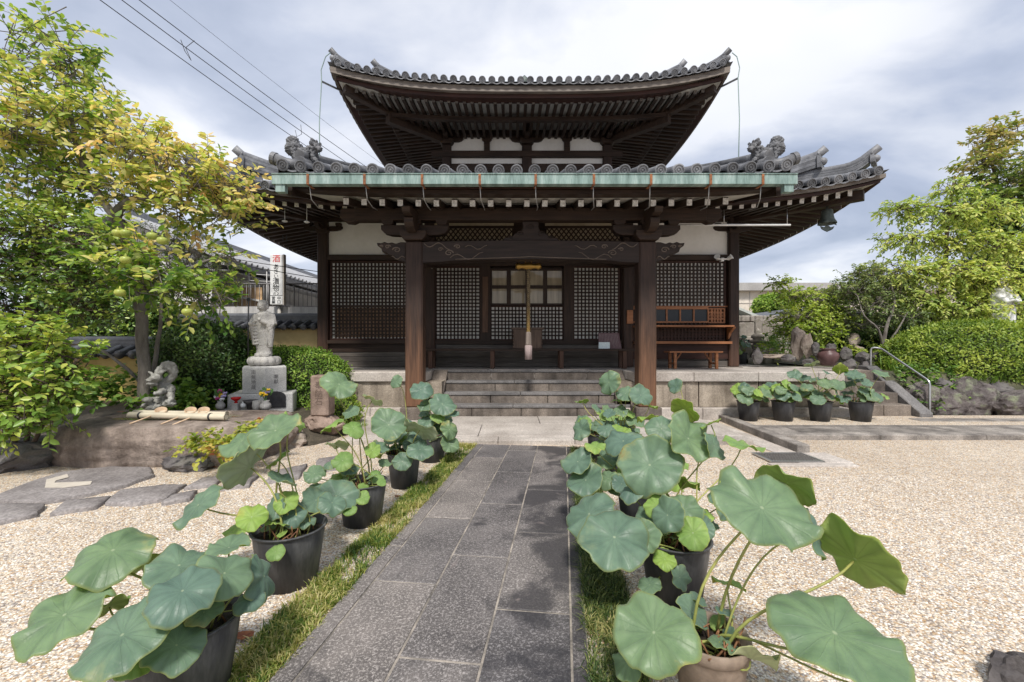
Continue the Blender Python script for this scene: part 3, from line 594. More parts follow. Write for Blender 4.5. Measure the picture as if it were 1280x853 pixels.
# diamond transom high on the wall
for a, c_ in ((546, 640), (683, 773)):
    x0, x1, z0, z1 = wx(a), wx(c_), wz(302.5), wz(287); Y = WY - .1; mb = MB(); p = .118; k = int((x1 - x0) / p) + 3
    def clipseg(xa, za, dx, dz):
        ts = [0, 1]
        if dx > 0: t0, t1 = (x0 - xa) / dx, (x1 - xa) / dx
        else: t0, t1 = (x1 - xa) / dx, (x0 - xa) / dx
        return max(t0, 0), min(t1, 1)
    hh = z1 - z0
    for i in range(-3, k):
        for sg in (1, -1):
            xa = x0 + i * p + (0 if sg > 0 else hh * .8); dx = hh * .8 * sg; t0, t1 = clipseg(xa, z0, dx, hh)
            if t1 - t0 > .05: mb.bar((xa + dx * t0, Y + (.006 if sg > 0 else 0), z0 + hh * t0), (xa + dx * t1, Y + (.006 if sg > 0 else 0), z0 + hh * t1), .012, .03)
    mb.box(x0 - .04, x1 + .04, Y - .03, Y + .03, z0 - .05, z0); mb.box(x0 - .04, x1 + .04, Y - .03, Y + .03, z1, z1 + .05)
    o = mb.build('transom_lattice', W_X, hall)
    mb = MB(); mb.box(x0, x1, Y + .02, Y + .024, z0, z1); mb.build('transom_backing', CREAM, o)
    mb = MB(); mb.box(x0 - .04, x1 + .04, Y - .01, Y + .02, z1 + .055, wz(278)); mb.build('transom_board', CREAM, hall)

# ------------------------------------------------------------------ roofs
class Roof:
    def __init__(s, cx, cy, Rr, z0, lift, slope, curve, dmax, ex=4):
        s.ex = ex
        s.cx, s.cy, s.R, s.z0, s.lift, s.slope, s.curve, s.dmax = cx, cy, Rr, z0, lift, slope, curve, dmax
    def z(s, a, d): return s.z0 + s.slope * d + s.curve * d * d + s.lift * (abs(a) / s.R) ** s.ex * max(0, 1 - d / (s.R * .75)) ** 1.5
    def p(s, k, a, d, dz=0):
        z = s.z(a, d) + dz; x, y = a, -(s.R - d)
        for _ in range(k): x, y = -y, x
        return Vector((s.cx + x, s.cy + y, z))
    def surface(s, mb, dz=0, nd=9, ns=28, d0=0, mi=0, ks=range(4)):
        for k in ks:
            rows = []
            for i in range(nd + 1):
                d = d0 + (s.dmax - d0) * i / nd; w = s.R - d; rows.append([s.p(k, -w + 2 * w * j / ns, d, dz) for j in range(ns + 1)])
            mb.grid(rows, mi)
    def board(s, mb, d0, d1, za, zb, k, ns=30, mi=0):
        rows = []
        for j in range(ns + 1):
            t = -1 + 2 * j / ns; a0 = t * (s.R - d0); a1 = t * (s.R - d1)
            q = [s.p(k, a0, d0), s.p(k, a0, d0), s.p(k, a1, d1), s.p(k, a1, d1)]
            e = s.z(a0, 0) ; zs = [e + za, e + zb, e + zb, e + za]
            q = [Vector((v.x, v.y, z)) for v, z in zip(q, zs)]; rows.append(q + [q[0]])
        mb.grid(rows, mi, sm=False)
def tile_end(mb, c, ax, r, n=16):
    mb.lathe(c, [(r, -.07), (r, 0), (r * .82, .004), (r * .8, -.012), (r * .56, -.012), (r * .52, .0), (r * .40, .0), (r * .36, -.012), (r * .2, -.012), (r * .15, 0), (.0005, .002)], n, axis=ax, sm=False)
def roof_tiles(rf, mb, pitch, tr, fancy=(0,), ks=range(4), d_hi=None):
    for k in ks:
        n = int(rf.R * 2 / pitch / 2); up = Vector((0, 0, 1))
        for i in range(-n, n + 1):
            a = i * pitch; dm = min(d_hi or rf.dmax, rf.R - abs(a) - .05)
            if dm < .15: continue
            m = max(2, int(dm / .5)); pts = [rf.p(k, a, dm * j / m, tr * .35) for j in range(m + 1)]
            mb.tube(pts, tr, 8, cap=False)
            ax = (pts[0] - pts[1]).normalized()
            if k in fancy: tile_end(mb, pts[0] + ax * .05, ax, tr * 1.12)
            else: mb.lathe(pts[0], [(tr * 1.1, -.06), (tr * 1.1, .03), (.0005, .03)], 8, axis=ax)
            # sagging pan tile edge between this row and the next
            a2 = a + pitch
            if a2 < rf.R - .05:
                q = [rf.p(k, a + pitch * t, -.03, -.055 * math.sin(math.pi * t) ** .8 + .0) for t in [j / 6 for j in range(7)]]
                b2 = [rf.p(k, a + pitch * t, .35, -.055 * math.sin(math.pi * t) ** .8 + .0) for t in [j / 6 for j in range(7)]]
                if k in fancy or k in (1, 3): mb.grid([q, [v + Vector((0, 0, -.024)) for v in q]], sm=False); mb.grid([q, b2])
def hip_ridge(rf, k, mb, d0, d1, w, h, dz, tip=.3, n=12):
    """stacked ridge along the hip between side k and k+1, with an upturned end"""
    pts = []
    for i in range(n + 1):
        d = d0 + (d1 - d0) * i / n; v = rf.p(k, rf.R - d, d, dz); t = max(0, 1 - i / n * 2.6); pts.append(v + Vector((0, 0, tip * t ** 2.4)))
    dirv = (pts[0] - pts[1]); dirv.z = 0; dirv.normalize(); side = Vector((-dirv.y, dirv.x, 0))
    for lv in range(4):
        ww = w * (1 - .1 * lv) / 2 * (1.12 if lv % 2 else 1); za, zb = h * lv / 4, h * (lv + 1) / 4 - .006
        mb.grid([[p - side * ww + Vector((0, 0, za)), p - side * ww + Vector((0, 0, zb)), p + side * ww + Vector((0, 0, zb)), p + side * ww + Vector((0, 0, za)), p - side * ww + Vector((0, 0, za))] for p in pts], sm=False)
    top = [p + Vector((0, 0, h + w * .12)) for p in pts]; lead = top[0] + dirv * .16 + Vector((0, 0, .11))
    mb.tube([lead] + top, [w * .34] + [w * .36] * len(top), 10)
    p = pts[0] + dirv * .05                                        # demon-tile block closing the end
    m = Matrix((dirv, side, Vector((0, 0, 1)))).transposed()
    mb.obox(p + Vector((0, 0, h * .42)), (.06, w * 1.3, h * 1.05), m); mb.obox(p + dirv * .02 + Vector((0, 0, h * .05)), (.07, w * 1.75, h * .35), m)
    mb.ball(p + dirv * .05 + Vector((0, 0, h * .5)), (w * .35, w * .35, w * .35), 8, 6)
    for sg in (-1, 1): mb.tube([p + side * sg * w * .3 + Vector((0, 0, h * .8)), p + side * sg * w * .62 + Vector((0, 0, h * 1.0)), p + side * sg * w * .6 + Vector((0, 0, h * 1.22))], [.03, .025, .01], 6)
def zs_soffit(rf, a, d, zin, dw, under): 
    e = rf.z(a, 0) - under; return e + (zin - e) * min(1, d / dw)
def rafters(rf, k, pitch, w, h, d0, d1, zin, dw, under, mats, parent, name, merge=False, paint=True, rowname='rafter_row', endcap=None):
    n = int((rf.R - .12) / pitch); allmb = MB()
    for i in range(-n, n + 1):
        a = i * pitch + (pitch / 2 if not merge else 0); de = min(d1, rf.R - abs(a) - .04)
        if de < d0 + .12: continue
        q0 = rf.p(k, a, d0); q1 = rf.p(k, a, de); q0.z = zs_soffit(rf, a, d0, zin, dw, under); q1.z = zs_soffit(rf, a, de, zin, dw, under)
        mb = allmb if merge else MB(); mb.bar(q0, q1, w, h)
        if paint:
            dv = (q0 - q1).normalized(); mb.bar(q0 + dv * .004, q0 - dv * .003, w * 1.03, h * 1.03, mi=1)
        if not merge: mb.build(name, mats, parent)
    if merge: tag(allmb.build(rowname, mats, parent), kind='stuff')
def soffit(rf, mb, k, zin, dw, under, d0=.05, nd=4, ns=24, dz=.0):
    rows = []
    for i in range(nd + 1):
        d = d0 + (dw - d0) * i / nd; w = rf.R - d; r = []
        for j in range(ns + 1):
            a = -w + 2 * w * j / ns; v = rf.p(k, a, d); v.z = zs_soffit(rf, a, d, zin, dw, under) + dz; r.append(v)
        rows.append(r)
    mb.grid(rows, sm=False)
def hip_rafter(rf, k, d0, d1, zin, dw, under, w, h, dz):
    v0 = rf.p(k, rf.R - d0, d0); v1 = rf.p(k, rf.R - d1, d1); v0.z = zs_soffit(rf, rf.R - d0, d0, zin, dw, under) + dz; v1.z = zs_soffit(rf, rf.R - d1, d1, zin, dw, under) + dz
    return v0, v1

# lower roof
CYB = 15.6
r1 = Roof(AX, CYB, 7.07, 4.47, .5, .36, .012, 4.75)
mb = MB(); r1.surface(mb); roof_tiles(r1, mb, .262, .082)
lower = mb.build('lower_roof', TILE, hall, fix=False)
for k in range(4):
    mb = MB(); hip_ridge(r1, k, mb, .22, 1.1, .22, .17, .03, tip=.16); hip_ridge(r1, k, mb, .84, 4.6, .25, .27, .05, tip=.24); mb.build('hip_ridge', TILE, lower)
mb = MB()
for k in range(4): r1.board(mb, .04, .3, -.135, -.055, k)
mb.build('eave_board', W_FASCIA, lower)
mb = MB()
for k in range(4): r1.board(mb, .10, .28, -.20, -.139, k)
mb.build('eave_fascia', W_RED, lower)
ZIN1, DW1, U1 = 4.72, 2.07, .19
mb = MB()
for k in range(4): soffit(r1, mb, k, ZIN1, DW1, U1, d0=.1)
mb.build('soffit', W_SOFFIT, lower, fix=False)
rafters(r1, 0, .245, .085, .115, .27, 2.0, ZIN1 - .08, DW1, U1 + .06, [W_Y, W_FADE], lower, 'rafter')
for k in (1, 3): rafters(r1, k, .245, .085, .13, .27, 2.0, ZIN1 - .08, DW1, U1 + .06, [W_X, W_FADE], lower, 'rafter', merge=True)
for k in (0, 3):
    v0, v1 = hip_rafter(r1, k, .28, 2.2, ZIN1, DW1, U1, .2, .24, -.16); mb = MB(); mb.bar(v0, v1, .19, .2); mb.build('hip_rafter', W_X, lower, bevel=.01)
# deep eave purlin on the outer face of the wall
mb = MB(); mb.box(OX[0] - .5, OX[1] + .5, WY - .12, WY + .1, 4.54, 4.7); mb.build('wall_plate', W_X, hall)
mb = MB()
for x in OX: mb.box(x - .1, x + .1, WY + .11, 20.6, 4.54, 4.7)
mb.build('side_plate', W_Y, hall)
for x in OX: bracket_set(x, WY - .02, 4.2, .72, wide=1.25, noses=False)

# porch roof (runs out over the steps)
PX, PH, PY, PZ = .372, 4.28, 7.15, 4.345
class PorchRoof:
    R = PH
    def z(s, a, d): return PZ + .30 * d + .008 * d * d + .11 * (abs(a) / PH) ** 4
    def p(s, k, a, d, dz=0): return Vector((PX + a, PY + d, s.z(a, d) + dz))
pr = PorchRoof(); mb = MB()
mb.grid([[pr.p(0, -PH + 2 * PH * j / 30, d) for j in range(31)] for d in (0, .6, 1.2, 2, 3, 3.9)])
i0 = int(PH / .296)
for i in range(-i0, i0 + 1):
    a = i * .296; pts = [pr.p(0, a, d, .03) for d in (0, .5, 1.2, 2, 3, 3.9)]; mb.tube(pts, .088, 10, cap=False); ax = (pts[0] - pts[1]).normalized(); tile_end(mb, pts[0] + ax * .06, ax, .099, 20)
    if i < i0:
        q = [pr.p(0, a + .296 * t, -.03, -.05 * math.sin(math.pi * t)) for t in [j / 6 for j in range(7)]]; b2 = [v + Vector((0, .4, .12)) for v in q]
        mb.grid([q, [v + Vector((0, 0, -.025)) for v in q]], sm=False); mb.grid([q, b2])
porch = mb.build('porch_roof', TILE, hall, fix=False)
for f in (-1, 1):
    mb = MB(); ridge = [pr.p(0, f * (PH - .34), d, .1) for d in (.1, .8, 1.6, 2.6, 3.8)]
    mb.tube(ridge, .11, 10); mb.tube([v + Vector((f * .3, 0, -.01)) for v in ridge], .09, 10); mb.tube([v + Vector((0, 0, .13)) for v in ridge], .085, 10)
    a = pr.p(0, f * (PH - .12), .08, .07); e = a + Vector((f * .20, -.03, .07)); mb.tube([a - Vector((f * .3, 0, .05)), a, e], [.085, .09, .098], 14)
    tile_end(mb, e + Vector((f * .01, 0, .003)), (f, -.05, .3), .105, 18)
    mb.prism([a + Vector((-.3 * f, -.04, -.04)), a + Vector((f * .13, -.04, .0)), a + Vector((f * .05, -.04, -.13)), a + Vector((-.3 * f, -.04, -.15))], (0, .5, .1))
    mb.build('verge_ridge', TILE, porch)
mb = MB()
mb.grid([[pr.p(0, -PH + .05 + (2 * PH - .1) * j / 30, d, -.07) for j in range(31)] for d in (.02, .6, 1.3, 2.2, 3.4)], sm=False)
mb.grid([[pr.p(0, f * (PH - .03), d, z) for z in (-.2, .03)] for d in (0.02, .6, 1.3, 2.2, 3.4) for f in (1,)], sm=False); mb.grid([[pr.p(0, -(PH - .03), d, z) for z in (-.2, .03)] for d in (.02, .6, 1.3, 2.2, 3.4)], sm=False)
mb.build('roof_boarding', W_X, porch, fix=False)
mb = MB()
def pboard(mb, d0, d1, za, zb, a0=-PH + .1, a1=PH - .1, n=30):
    rows = []
    for j in range(n + 1):
        a = a0 + (a1 - a0) * j / n; e = pr.z(a, 0); x = PX + a
        q = [Vector((x, PY + d0, e + za)), Vector((x, PY + d0, e + zb)), Vector((x, PY + d1, e + zb + .02)), Vector((x, PY + d1, e + za + .02))]; rows.append(q + [q[0]])
    mb.grid(rows, sm=False)
pboard(mb, .10, .4, -.215, -.12); mb.build('eave_board', W_RED, porch)
mb = MB(); pboard(mb, .18, .46, -.29, -.218); mb.build('eave_fascia', W_X, porch)
mb = MB(); SL = .21
mb.grid([[Vector((PX + a, PY + d, pr.z(a, 0) - .285 + SL * (d - .4))) for a in (-PH + .3, -2, 0, 2, PH - .3)] for d in (.4, 1.2, 2.2, 3.6)], sm=False); mb.build('soffit', W_SOFFIT, porch, fix=False)
for i in range(22):
    a = -3.30 - .0 + i * .318; x = .36 + a + .02; mb = MB(); z0 = 3.995 + .1 * (abs(a) / PH) ** 4
    mb.bar((x, 7.6, z0), (x, 10.5, z0 + 2.9 * SL), .092, .125); mb.bar((x, 7.596, z0 - .0008), (x, 7.603, z0), .094, .128, mi=1); mb.build('porch_rafter', [W_Y, W_FADE], porch)
for f in (-1, 1):                                               # barge boards at the porch ends
    mb = MB(); x = PX + f * (PH - .22)
    mb.prism([(x, 7.25, 4.0), (x, 7.25, 4.2), (x, 10.3, 5.1), (x, 10.3, 4.75)], (f * .08, 0, 0)); mb.build('barge_board', W_Y, porch)
# copper gutter with rusty straps
gut = MB(); gx0, gx1, gy, gz0, gz1 = wx(343, 7.08), wx(993, 7.08), 7.0, H + (CY - 230) / F * 7.0, H + (CY - 217.5) / F * 7.0
t = .006; gut.box(gx0, gx1, gy, gy + t, gz0, gz1); gut.box(gx0, gx1, gy + .13, gy + .13 + t, gz0, gz1 - .02); gut.box(gx0, gx1, gy + t, gy + .13, gz0, gz0 + t)
gut.box(gx0, gx0 + t, gy + t, gy + .13, gz0 + t, gz1 - .01); gut.box(gx1 - t, gx1, gy + t, gy + .13, gz0 + t, gz1 - .01); gut.tube([(gx0, gy - .004, gz1), (gx1, gy - .004, gz1)], .011, 8)
gut.box(gx1 - .2, gx1 - .05, gy + .02, gy + .12, gz0 - .12, gz0); gut.box(gx0 + .05, gx0 + .2, gy + .02, gy + .12, gz0 - .12, gz0)
gutter = gut.build('gutter', COPPER, hall)
for px in (384.5, 455.4, 527.5, 599.6, 669.6, 742.5, 814, 888.6, 954):
    x = wx(px, 6.99); mb = MB(); mb.box(x - .02, x + .02, gy - .012, gy - .001, gz0 - .01, gz1 + .01); mb.box(x - .02, x + .02, gy - .01, gy + .2, gz0 - .014, gz0 - .002)
    s = mb.build('strap', RUST, gutter); mb = MB(); mb.tube([(x, gy + .05, gz0), (x + .01, gy + .1, gz0 - .22), (x + .05, gy + .25, gz0 - .3), (x + .05, gy + .5, gz0 - .27)], .008, 6); mb.build('hook', flat('grey_wire', (.3, .29, .28), .5, .5), s)

# guardian lions on the porch roof ends
def lion_mesh():
    mb = MB()
    mb.ball((0, 0, .17), (.2, .1, .11)); mb.ball((.14, 0, .16), (.1, .1, .13)); mb.ball((-.16, 0, .2), (.12, .11, .13))
    hx, hz = -.26, .27; mb.ball((hx, -.02, hz), (.1, .1, .1)); mb.ball((hx - .08, -.05, hz - .04), (.06, .06, .05))
    rg = random.Random(5)
    for i in range(22):
        a = rg.uniform(0, 6.28); mb.ball((hx + .06 + .05 * math.cos(a) * rg.random(), -.02 + .11 * math.cos(a), hz + .02 + .11 * math.sin(a)), rg.uniform(.03, .045), 8, 6)
    mb.ball((hx - .03, -.07, hz + .1), .03); mb.ball((hx - .05, .05, hz + .1), .03)
    for i in range(16):
        t = i / 15; mb.ball((.16 + .07 * math.sin(t * 9), .05 * math.cos(t * 11), .2 + .2 * t), .085 + .03 * math.sin(t * 7), 8, 6)
    for x, y in ((-.2, -.08), (-.2, .08), (.15, -.09), (.15, .09)): mb.tube([(x, y, .2), (x - .03, y * 1.1, .08), (x - .06, y * 1.1, .0)], [.06, .045, .05], 8); mb.ball((x - .08, y * 1.1, 0), (.06, .045, .035), 8, 6)
    return remeshed(mb, 'lion', .0115, 1, disp=.02, dscale=34)
lm = lion_mesh(); LIONM = simple('blackened_ornament_tile', [(.3, (.05, .052, .058)), (.7, (.19, .192, .20))], 14, rough=.6, bump=.5)
for f, px in ((-1, 379), (1, 958)):
    o = link_mesh('roof_lion', lm if f < 0 else lm.copy(), LIONM, hall); pos = P(px, 203, 7.5) - ORG[hall.name]; o.location = pos; o.scale = (f * .88, .88, .9)
    if f < 0: lm.materials.clear(); lm.materials.append(LIONM)

# upper storey and roof
UX, UY, UW = .47, 13.2, 2.44
r2 = Roof(UX - .02, 15.64, 5.0, 7.98, .50, .34, .022, 4.85, 3)
def uz(py): return wz(py, UY)
mb = MB(); roof_tiles(r2, mb, .236, .078); r2.surface(mb); upper = mb.build('upper_roof', TILE, hall, fix=False)
mb = MB(); mb.box(UX - .4, UX + .36, 15.26, 16.02, r2.z(0, 4.85) - .1, r2.z(0, 4.85) + .3); mb.lathe((UX - .02, 15.64, r2.z(0, 4.85) + .3), [(.3, 0), (.34, .08), (.3, .2), (.1, .28), (.16, .36), (.22, .5), (.16, .64), (.02, .8)], 16); mb.build('finial', BRONZE, upper)
for k in range(4):
    mb = MB(); hip_ridge(r2, k, mb, .16, 1.2, .2, .13, .03, tip=.06); hip_ridge(r2, k, mb, .95, 4.7, .23, .22, .04, tip=.16); mb.build('hip_ridge', TILE, upper)
mb = MB()
for k in range(4): r2.board(mb, .05, .32, -.215, -.07, k)
mb.build('eave_board', W_FASCIA, upper)
mb = MB()
for k in range(4): r2.board(mb, .16, .42, -.315, -.22, k)
mb.build('eave_fascia', W_RED, upper)
ZIN2, DW2, U2 = 8.02, 2.62, .31
mb = MB()
for k in range(4): soffit(r2, mb, k, ZIN2, DW2, U2, d0=.2)
mb.build('soffit', W_SOFFIT, upper, fix=False)
rafters(r2, 0, .196, .078, .085, .36, 1.3, ZIN2 - .06, DW2, U2 + .05, [W_Y, W_GREY], upper, 'flying_rafter')
rafters(r2, 0, .196, .08, .09, 1.15, 2.55, ZIN2 - .19, DW2, U2 + .16, [W_Y, W_GREY], upper, 'base_rafter')
for k in (1, 3):
    rafters(r2, k, .2, .085, .12, .36, 1.3, ZIN2 - .06, DW2, U2 + .05, [W_X, W_GREY], upper, 'rafter', merge=True)
    rafters(r2, k, .2, .09, .13, 1.15, 2.55, ZIN2 - .19, DW2, U2 + .16, [W_X, W_GREY], upper, 'rafter', merge=True)
mb = MB()                                                       # board carrying the flying rafters
for k in (0, 1, 3):
    rows = []
    for j in range(25):
        t = -1 + 2 * j / 24; q = []
        for d, dz in ((1.12, -.13), (1.12, -.24), (1.3, -.24), (1.3, -.13)):
            a = t * (r2.R - d); v = r2.p(k, a, d); v.z = zs_soffit(r2, a, d, ZIN2, DW2, U2) + dz + .02; q.append(v)
        rows.append(q + [q[0]])
    mb.grid(rows, sm=False)
mb.build('flying_rafter_board', W_X, upper)
for k in (0, 3):
    v0, v1 = hip_rafter(r2, k, .3, 1.35, ZIN2, DW2, U2, .2, .24, -.1); mb = MB(); mb.bar(v0, v1, .18, .2); v2, v3 = hip_rafter(r2, k, 1.15, 2.9, ZIN2, DW2, U2, .2, .24, -.27); mb.bar(v2, v3, .2, .26); mb.build('hip_rafter', W_X, upper, bevel=.01)
for px in (559, 658.5, 758.5):
    x = wx(px, UY); w = .27 if px != 658.5 else .3; mb = MB(); mb.box(x - w / 2, x + w / 2, UY - .13, UY + .13, 6.0, uz(183)); mb.build('upper_post', W_POST, hall, bevel=.02)
    bracket_set(x, UY - .02, uz(183), 1.05, name='upper_bracket', wide=.92, noses=True)
ux0, ux1 = wx(559, UY), wx(758.5, UY)
mb = MB(); mb.box(ux0 - .45, ux1 + .45, UY - .16, UY - .005, uz(198.3), uz(191.2)); mb.box(ux0, ux1, UY - .1, UY + .05, uz(216), uz(206.3)); mb.box(ux0 - .3, ux1 + .3, UY - .12, UY + .1, uz(172.3), uz(164.5)); mb.build('upper_beam', W_X, hall, bevel=.008)
for px in (608.7, 708.5):
    x = wx(px, UY); mb = MB(); mb.prism([(x - .09, UY - .07, uz(191)), (x + .09, UY - .07, uz(191)), (x + .09, UY - .07, uz(178)), (x + .15, UY - .07, uz(176)), (x + .15, UY - .07, uz(172)), (x - .15, UY - .07, uz(172)), (x - .15, UY - .07, uz(176)), (x - .09, UY - .07, uz(178))], (0, .09, 0)); mb.build('strut', W_X, hall)
mb = MB(); mb.box(ux0 - .1, ux1 + .1, UY + .0, UY + .08, 6.0, uz(165)); mb.box(ux0 - .1, ux0 - .02, UY + .085, 18.1, 6, uz(165)); mb.box(ux1 + .02, ux1 + .1, UY + .085, 18.1, 6, uz(165)); mb.box(ux0 - .1, ux1 + .1, 18.1, 18.2, 6, uz(165)); mb.build('upper_wall', PLASTER, hall)
# conductor arms and wires at the upper corners
for f, pe, pt in ((-1, (413, 66), (402, 102)), (1, (915, 66), (922.5, 98))):
    a = P(pt[0], pt[1], 10.62); mb = MB(); mb.bar(P(425 if f < 0 else 893, 113, 11.2), a, .035, .035); arm = mb.build('conductor_arm', flat('grey_steel_arm', (.2, .21, .22), .5, .5), hall)
    mb = MB(); tp = P(pe[0], pe[1], 10.68); end = P(399.5 if f < 0 else 923, 205 if f < 0 else 206, 9.6); mb.tube([tp, tp + Vector((f * .12, 0, -.1)), tp.lerp(a, .6) + Vector((f * .1, 0, 0)), a, a.lerp(end, .5) + Vector((f * .03, 0, 0)), end], .012, 5); mb.build('conductor_wire', flat('green_grey_wire', (.2, .27, .25), .6), arm)
# little lamps and a conduit under the lower eaves
mb = MB(); mb.tube([P(846, 281.5, 8.9), P(988, 281.5, 8.9)], .022, 8); c = mb.build('eave_conduit', WHITE, hall)
mb = MB()
for px, t in ((984, 262), (905, 262)): mb.tube([P(px, 281, 8.9), P(px, t, 8.9)], .008, 6)
mb.build('hanger', STEEL, c)
for px, py, Y in ((356, 277, 9.2), (383.5, 278, 9.0)):
    c = P(px, py, Y); mb = MB(); mb.lathe(c, [(.01, .03), (.05, .015), (.058, 0), (.04, -.012), (.001, -.016)], 14); mb.tube([c + Vector((0, 0, .02)), c + Vector((0, 0, .3))], .006, 6); mb.build('eave_lamp', WHITE, hall)
for px, py in ((356, 302), (374, 317), (392, 324)):
    c = P(px, py, 9.4 + (px - 356) * .04); mb = MB(); mb.tube([c + Vector((-.045, 0, .13)), c + Vector((-.04, 0, 0)), c + Vector((.04, 0, 0)), c + Vector((.045, 0, .13))], .01, 6); mb.build('eave_hook', IRON, hall)
# ------------------------------------------------------------------ things on the porch
def T(name, org, label, cat, group=None): return thing(name, org, label, cat, group)
# long plank bench along the doors
bY = 10.12; t = T('plank_bench', (.4, bY, ZF), 'long low dark plank bench standing along the temple doors', 'bench')
x0, x1, zt = wx(531, bY), wx(792, bY), wz(436, bY)
mb = MB(); mb.box(x0, x1, bY - .3, bY + .22, zt - .05, zt); mb.build('seat', W_X, t, bevel=.006)
for px in (540.5, 616, 700.5, 777.5):
    x = wx(px, bY); mb = MB(); mb.box(x - .045, x + .045, bY - .26, bY - .17, ZF, zt - .05); mb.build('leg', W_POST, t, bevel=.005); mb = MB(); mb.box(x - .045, x + .045, bY + .1, bY + .19, ZF, zt - .05); mb.build('leg', W_POST, t, bevel=.005)
# offering box
t = T('offering_box', (.36, bY - .05, zt), 'brown slatted wooden offering box standing on the plank bench', 'offering box')
x0, x1 = wx(642, bY - .2), wx(677, bY - .2); zb = wz(409.5, bY - .2); mb = MB(); mb.box(x0, x1, bY - .22, bY + .18, zt + .002, zb - .04)
for s in (x0, x1): 
    for i in range(6): mb.box(s - .018, s + .018, bY - .23, bY - .2, zt + .02 + i * .078, zt + .06 + i * .078)
W_BOX = wood('offering_box_timber', (.05, .032, .022), (.14, .095, .07), 'z')
mb.build('body', W_BOX, t, bevel=.004); mb = MB(); mb.box(x0 - .06, x1 + .06, bY - .25, bY - .2, zb - .04, zb); mb.box(x0 - .06, x1 + .06, bY + .16, bY + .2, zb - .04, zb); mb.box(x0 - .06, x0, bY - .2, bY + .16, zb - .04, zb); mb.box(x1, x1 + .06, bY - .2, bY + .16, zb - .04, zb)
mb.build('rim', W_BOX, t); mb = MB()
for i in range(9): x = x0 + .03 + i * (x1 - x0 - .06) / 8; mb.box(x - .014, x + .014, bY - .2, bY + .16, zb - .03, zb - .012)
mb.build('slat_grille', W_BOX, t)
# gong and bell rope
gY = 8.66; gc = P(660.5, 333, gY)
t = T('bell_gong', gc, 'golden brass gong bar hanging under the carved beam above the bell rope', 'gong')
mb = MB(); mb.lathe(gc, [(.001, -.26), (.05, -.255), (.075, -.2), (.05, -.14), (.055, -.1), (.085, 0), (.055, .1), (.05, .14), (.075, .2), (.05, .255), (.001, .26)], 16, axis=(1, 0, 0)); mb.build('body', GOLD, t)
mb = MB(); mb.tube([gc + Vector((-.06, 0, .05)), gc + Vector((-.06, -.02, .17))], .012, 6); mb.tube([gc + Vector((.06, 0, .05)), gc + Vector((.06, -.02, .17))], .012, 6); mb.build('hanger', GOLD, t)
def rope_mat():
    m, nt, b = nt_new('twisted_rope'); v = coords(nt); w = nt.nodes.new("ShaderNodeTexWave"); w.wave_type = 'BANDS'; w.bands_direction = 'DIAGONAL'; w.inputs['Scale'].default_value = 16; nt.links.new(v, w.inputs[0])
    sp = nt.nodes.new("ShaderNodeSeparateXYZ"); nt.links.new(v, sp.inputs[0]); mr = nt.nodes.new("ShaderNodeMapRange"); mr.inputs[1].default_value = -1.3; mr.inputs[2].default_value = -.7; nt.links.new(sp.outputs[2], mr.inputs[0])
    a = ramp(nt, [(0, (.25, .04, .03)), (.35, (.34, .27, .05)), (.6, (.03, .07, .04)), (1, (.36, .26, .07))], w.outputs[0]).outputs[0]
    c = ramp(nt, [(0, (.05, .035, .02)), (1, (.20, .15, .075))], w.outputs[0]).outputs[0]
    nt.links.new(mixc(nt, mr.outputs[0], a, c), b.inputs['Base Color']); bumpy(nt, b, w.outputs[0], .6, .01); b.inputs['Roughness'].default_value = .85; return m
zr = wz(415.5, gY); t = T('bell_rope', gc, 'twisted gold and coloured bell rope with wooden grip before the offering box', 'bell rope')
mb = MB(); k = 60; z0, z1 = gc.z - .07, zr
for s in range(3): mb.tube([Vector((gc.x + .018 * math.cos(i * .8 + s * 2.1), gY - .02 + .018 * math.sin(i * .8 + s * 2.1), z0 + (z1 - z0) * i / k)) for i in range(k + 1)], .022, 6)
mb.build('rope', rope_mat(), t); W_GRIP = wood('pale_grip_timber', (.15, .12, .10), (.36, .30, .26), 'z')
ze = wz(449.5, gY); zm = wz(431.5, gY); mb = MB(); mb.lathe((gc.x, gY - .02, 0), [(.04, zm), (.062, zm + .005), (.056, zr - .02), (.045, zr), (.03, zr + .01)], 8, sm=False); mb.build('grip', W_GRIP, t)
mb = MB(); mb.lathe((gc.x, gY - .02, 0), [(.072, ze), (.074, zm - .02), (.055, zm - .002)], 18); mb.build('tassel', simple('faded_mauve_cloth', [(.3, (.24, .18, .17)), (.7, (.42, .34, .33))], 3, stretch=(30, 30, 1)), t)
# notice board and card
nY = 9.98; t = T('notice_board', P(762, 436, nY), 'purple brown notice board with rows of pale writing leaning on plank bench', 'notice board')
a, b_, c, d = P(748.5, 436, nY), P(777, 436, nY), P(773.5, 416.5, nY + .16), P(748, 416.5, nY + .16)
mb = MB(); mb.prism([a, b_, c, d], (0, .02, .004)); mb.build('panel', simple('purple_brown_board', [(.3, (.12, .07, .075)), (.7, (.19, .125, .13))], 5, rough=.35), t)
mb = MB(); rg = random.Random(2)
for i in range(13):
    u = .05 + i * .07; top = .06 if i else .02; bot = rg.uniform(.45, .6) if u < .6 else rg.uniform(.6, .92); w = top
    while w < bot:
        e = w + rg.uniform(.02, .045); p0 = d.lerp(c, u).lerp(a.lerp(b_, u), w); p1 = d.lerp(c, u).lerp(a.lerp(b_, u), min(e, .95)); mb.bar(p0 + Vector((0, -.004, 0)), p1 + Vector((0, -.004, 0)), .008, .002, up=(0, 1, 0)); w = e + .012
mb.build('writing', flat('pale_grey_paint', (.35, .30, .30)), t)
t = T('notice_card', P(755.5, 436, nY - .05), 'small pale blue white card standing against the purple notice board', 'card')
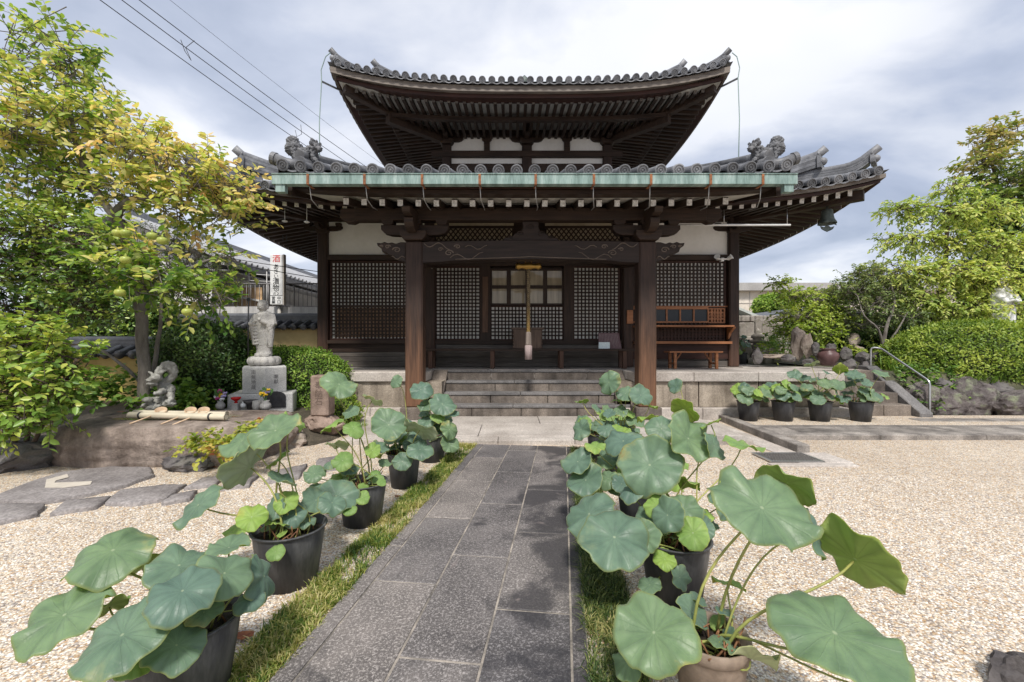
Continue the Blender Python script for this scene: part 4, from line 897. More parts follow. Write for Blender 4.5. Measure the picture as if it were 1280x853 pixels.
mb = MB(); mb.prism([P(748.3, 436, nY - .06), P(762.3, 436, nY - .06), P(762.3, 428, nY - .005), P(748.5, 428, nY - .005)], (0, .006, .001)); mb.build('card', simple('pale_blue_card', [(.3, (.55, .66, .68)), (.7, (.74, .8, .8))], 6), t)
pY = WY - .14; t = T('wooden_plaque', P(787, 396, pY), 'small orange brown wooden plaque hung on post right of doors', 'plaque')
mb = MB(); mb.box(wx(783.3, pY), wx(791, pY), pY - .03, pY, wz(405, pY), wz(388, pY)); mb.build('board', W_ORANGE, t, bevel=.005)
pY = WY - .1; t = T('name_board', P(606.5, 380, pY), 'narrow tall brown name board hung beside the middle glazed doors', 'name board')
mb = MB(); mb.box(wx(603, pY), wx(610, pY), pY - .035, pY, wz(416, pY), wz(346, pY)); mb.build('board', wood('brown_name_board', (.05, .026, .016), (.14, .08, .05), 'z'), t, bevel=.005)
# small benches
def make_bench(org, label, rot=0):
    t = T('wooden_bench', org, label, 'bench', None); t.rotation_euler.z = rot; L, D, Hh = 1.2, .42, .4; o = Vector(org)
    def lb(mb, *a): x0, x1, y0, y1, z0, z1 = a; return mb.box(o.x + x0, o.x + x1, o.y + y0, o.y + y1, o.z + z0, o.z + z1)
    mb = MB()
    for i in range(4): lb(mb, -L / 2, L / 2, -D / 2 + i * D / 4 + .004, -D / 2 + (i + 1) * D / 4 - .004, Hh - .035, Hh)
    mb.build('seat', W_ORANGE, t, bevel=.004)
    for x in (-.47, .47):
        for y in (-.16, .16): mb = MB(); lb(mb, x - .03, x + .03, y - .03, y + .03, 0, Hh - .036); mb.build('leg', W_ORANGE, t, bevel=.004)
        mb = MB(); lb(mb, x - .02, x + .02, -.13, .13, .1, .14); s = 1 if x < 0 else -1
        mb.bar(o + Vector((x + s * .03, 0, .12)), o + Vector((x + s * .2, 0, Hh - .04)), .035, .03); mb.build('brace', W_ORANGE, t)
    return t
make_bench((P(866, 460, 9.95).x, 9.95, ZF), 'small orange brown bench standing under the ticket counter shelf')
o = make_bench((5.78, 12.0, ZF), 'orange brown bench peeping out behind the right corner post', math.radians(90))
# flood lights, dome camera
c = P(903.5, 324, WY - .22); t = T('flood_light', c, 'pair of white flood lights fixed beside the right corner post', 'flood light')
mb = MB(); mb.box(c.x - .03, c.x + .03, c.y, c.y + .1, c.z - .05, c.z + .03); mb.tube([c + Vector((-.1, 0, 0)), c + Vector((.12, 0, .0))], .02, 8); mb.build('mount', WHITE, t)
for dx, ax in ((-.14, (-.5, -.7, .4)), (.16, (.6, -.7, .5))):
    mb = MB(); mb.lathe(c + Vector((dx, -.02, .03)), [(.02, -.07), (.045, -.05), (.05, .03), (.07, .05), (.06, .05), (.001, .035)], 14, axis=ax); mb.build('lamp_head', WHITE, t)
c = P(540, 333, WY - .2); t = T('dome_camera', c, 'small white dome camera fixed under beam left of doors', 'camera'); mb = MB(); mb.lathe(c, [(.001, -.06), (.035, -.045), (.055, 0), (.06, .02), (.06, .04), (.001, .045)], 16); mb.build('housing', WHITE, t); mb = MB(); mb.ball(c + Vector((0, -.03, -.025)), .03, 10, 8); mb.build('lens', gm, t)
# wind bell below the right eave corner
bc = P(1034, 265, 9.25); t = T('wind_bell', bc, 'green bronze wind bell hanging from the right eave corner', 'wind bell')
mb = MB(); mb.lathe(bc, [(.02, .12), (.02, .05), (.08, .045), (.105, .02), (.11, -.06), (.13, -.16), (.17, -.235), (.175, -.26), (.165, -.262), (.12, -.17), (.1, -.05), (.001, 0)], 24)
for sg in (-1, 1): mb.prism([bc + Vector((sg * .15, -.01, -.2)), bc + Vector((sg * .2, -.01, -.285)), bc + Vector((sg * .12, -.01, -.25))], (0, .02, 0))
mb.build('body', BRONZE, t); mb = MB(); mb.tube([bc + Vector((0, 0, -.05)), bc + Vector((0, 0, -.32))], .008, 6)
mb.prism([bc + Vector((x, -.008, z)) for x, z in ((-.03, -.3), (.03, -.3), (.07, -.33), (.15, -.31), (.12, -.37), (.07, -.4), (0, -.43), (-.07, -.4), (-.12, -.37), (-.15, -.31), (-.07, -.33))], (0, .016, 0)); mb.build('clapper', BRONZE, t)

# ------------------------------------------------------------------ foliage helpers
def np_mesh(name, V, Fq, tint=None, smooth=False):
    me = bpy.data.meshes.new(name); n, k = Fq.shape
    me.vertices.add(len(V)); me.vertices.foreach_set('co', V.astype(np.float32).ravel()); me.loops.add(n * k); me.loops.foreach_set('vertex_index', Fq.astype(np.int32).ravel())
    me.polygons.add(n); me.polygons.foreach_set('loop_start', np.arange(0, n * k, k, dtype=np.int32)); me.update(calc_edges=True)
    if tint is not None:
        at = me.attributes.new('tint', 'FLOAT', 'POINT'); at.data.foreach_set('value', tint.astype(np.float32))
    if smooth: me.polygons.foreach_set('use_smooth', [True] * n)
    return me
def unit(a): return a / np.maximum(np.linalg.norm(a, axis=1, keepdims=True), 1e-9)
def leaves_mesh(name, Pp, A, Nn, L, W, tint, org=(0, 0, 0), fold=.16, curl=.12):
    """one folded six-point blade per leaf: Pp base, A along, Nn facing"""
    A = unit(A); B = unit(np.cross(Nn, A)); Nn = np.cross(A, B); L = L[:, None]; W = W[:, None]; P0_ = Pp - np.array(org)
    v = [P0_, P0_ + A * .3 * L + B * .5 * W + Nn * fold * W, P0_ + A * .68 * L + B * .42 * W + Nn * (fold * W - curl * L * .4), P0_ + A * L - Nn * curl * L,
         P0_ + A * .68 * L - B * .42 * W + Nn * (fold * W - curl * L * .4), P0_ + A * .3 * L - B * .5 * W + Nn * fold * W]
    n = len(P0_); V = np.stack(v, 1).reshape(-1, 3); b = (np.arange(n) * 6)[:, None]
    Fq = np.concatenate([b + np.array([[0, 1, 2, 3]]), b + np.array([[0, 3, 4, 5]])], 0); return np_mesh(name, V, Fq, np.repeat(tint, 6))
def twig_leaves(rng, clumps, twigs_mb=None, up=.35, droop=.25, spread=1.0, flatn=.8):
    """clumps: (centre, (rx,ry,rz), twigs, leaves per twig, twig length, leaf length, leaf width, tint) -> arrays for leaves_mesh"""
    PP, AA, NN, LL, WW, TT = [], [], [], [], [], []
    for (c, r, nt_, nl, tl, ll, lw, tint) in clumps:
        c = np.array(c); r = np.array(r); u = rng.normal(size=(nt_, 3)); u = unit(u) * rng.random((nt_, 1)) ** .45; o = c + u * r
        d = unit(unit(u) * .7 * spread + rng.normal(size=(nt_, 3)) * .55 + np.array([0, 0, up])); tt = tint + rng.normal(size=nt_) * .1 + u[:, 2] * .0
        for i in range(nt_):
            tlen = tl * rng.uniform(.6, 1.3); k = max(3, int(nl * rng.uniform(.7, 1.2))); s = np.linspace(.1, 1, k)[:, None]
            side = np.cross(d[i], [0, 0, 1]); side = side / (np.linalg.norm(side) + 1e-6)
            pos = o[i] + d[i] * s * tlen + np.array([0, 0, -1]) * (s ** 2) * tlen * droop; alt = np.where(np.arange(k) % 2 == 0, 1, -1)[:, None]
            a = d[i] * .55 + side * alt * .8 + rng.normal(size=(k, 3)) * .3 + np.array([0, 0, -droop]); nn = np.array([0, 0, flatn]) + rng.normal(size=(k, 3)) * .45 + u[i] * .35
            PP.append(pos); AA.append(a); NN.append(nn); f = rng.uniform(.7, 1.2, k); LL.append(ll * f); WW.append(lw * f); TT.append(np.full(k, tt[i]) + rng.normal(size=k) * .06)
            if twigs_mb is not None: twigs_mb.tube([o[i] - d[i] * tlen * .6, o[i], o[i] + d[i] * tlen * .5 + np.array([0, 0, -.25 * tlen * droop]), o[i] + d[i] * tlen + np.array([0, 0, -tlen * droop])], [.008, .006, .004, .002], 3, cap=False)
    return [np.concatenate(x) for x in (PP, AA, NN, LL, WW, TT)]
def limb(mb, pts, r0, r1, n=8, wob=.04, rng=R, sub=3):
    pts = [Vector(p) for p in pts]; out = []
    for i in range(len(pts) - 1):
        p0 = pts[max(i - 1, 0)]; p1, p2 = pts[i], pts[i + 1]; p3 = pts[min(i + 2, len(pts) - 1)]
        for j in range(sub):
            t = j / sub; out.append(.5 * ((2 * p1) + (p2 - p0) * t + (2 * p0 - 5 * p1 + 4 * p2 - p3) * t * t + (3 * p1 - p0 - 3 * p2 + p3) * t ** 3) + Vector((rng.uniform(-wob, wob), rng.uniform(-wob, wob), rng.uniform(-wob, wob) * .4)))
    out.append(pts[-1]); k = len(out); mb.tube(out, [r0 + (r1 - r0) * (i / (k - 1)) ** .8 for i in range(k)], n); return out
BARK = simple('grey_bark', [(.3, (.10, .085, .075)), (.7, (.26, .235, .21))], 5, stretch=(2, 2, .6), bump=.7, bdist=.02, rough=.9)
BARK_BR = simple('brown_bark', [(.3, (.055, .04, .032)), (.7, (.16, .12, .095))], 6, stretch=(2, 2, .6), bump=.7, bdist=.02, rough=.9)
def tree(name, label, cat, trunk_paths, clumps, mat, bark, seed, group=None, twigs=True, dens=1.0, dt=0, **kw):
    clumps = [c_[:2] + (int(c_[2] * dens),) + c_[3:7] + (c_[7] + dt,) for c_ in clumps]
    rng = np.random.default_rng(seed); org = Vector(trunk_paths[0][0][0]); t = thing(name, org, label, cat, group); mb = MB(); rg = random.Random(seed)
    ends = []
    for pts, r0, r1_ in trunk_paths: ends += limb(mb, pts, r0, r1_, 10 if r0 > .06 else 7, .006 + .06 * min(r0, .15), rg)[3:]
    for cl in clumps:                                           # a limb from the nearest wood to each clump
        c = Vector(cl[0]); q = min(ends, key=lambda e: (e - c).length + max(0, e.z - c.z) * 1.5); ln = (q - c).length
        if ln > .15: limb(mb, [q, q.lerp(c, .5) + Vector((rg.uniform(-.1, .1), rg.uniform(-.1, .1), .08 * ln)), c, c + (c - q) * .25], min(.045, .012 + .014 * ln), .006, 6, .02, rg)
    tw = mb if twigs else None
    arr = twig_leaves(rng, clumps, tw, **kw); mb.build('trunk', bark, t, fix=False)
    me = leaves_mesh('crown', *arr, org=org); link_mesh('crown', me, mat, t); return t
def PC(px, py, Y, rx, ry, depth, nt_, nl, tl, ll, lw, tint):
    return (P(px, py, Y), (rx / F * Y, depth, ry / F * Y), nt_, nl, tl, ll, lw, tint)
def hedge(name, label, cat, c, rad, n, mat, leafL, leafW, seed, dome=2.0, tint=.5, zfloor=None, core=None, group=None, wild=.05, lump=.06):
    """clipped shrub: solid core coloured dark for its shaded inside, outer skin of small leaves"""
    rng = np.random.default_rng(seed); c = np.array(c); rad = np.array(rad); u = unit(rng.normal(size=(int(n * 1.5), 3)))
    k = (np.abs(u) ** dome).sum(1) ** (-1 / dome); u = u * k[:, None]; off = seed * 1.37
    lm_ = np.array([mnoise.fractal(Vector(x * 2.6) + Vector((off, 0, 0)), 1, 2, 3) for x in u]); pos = c + u * rad * (1 + lm_ * lump + rng.normal(size=len(u)) * wild * .5 - np.abs(rng.normal(size=len(u))) * .03)[:, None]
    if zfloor is not None: keep = pos[:, 2] > zfloor; pos, u, lm_ = pos[keep], u[keep], lm_[keep]
    m = len(pos); org = Vector((c[0], c[1], zfloor if zfloor is not None else c[2] - rad[2])); t = thing(name, org, label, cat, group)
    out = unit(u / rad); a = unit(rng.normal(size=(m, 3)) + out * .5 + np.array([0, 0, .3])); nn = out + rng.normal(size=(m, 3)) * .5 + np.array([0, 0, .4]); f = rng.uniform(.7, 1.25, m)
    me = leaves_mesh('foliage', pos, a, nn, leafL * f, leafW * f, tint + lm_ * .5 + rng.normal(size=m) * .1, org=org); link_mesh('foliage', me, mat, t)
    bm = bmesh.new(); bmesh.ops.create_icosphere(bm, subdivisions=4, radius=1)
    for v in bm.verts:
        x = v.co; kk = (abs(x.x) ** dome + abs(x.y) ** dome + abs(x.z) ** dome) ** (-1 / dome); x = x * kk; nz = mnoise.fractal(x * 2.6 + Vector((off, 0, 0)), 1, 2, 3); x = x * (.93 + nz * lump)
        z = c[2] + x.z * rad[2]
        if zfloor is not None: z = max(z, zfloor - .02)
        v.co = Vector((c[0] + x.x * rad[0], c[1] + x.y * rad[1], z)) - org
    me = bpy.data.meshes.new('inner_core'); bm.to_mesh(me); bm.free(); link_mesh('inner_core', me, core or HEDGE_CORE, t); return t
HEDGE_CORE = simple('shaded_core', [(.3, (.03, .042, .014)), (.7, (.075, .10, .035))], 30, bump=1, bdist=.04)  # dark core colour stands in for the shade between the leaves
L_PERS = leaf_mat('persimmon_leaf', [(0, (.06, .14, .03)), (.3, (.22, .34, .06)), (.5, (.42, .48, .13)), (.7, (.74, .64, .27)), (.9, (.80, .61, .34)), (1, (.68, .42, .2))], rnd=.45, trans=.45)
L_CAM = leaf_mat('camellia_leaf', [(0, (.025, .06, .018)), (.45, (.09, .18, .035)), (.75, (.27, .38, .065)), (1, (.46, .50, .10))], rough=.32, trans=.2, spec=.5)
L_SHRUB = leaf_mat('pale_shrub_leaf', [(0, (.06, .13, .03)), (.5, (.20, .33, .06)), (.8, (.42, .49, .10)), (1, (.50, .50, .11))], rough=.35, trans=.3)
L_FINE = leaf_mat('fine_grey_green_leaf', [(0, (.06, .11, .035)), (.5, (.17, .24, .08)), (1, (.34, .36, .13))])
L_DOG = leaf_mat('dogwood_leaf', [(0, (.08, .18, .03)), (.5, (.36, .46, .11)), (.85, (.60, .62, .19)), (1, (.66, .63, .22))], trans=.4)
L_BRIGHT = leaf_mat('bright_green_leaf', [(0, (.10, .20, .03)), (.5, (.30, .41, .07)), (1, (.50, .54, .13))], trans=.45)
L_MAG = leaf_mat('rusty_backed_leaf', [(0, (.04, .09, .025)), (.5, (.15, .23, .055)), (.78, (.34, .38, .10)), (1, (.46, .37, .16))], rough=.35)
L_DARK = leaf_mat('dark_evergreen_leaf', [(0, (.018, .045, .014)), (.5, (.055, .11, .028)), (1, (.15, .22, .05))], rough=.4, trans=.2)
L_HEDGE = leaf_mat('clipped_hedge_leaf', [(0, (.06, .13, .02)), (.5, (.18, .31, .045)), (1, (.36, .46, .09))], trans=.3)
L_AZA = leaf_mat('azalea_leaf', [(0, (.05, .10, .015)), (.5, (.19, .285, .04)), (1, (.42, .48, .09))], trans=.3)
L_COVER = leaf_mat('ground_cover_leaf', [(0, (.04, .1, .025)), (.5, (.15, .27, .05)), (1, (.32, .42, .08))], trans=.3)
L_AUTUMN = leaf_mat('turning_cover_leaf', [(0, (.14, .22, .03)), (.5, (.36, .38, .06)), (.8, (.5, .40, .09)), (1, (.45, .16, .08))], trans=.3)
GRASS_Y = leaf_mat('straw_and_green_grass', [(0, (.05, .11, .018)), (.35, (.15, .23, .035)), (.58, (.38, .37, .10)), (1, (.60, .52, .27))], trans=.35, rnd=.8)
GRASS_D = leaf_mat('dark_mondo_grass', [(0, (.018, .04, .012)), (.5, (.065, .11, .025)), (.85, (.22, .24, .07)), (1, (.40, .36, .15))], trans=.25, rnd=.8)

# ------------------------------------------------------------------ left garden
SOIL = simple('garden_soil', [(.3, (.045, .038, .028)), (.7, (.12, .10, .072))], 5, bump=.8, bdist=.04, fine=.6)
def bedz(x, y):
    s = min(max((y - 6.2) / 1.2, 0), 1); e = min(max((-2.65 - x) / .8, 0), 1); return -.02 + .37 * s * s * (3 - 2 * s) * (e * e * (3 - 2 * e)) + .03 * mnoise.noise(Vector((x, y, 0)))
mb = MB(); mb.grid([[(x, y, bedz(x, y)) for x in np.linspace(-16, -2.3, 60)] for y in np.linspace(4.6, 16, 50)]); tag(mb.build('garden_soil', SOIL), kind='structure')
# ochre garden wall, two lengths
OCHRE = simple('ochre_plaster', [(.3, (.44, .34, .16)), (.7, (.60, .48, .25))], 1.1, bump=.1, fine=.15); OCHRE2 = simple('worn_ochre_plaster', [(.3, (.34, .25, .08)), (.7, (.52, .40, .15))], 1.5, bump=.15, fine=.2)
def garden_wall(name, label, x0, x1, y, ztop, pitch, mat, th=.32):
    t = thing(name, ((x0 + x1) / 2, y, 0), label, 'garden wall'); mb = MB(); mb.box(x0, x1, y - th / 2, y + th / 2, -.1, ztop - .22); mb.box(x0, x1, y - th / 2 - .03, y + th / 2 + .03, ztop - .3, ztop - .245); mb.build('wall', mat, t, bevel=.006)
    mb = MB(); z0 = ztop - .2; q = .42
    mb.grid([[(x, y + s * q, z0 if s else z0 + .17) for x in (x0, x1)] for s in (-1, 0, 1)], sm=False); mb.grid([[(x, y + s * q, z0 - .03 if s else z0 + .1) for x in (x0, x1)] for s in (-1, 0, 1)], sm=False)
    n = int((x1 - x0) / pitch)
    for i in range(n + 1):
        x = x0 + i * pitch
        for s in (-1, 1):
            a = Vector((x, y + s * (q + .03), z0 - .005)); e = Vector((x, y, z0 + .17)); mb.tube([a, e], pitch * .29, 10); mb.lathe(a, [(pitch * .32, .04), (pitch * .32, -.01), (.001, -.012)], 12, axis=(e - a).normalized())
    mb.box(x0, x1, y - .13, y + .13, z0 + .14, z0 + .21); mb.box(x0, x1, y - .1, y + .1, z0 + .216, z0 + .27); mb.tube([(x0, y, z0 + .29), (x1, y, z0 + .29)], .085, 10)
    mb.build('tile_coping', TILE_DK, t, fix=False); return t
garden_wall('plaster_garden_wall', 'ochre plaster garden wall with dark tile coping behind statue', -9.2, -4.68, 11.2, 2.14, .25, OCHRE)
garden_wall('plaster_garden_wall', 'lower ochre wall with tile coping behind the persimmon trunk', -14.0, -6.6, 9.0, 1.5, .27, OCHRE2)
mb = MB(); post_o = thing('bamboo_post', P(211, 470, 8.6), 'thin dark upright post beside the round clipped shrub', 'post'); mb.tube([P(211, 500, 8.6), P(211, 398, 8.6)], .04, 8); mb.build('pole', BARK_BR, post_o)
# stone water basin
bo = Vector((-4.55, 6.0, 0)); basin = thing('water_basin', bo, 'broad flat topped natural rock water basin beside the gravel', 'water basin')
me = rock_mesh('basin_rock', (1, 1, 1), 21, 6, .02, cuts=0)
for v in me.vertices:
    p = v.co; p = p * (abs(p.x) ** 4.5 + abs(p.y) ** 4.5 + abs(p.z) ** 4.5) ** (-1 / 4.5)
    k = 1 + .07 * mnoise.fractal(p * 1.6, 1, 2, 5) + .025 * mnoise.fractal(p * 5, 1, 2, 4); p = Vector((p.x * 1.36 * k * (1 + .05 * p.z), p.y * .74 * k * (1 + .06 * p.z), p.z * .53 * (1 + (k - 1) * .5))); v.co = p
    p = v.co; p.z = max(p.z, -.1)
    if p.z > .40:
        p.z = .50 + (p.z - .5) * .35; q = ((p.x + .12) / .92) ** 2 + ((p.y - .05) / .40) ** 2
        if q < 1: p.z -= .16 * min(1, (1 - q) * 4)
o = link_mesh('basin_rock', me, stone('basin_stone', (.13, .10, .085), (.40, .33, .28), 1.5, streak=True, moss=.35, mosscol=(.10, .085, .07), bump=.9, bdist=.05), basin)
wm, nt, b = nt_new('basin_water'); b.inputs['Base Color'].default_value = (.16, .145, .09, 1); b.inputs['Roughness'].default_value = .1; b.inputs['Specular IOR Level'].default_value = .7; bumpy(nt, b, noise_n(nt, coords(nt), 5, 2), .05, .01)
mb = MB(); mb.add([bo + Vector((-.12 + .9 * math.cos(a), .05 + .39 * math.sin(a), .472)) for a in np.linspace(0, 6.283, 40, endpoint=False)], [tuple(range(40))]); mb.build('water', wm, basin)
BAMBOO = wood('pale_bamboo', (.38, .33, .24), (.62, .57, .45), 'x', rough=.45)
zt = .52
for i, (a, e, dy) in enumerate((((162, 519), (283, 521.5), 5.72), ((168, 516.5), (283.5, 519), 5.86))):
    p0, p1 = P(a[0], a[1], dy), P(e[0], e[1], dy - .12); t = thing('bamboo_pole', p0, ('pale bamboo pole laid across basin, the nearer of two' if i == 0 else 'pale bamboo pole laid across basin, behind the nearer pole'), 'bamboo pole')
    mb = MB(); n = 40; pts = [p0.lerp(p1, k / n) for k in range(n + 1)]; mb.tube(pts, [.043 + (.004 if k % 9 == 4 else 0) for k in range(n + 1)], 14, cap=False); mb.tube([p1, p1.lerp(p0, .3)], .034, 12); mb.build('pole', BAMBOO, t, fix=False)
    mb = MB(); mb.tube([p1 - (p1 - p0).normalized() * .03, p1 - (p1 - p0).normalized() * .025], .036, 12); mb.build('bore', BARK_BR, t)
    if i == 0:
        for f in (.12, .84): mb = MB(); c = p0.lerp(p1, f); mb.lathe(c, [(.047, -.012), (.05, 0), (.047, .012)], 14, axis=(p1 - p0).normalized()); mb.build('binding', IRON, t)
LADLE = wood('pale_ladle_timber', (.46, .32, .20), (.68, .52, .37), 'z', rough=.6)
for (cx_, hx, hy, lab) in ((201.5, 162, 530, 'leftmost pale wooden ladle lying across the bamboo poles'), (238.5, 201, 530.5, 'middle pale wooden ladle lying across the bamboo poles'), (255, 215.5, 531.5, 'rightmost pale wooden ladle lying across the bamboo poles')):
    c = P(cx_, 515.5, 5.77); h = P(hx, hy, 5.42); t = thing('ladle', c, lab, 'ladle'); ax = Vector((.25, -.45, .85)).normalized()
    mb = MB(); mb.lathe(c, [(.001, -.035), (.066, -.035), (.068, .04), (.061, .04), (.059, -.028), (.001, -.028)], 18, axis=ax); mb.build('cup', LADLE, t); mb = MB(); mb.tube([c + (h - c).normalized() * .06, h], .0095, 6); mb.build('handle', LADLE, t)
# dragon spout
dz0 = P(195, 512, 6.35); t = thing('dragon_spout', dz0, 'green bronze dragon water spout rearing over the rock basin', 'dragon spout')
mb = MB(); o_ = dz0
def q(px, py, dy=0): return P(px, py, 6.35 + dy)
body = [q(192, 505, .05), (q(207, 500, .1)), q(213, 491, .05), q(205, 488, 0), q(202, 482, 0), q(210, 476, .05), q(216.5, 469.5, .08), q(214, 463, .06), q(206, 460, 0), q(199, 463, -.06), q(198, 470, -.1)]
pts = limb(MB(), body, 1, 1, sub=5, wob=0); mb.tube(pts, [.062 - .016 * i / len(pts) for i in range(len(pts))], 10)
for i in range(0, len(pts) - 4, 2): mb.ball(pts[i] + Vector((.03, .02, .06)), (.03, .03, .05), 6, 5)
mb.ball(q(195, 473, -.12), (.075, .09, .055)); mb.ball(q(188, 475.5, -.16), (.06, .055, .026)); mb.ball(q(190, 480, -.14), (.055, .08, .03))
for a, e in (((200, 468), (210, 463)), ((198, 467), (204, 460)), ((192, 471), (185, 465)), ((189, 476), (182, 476)), ((196, 480), (188, 486))): mb.tube([q(*a, -.12), q((a[0] + e[0]) / 2, (a[1] + e[1]) / 2 - 2, -.1), q(*e, -.06)], [.028, .022, .01], 6)
rg = random.Random(8)
for i in range(18): mb.ball(q(rg.uniform(182, 213), rg.uniform(499, 512), rg.uniform(-.15, .15)), (rg.uniform(.04, .1), rg.uniform(.05, .1), rg.uniform(.02, .05)), 8, 6)
mb.tube([q(205, 488, -.05), q(198, 492, -.15), q(192, 492, -.2)], [.05, .04, .03], 7); mb.tube([q(213, 492, -.05), q(214, 500, -.1), q(208, 505, -.16)], [.05, .04, .03], 7)
link_mesh('body', remeshed(mb, 'dragon', .0115, 1, org=dz0, disp=.01, dscale=34), simple('weathered_bronze', [(.3, (.16, .155, .14)), (.7, (.38, .375, .345))], 12, rough=.6, metal=.15), t)
# standing stone statue on lotus base
SY = 7.6; so = P(330, 512, SY); t = thing('stone_statue', so, 'grey stone robed statue with a staff on a lotus pedestal', 'statue')
def sq(px, py, dy=0): return P(px, py, SY + dy)
mb = MB(); c0 = sq(329, 500); s_ = SY / F
zb = sq(0, 513).z; z1 = sq(0, 490).z; z2 = sq(0, 457.5).z; z3 = sq(0, 445.5).z
mb.obox((sq(328, 0).x - .0, SY + .1, (zb + z1) / 2 - .1), (.98, .85, z1 - zb + .2), Matrix.Rotation(math.radians(20), 3, 'Z')); plinth = mb.build('plinth', S_GRAN, t, bevel=.015)
mb = MB(); mb.lathe((sq(329, 0).x, SY + .05, 0), [(.385, z1 + .001), (.385, z2 - .02), (.36, z2)], 6, sm=False); ped = mb.build('pedestal', S_GRAN, t, bevel=.008); ped.rotation_euler.z = 0
mb = MB(); lx = sq(328.5, 0).x; ly = SY + .05; mb.lathe((lx, ly, 0), [(.16, z2), (.24, z2 + .03), (.25, z2 + .12), (.22, z3 - .01), (.001, z3)], 24)
for i in range(12): a = i * math.pi / 6; mb.ball((lx + .185 * math.cos(a), ly + .185 * math.sin(a), z2 + .085), (.085, .085, .085), 10, 8)
mb.build('lotus_base', S_GRAN2, t)
mb = MB(); hgt = sq(0, 375.5).z - z3; e = 0.0
prof = [(.125, 0), (.135, .03), (.13, .12), (.15, .25), (.165, .42), (.17, .55), (.165, .66), (.15, .74), (.10, .79), (.055, .815)]
mb.lathe((lx, ly, z3), [(r, z * hgt) for r, z in prof], 24, sx=1.0, sy=.72)
for sg, drop in ((-1, .34), (1, .22)):
    sh = Vector((lx + sg * .13, ly - .01, z3 + hgt * .74)); el = Vector((lx + sg * .19, ly - .05, z3 + hgt * .56)); ha = Vector((lx + sg * (.15 if sg < 0 else .04), ly - .17, z3 + hgt * (.58 if sg < 0 else .62)))
    mb.tube([sh, el], [.06, .06], 8); mb.tube([el, ha], [.062, .04], 8); mb.ball(ha, (.035, .04, .035), 8, 6)
    mb.tube([el.lerp(ha, .4), Vector((lx + sg * .15, ly - .06, z3 + hgt * .42)), Vector((lx + sg * .14, ly - .05, z3 + hgt * (.2 if sg < 0 else .16)))], [.06, .055, .035], 8)
    for k in range(3): mb.tube([Vector((lx + sg * (.10 + .035 * k), ly - .11 + .02 * k, z3 + hgt * .5)), Vector((lx + sg * (.09 + .035 * k), ly - .10 + .02 * k, z3 + hgt * .2))], [.016, .012], 5)
for i in range(8): mb.tube([(lx - .10 + .02 * abs(k) * .0 + k * .028, ly - .118 - .006 * math.cos(k * .7) + .012 * abs(k), z3 + hgt * (.62 - i * .058) + .018 * (abs(k) ** 1.4) * .35) for k in range(-1, 5)], .012, 5)
mb.tube([(lx - .06, ly - .06, z3 + .05), (lx - .06, ly - .06, z3)], [.07, .075], 10); mb.tube([(lx + .06, ly - .06, z3 + .05), (lx + .06, ly - .06, z3)], [.07, .075], 10)
hc = Vector((lx - .01, ly - .035, z3 + hgt * .905)); mb.tube([hc + Vector((0, .01, -.13)), hc], [.055, .05], 10); mb.ball(hc, (.083, .092, .105), 16, 12); mb.ball(hc + Vector((0, -.085, -.012)), (.016, .02, .026), 8, 6)
for sg in (-1, 1): mb.ball(hc + Vector((sg * .086, .01, -.02)), (.016, .024, .05), 8, 6); mb.ball(hc + Vector((sg * .034, -.075, .012)), (.024, .016, .012), 8, 6)
mb.ball(hc + Vector((0, -.08, -.05)), (.028, .014, .01), 8, 6); mb.ball((lx + .03, ly - .2, z3 + hgt * .65), .035, 8, 6)
link_mesh('figure', remeshed(mb, 'figure', .0082, 1, org=so, disp=.005, dscale=40), S_GRAN2, t)
mb = MB(); sx_ = sq(316, 0).x; mb.tube([(sx_, ly - .19, z3 + .01), (sx_ + .01, ly - .19, z3 + hgt * .98)], .011, 8); mb.lathe((sx_ + .01, ly - .19, z3 + hgt * 1.0), [(.03, -.01), (.036, 0), (.03, .01)], 14, axis=(0, 1, 0)); mb.build('staff', IRON, t)
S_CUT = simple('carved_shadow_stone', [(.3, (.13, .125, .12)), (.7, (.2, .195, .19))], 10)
for i, (txt, ang) in enumerate((('南\n無\n地\n蔵', 270), ('奉\n献', 330))):
    a = math.radians(ang); rr = .385 * math.cos(math.pi / 6) + .002; nrm = Vector((math.cos(a), math.sin(a), 0)); r_ = Vector((-nrm.y, nrm.x, 0)); c = Vector((sq(329, 0).x, SY + .05, (z1 + z2) / 2)) + nrm * rr
    text_mb(txt, .085, c, r_, (0, 0, 1), .001).build('inscription', S_CUT, ped)
S_BLACK = simple('polished_black_stone', [(.3, (.02, .02, .022)), (.7, (.05, .05, .055))], 8, rough=.25)
rot = Matrix.Rotation(math.radians(20), 3, 'Z'); mb = MB(); base = Vector((sq(328, 0).x, SY + .1, 0)); arch = [(-.16, .02), (.16, .02), (.16, .2)] + [(.16 * math.cos(a), .2 + .1 * math.sin(a)) for a in np.linspace(0.2, 2.94, 8)] + [(-.16, .2)]
mb.prism([base + rot @ Vector((.22 + u, -.43, zb + .06 + w)) for u, w in arch], rot @ Vector((0, -.012, 0))); mb.build('arched_plate', S_BLACK, plinth)
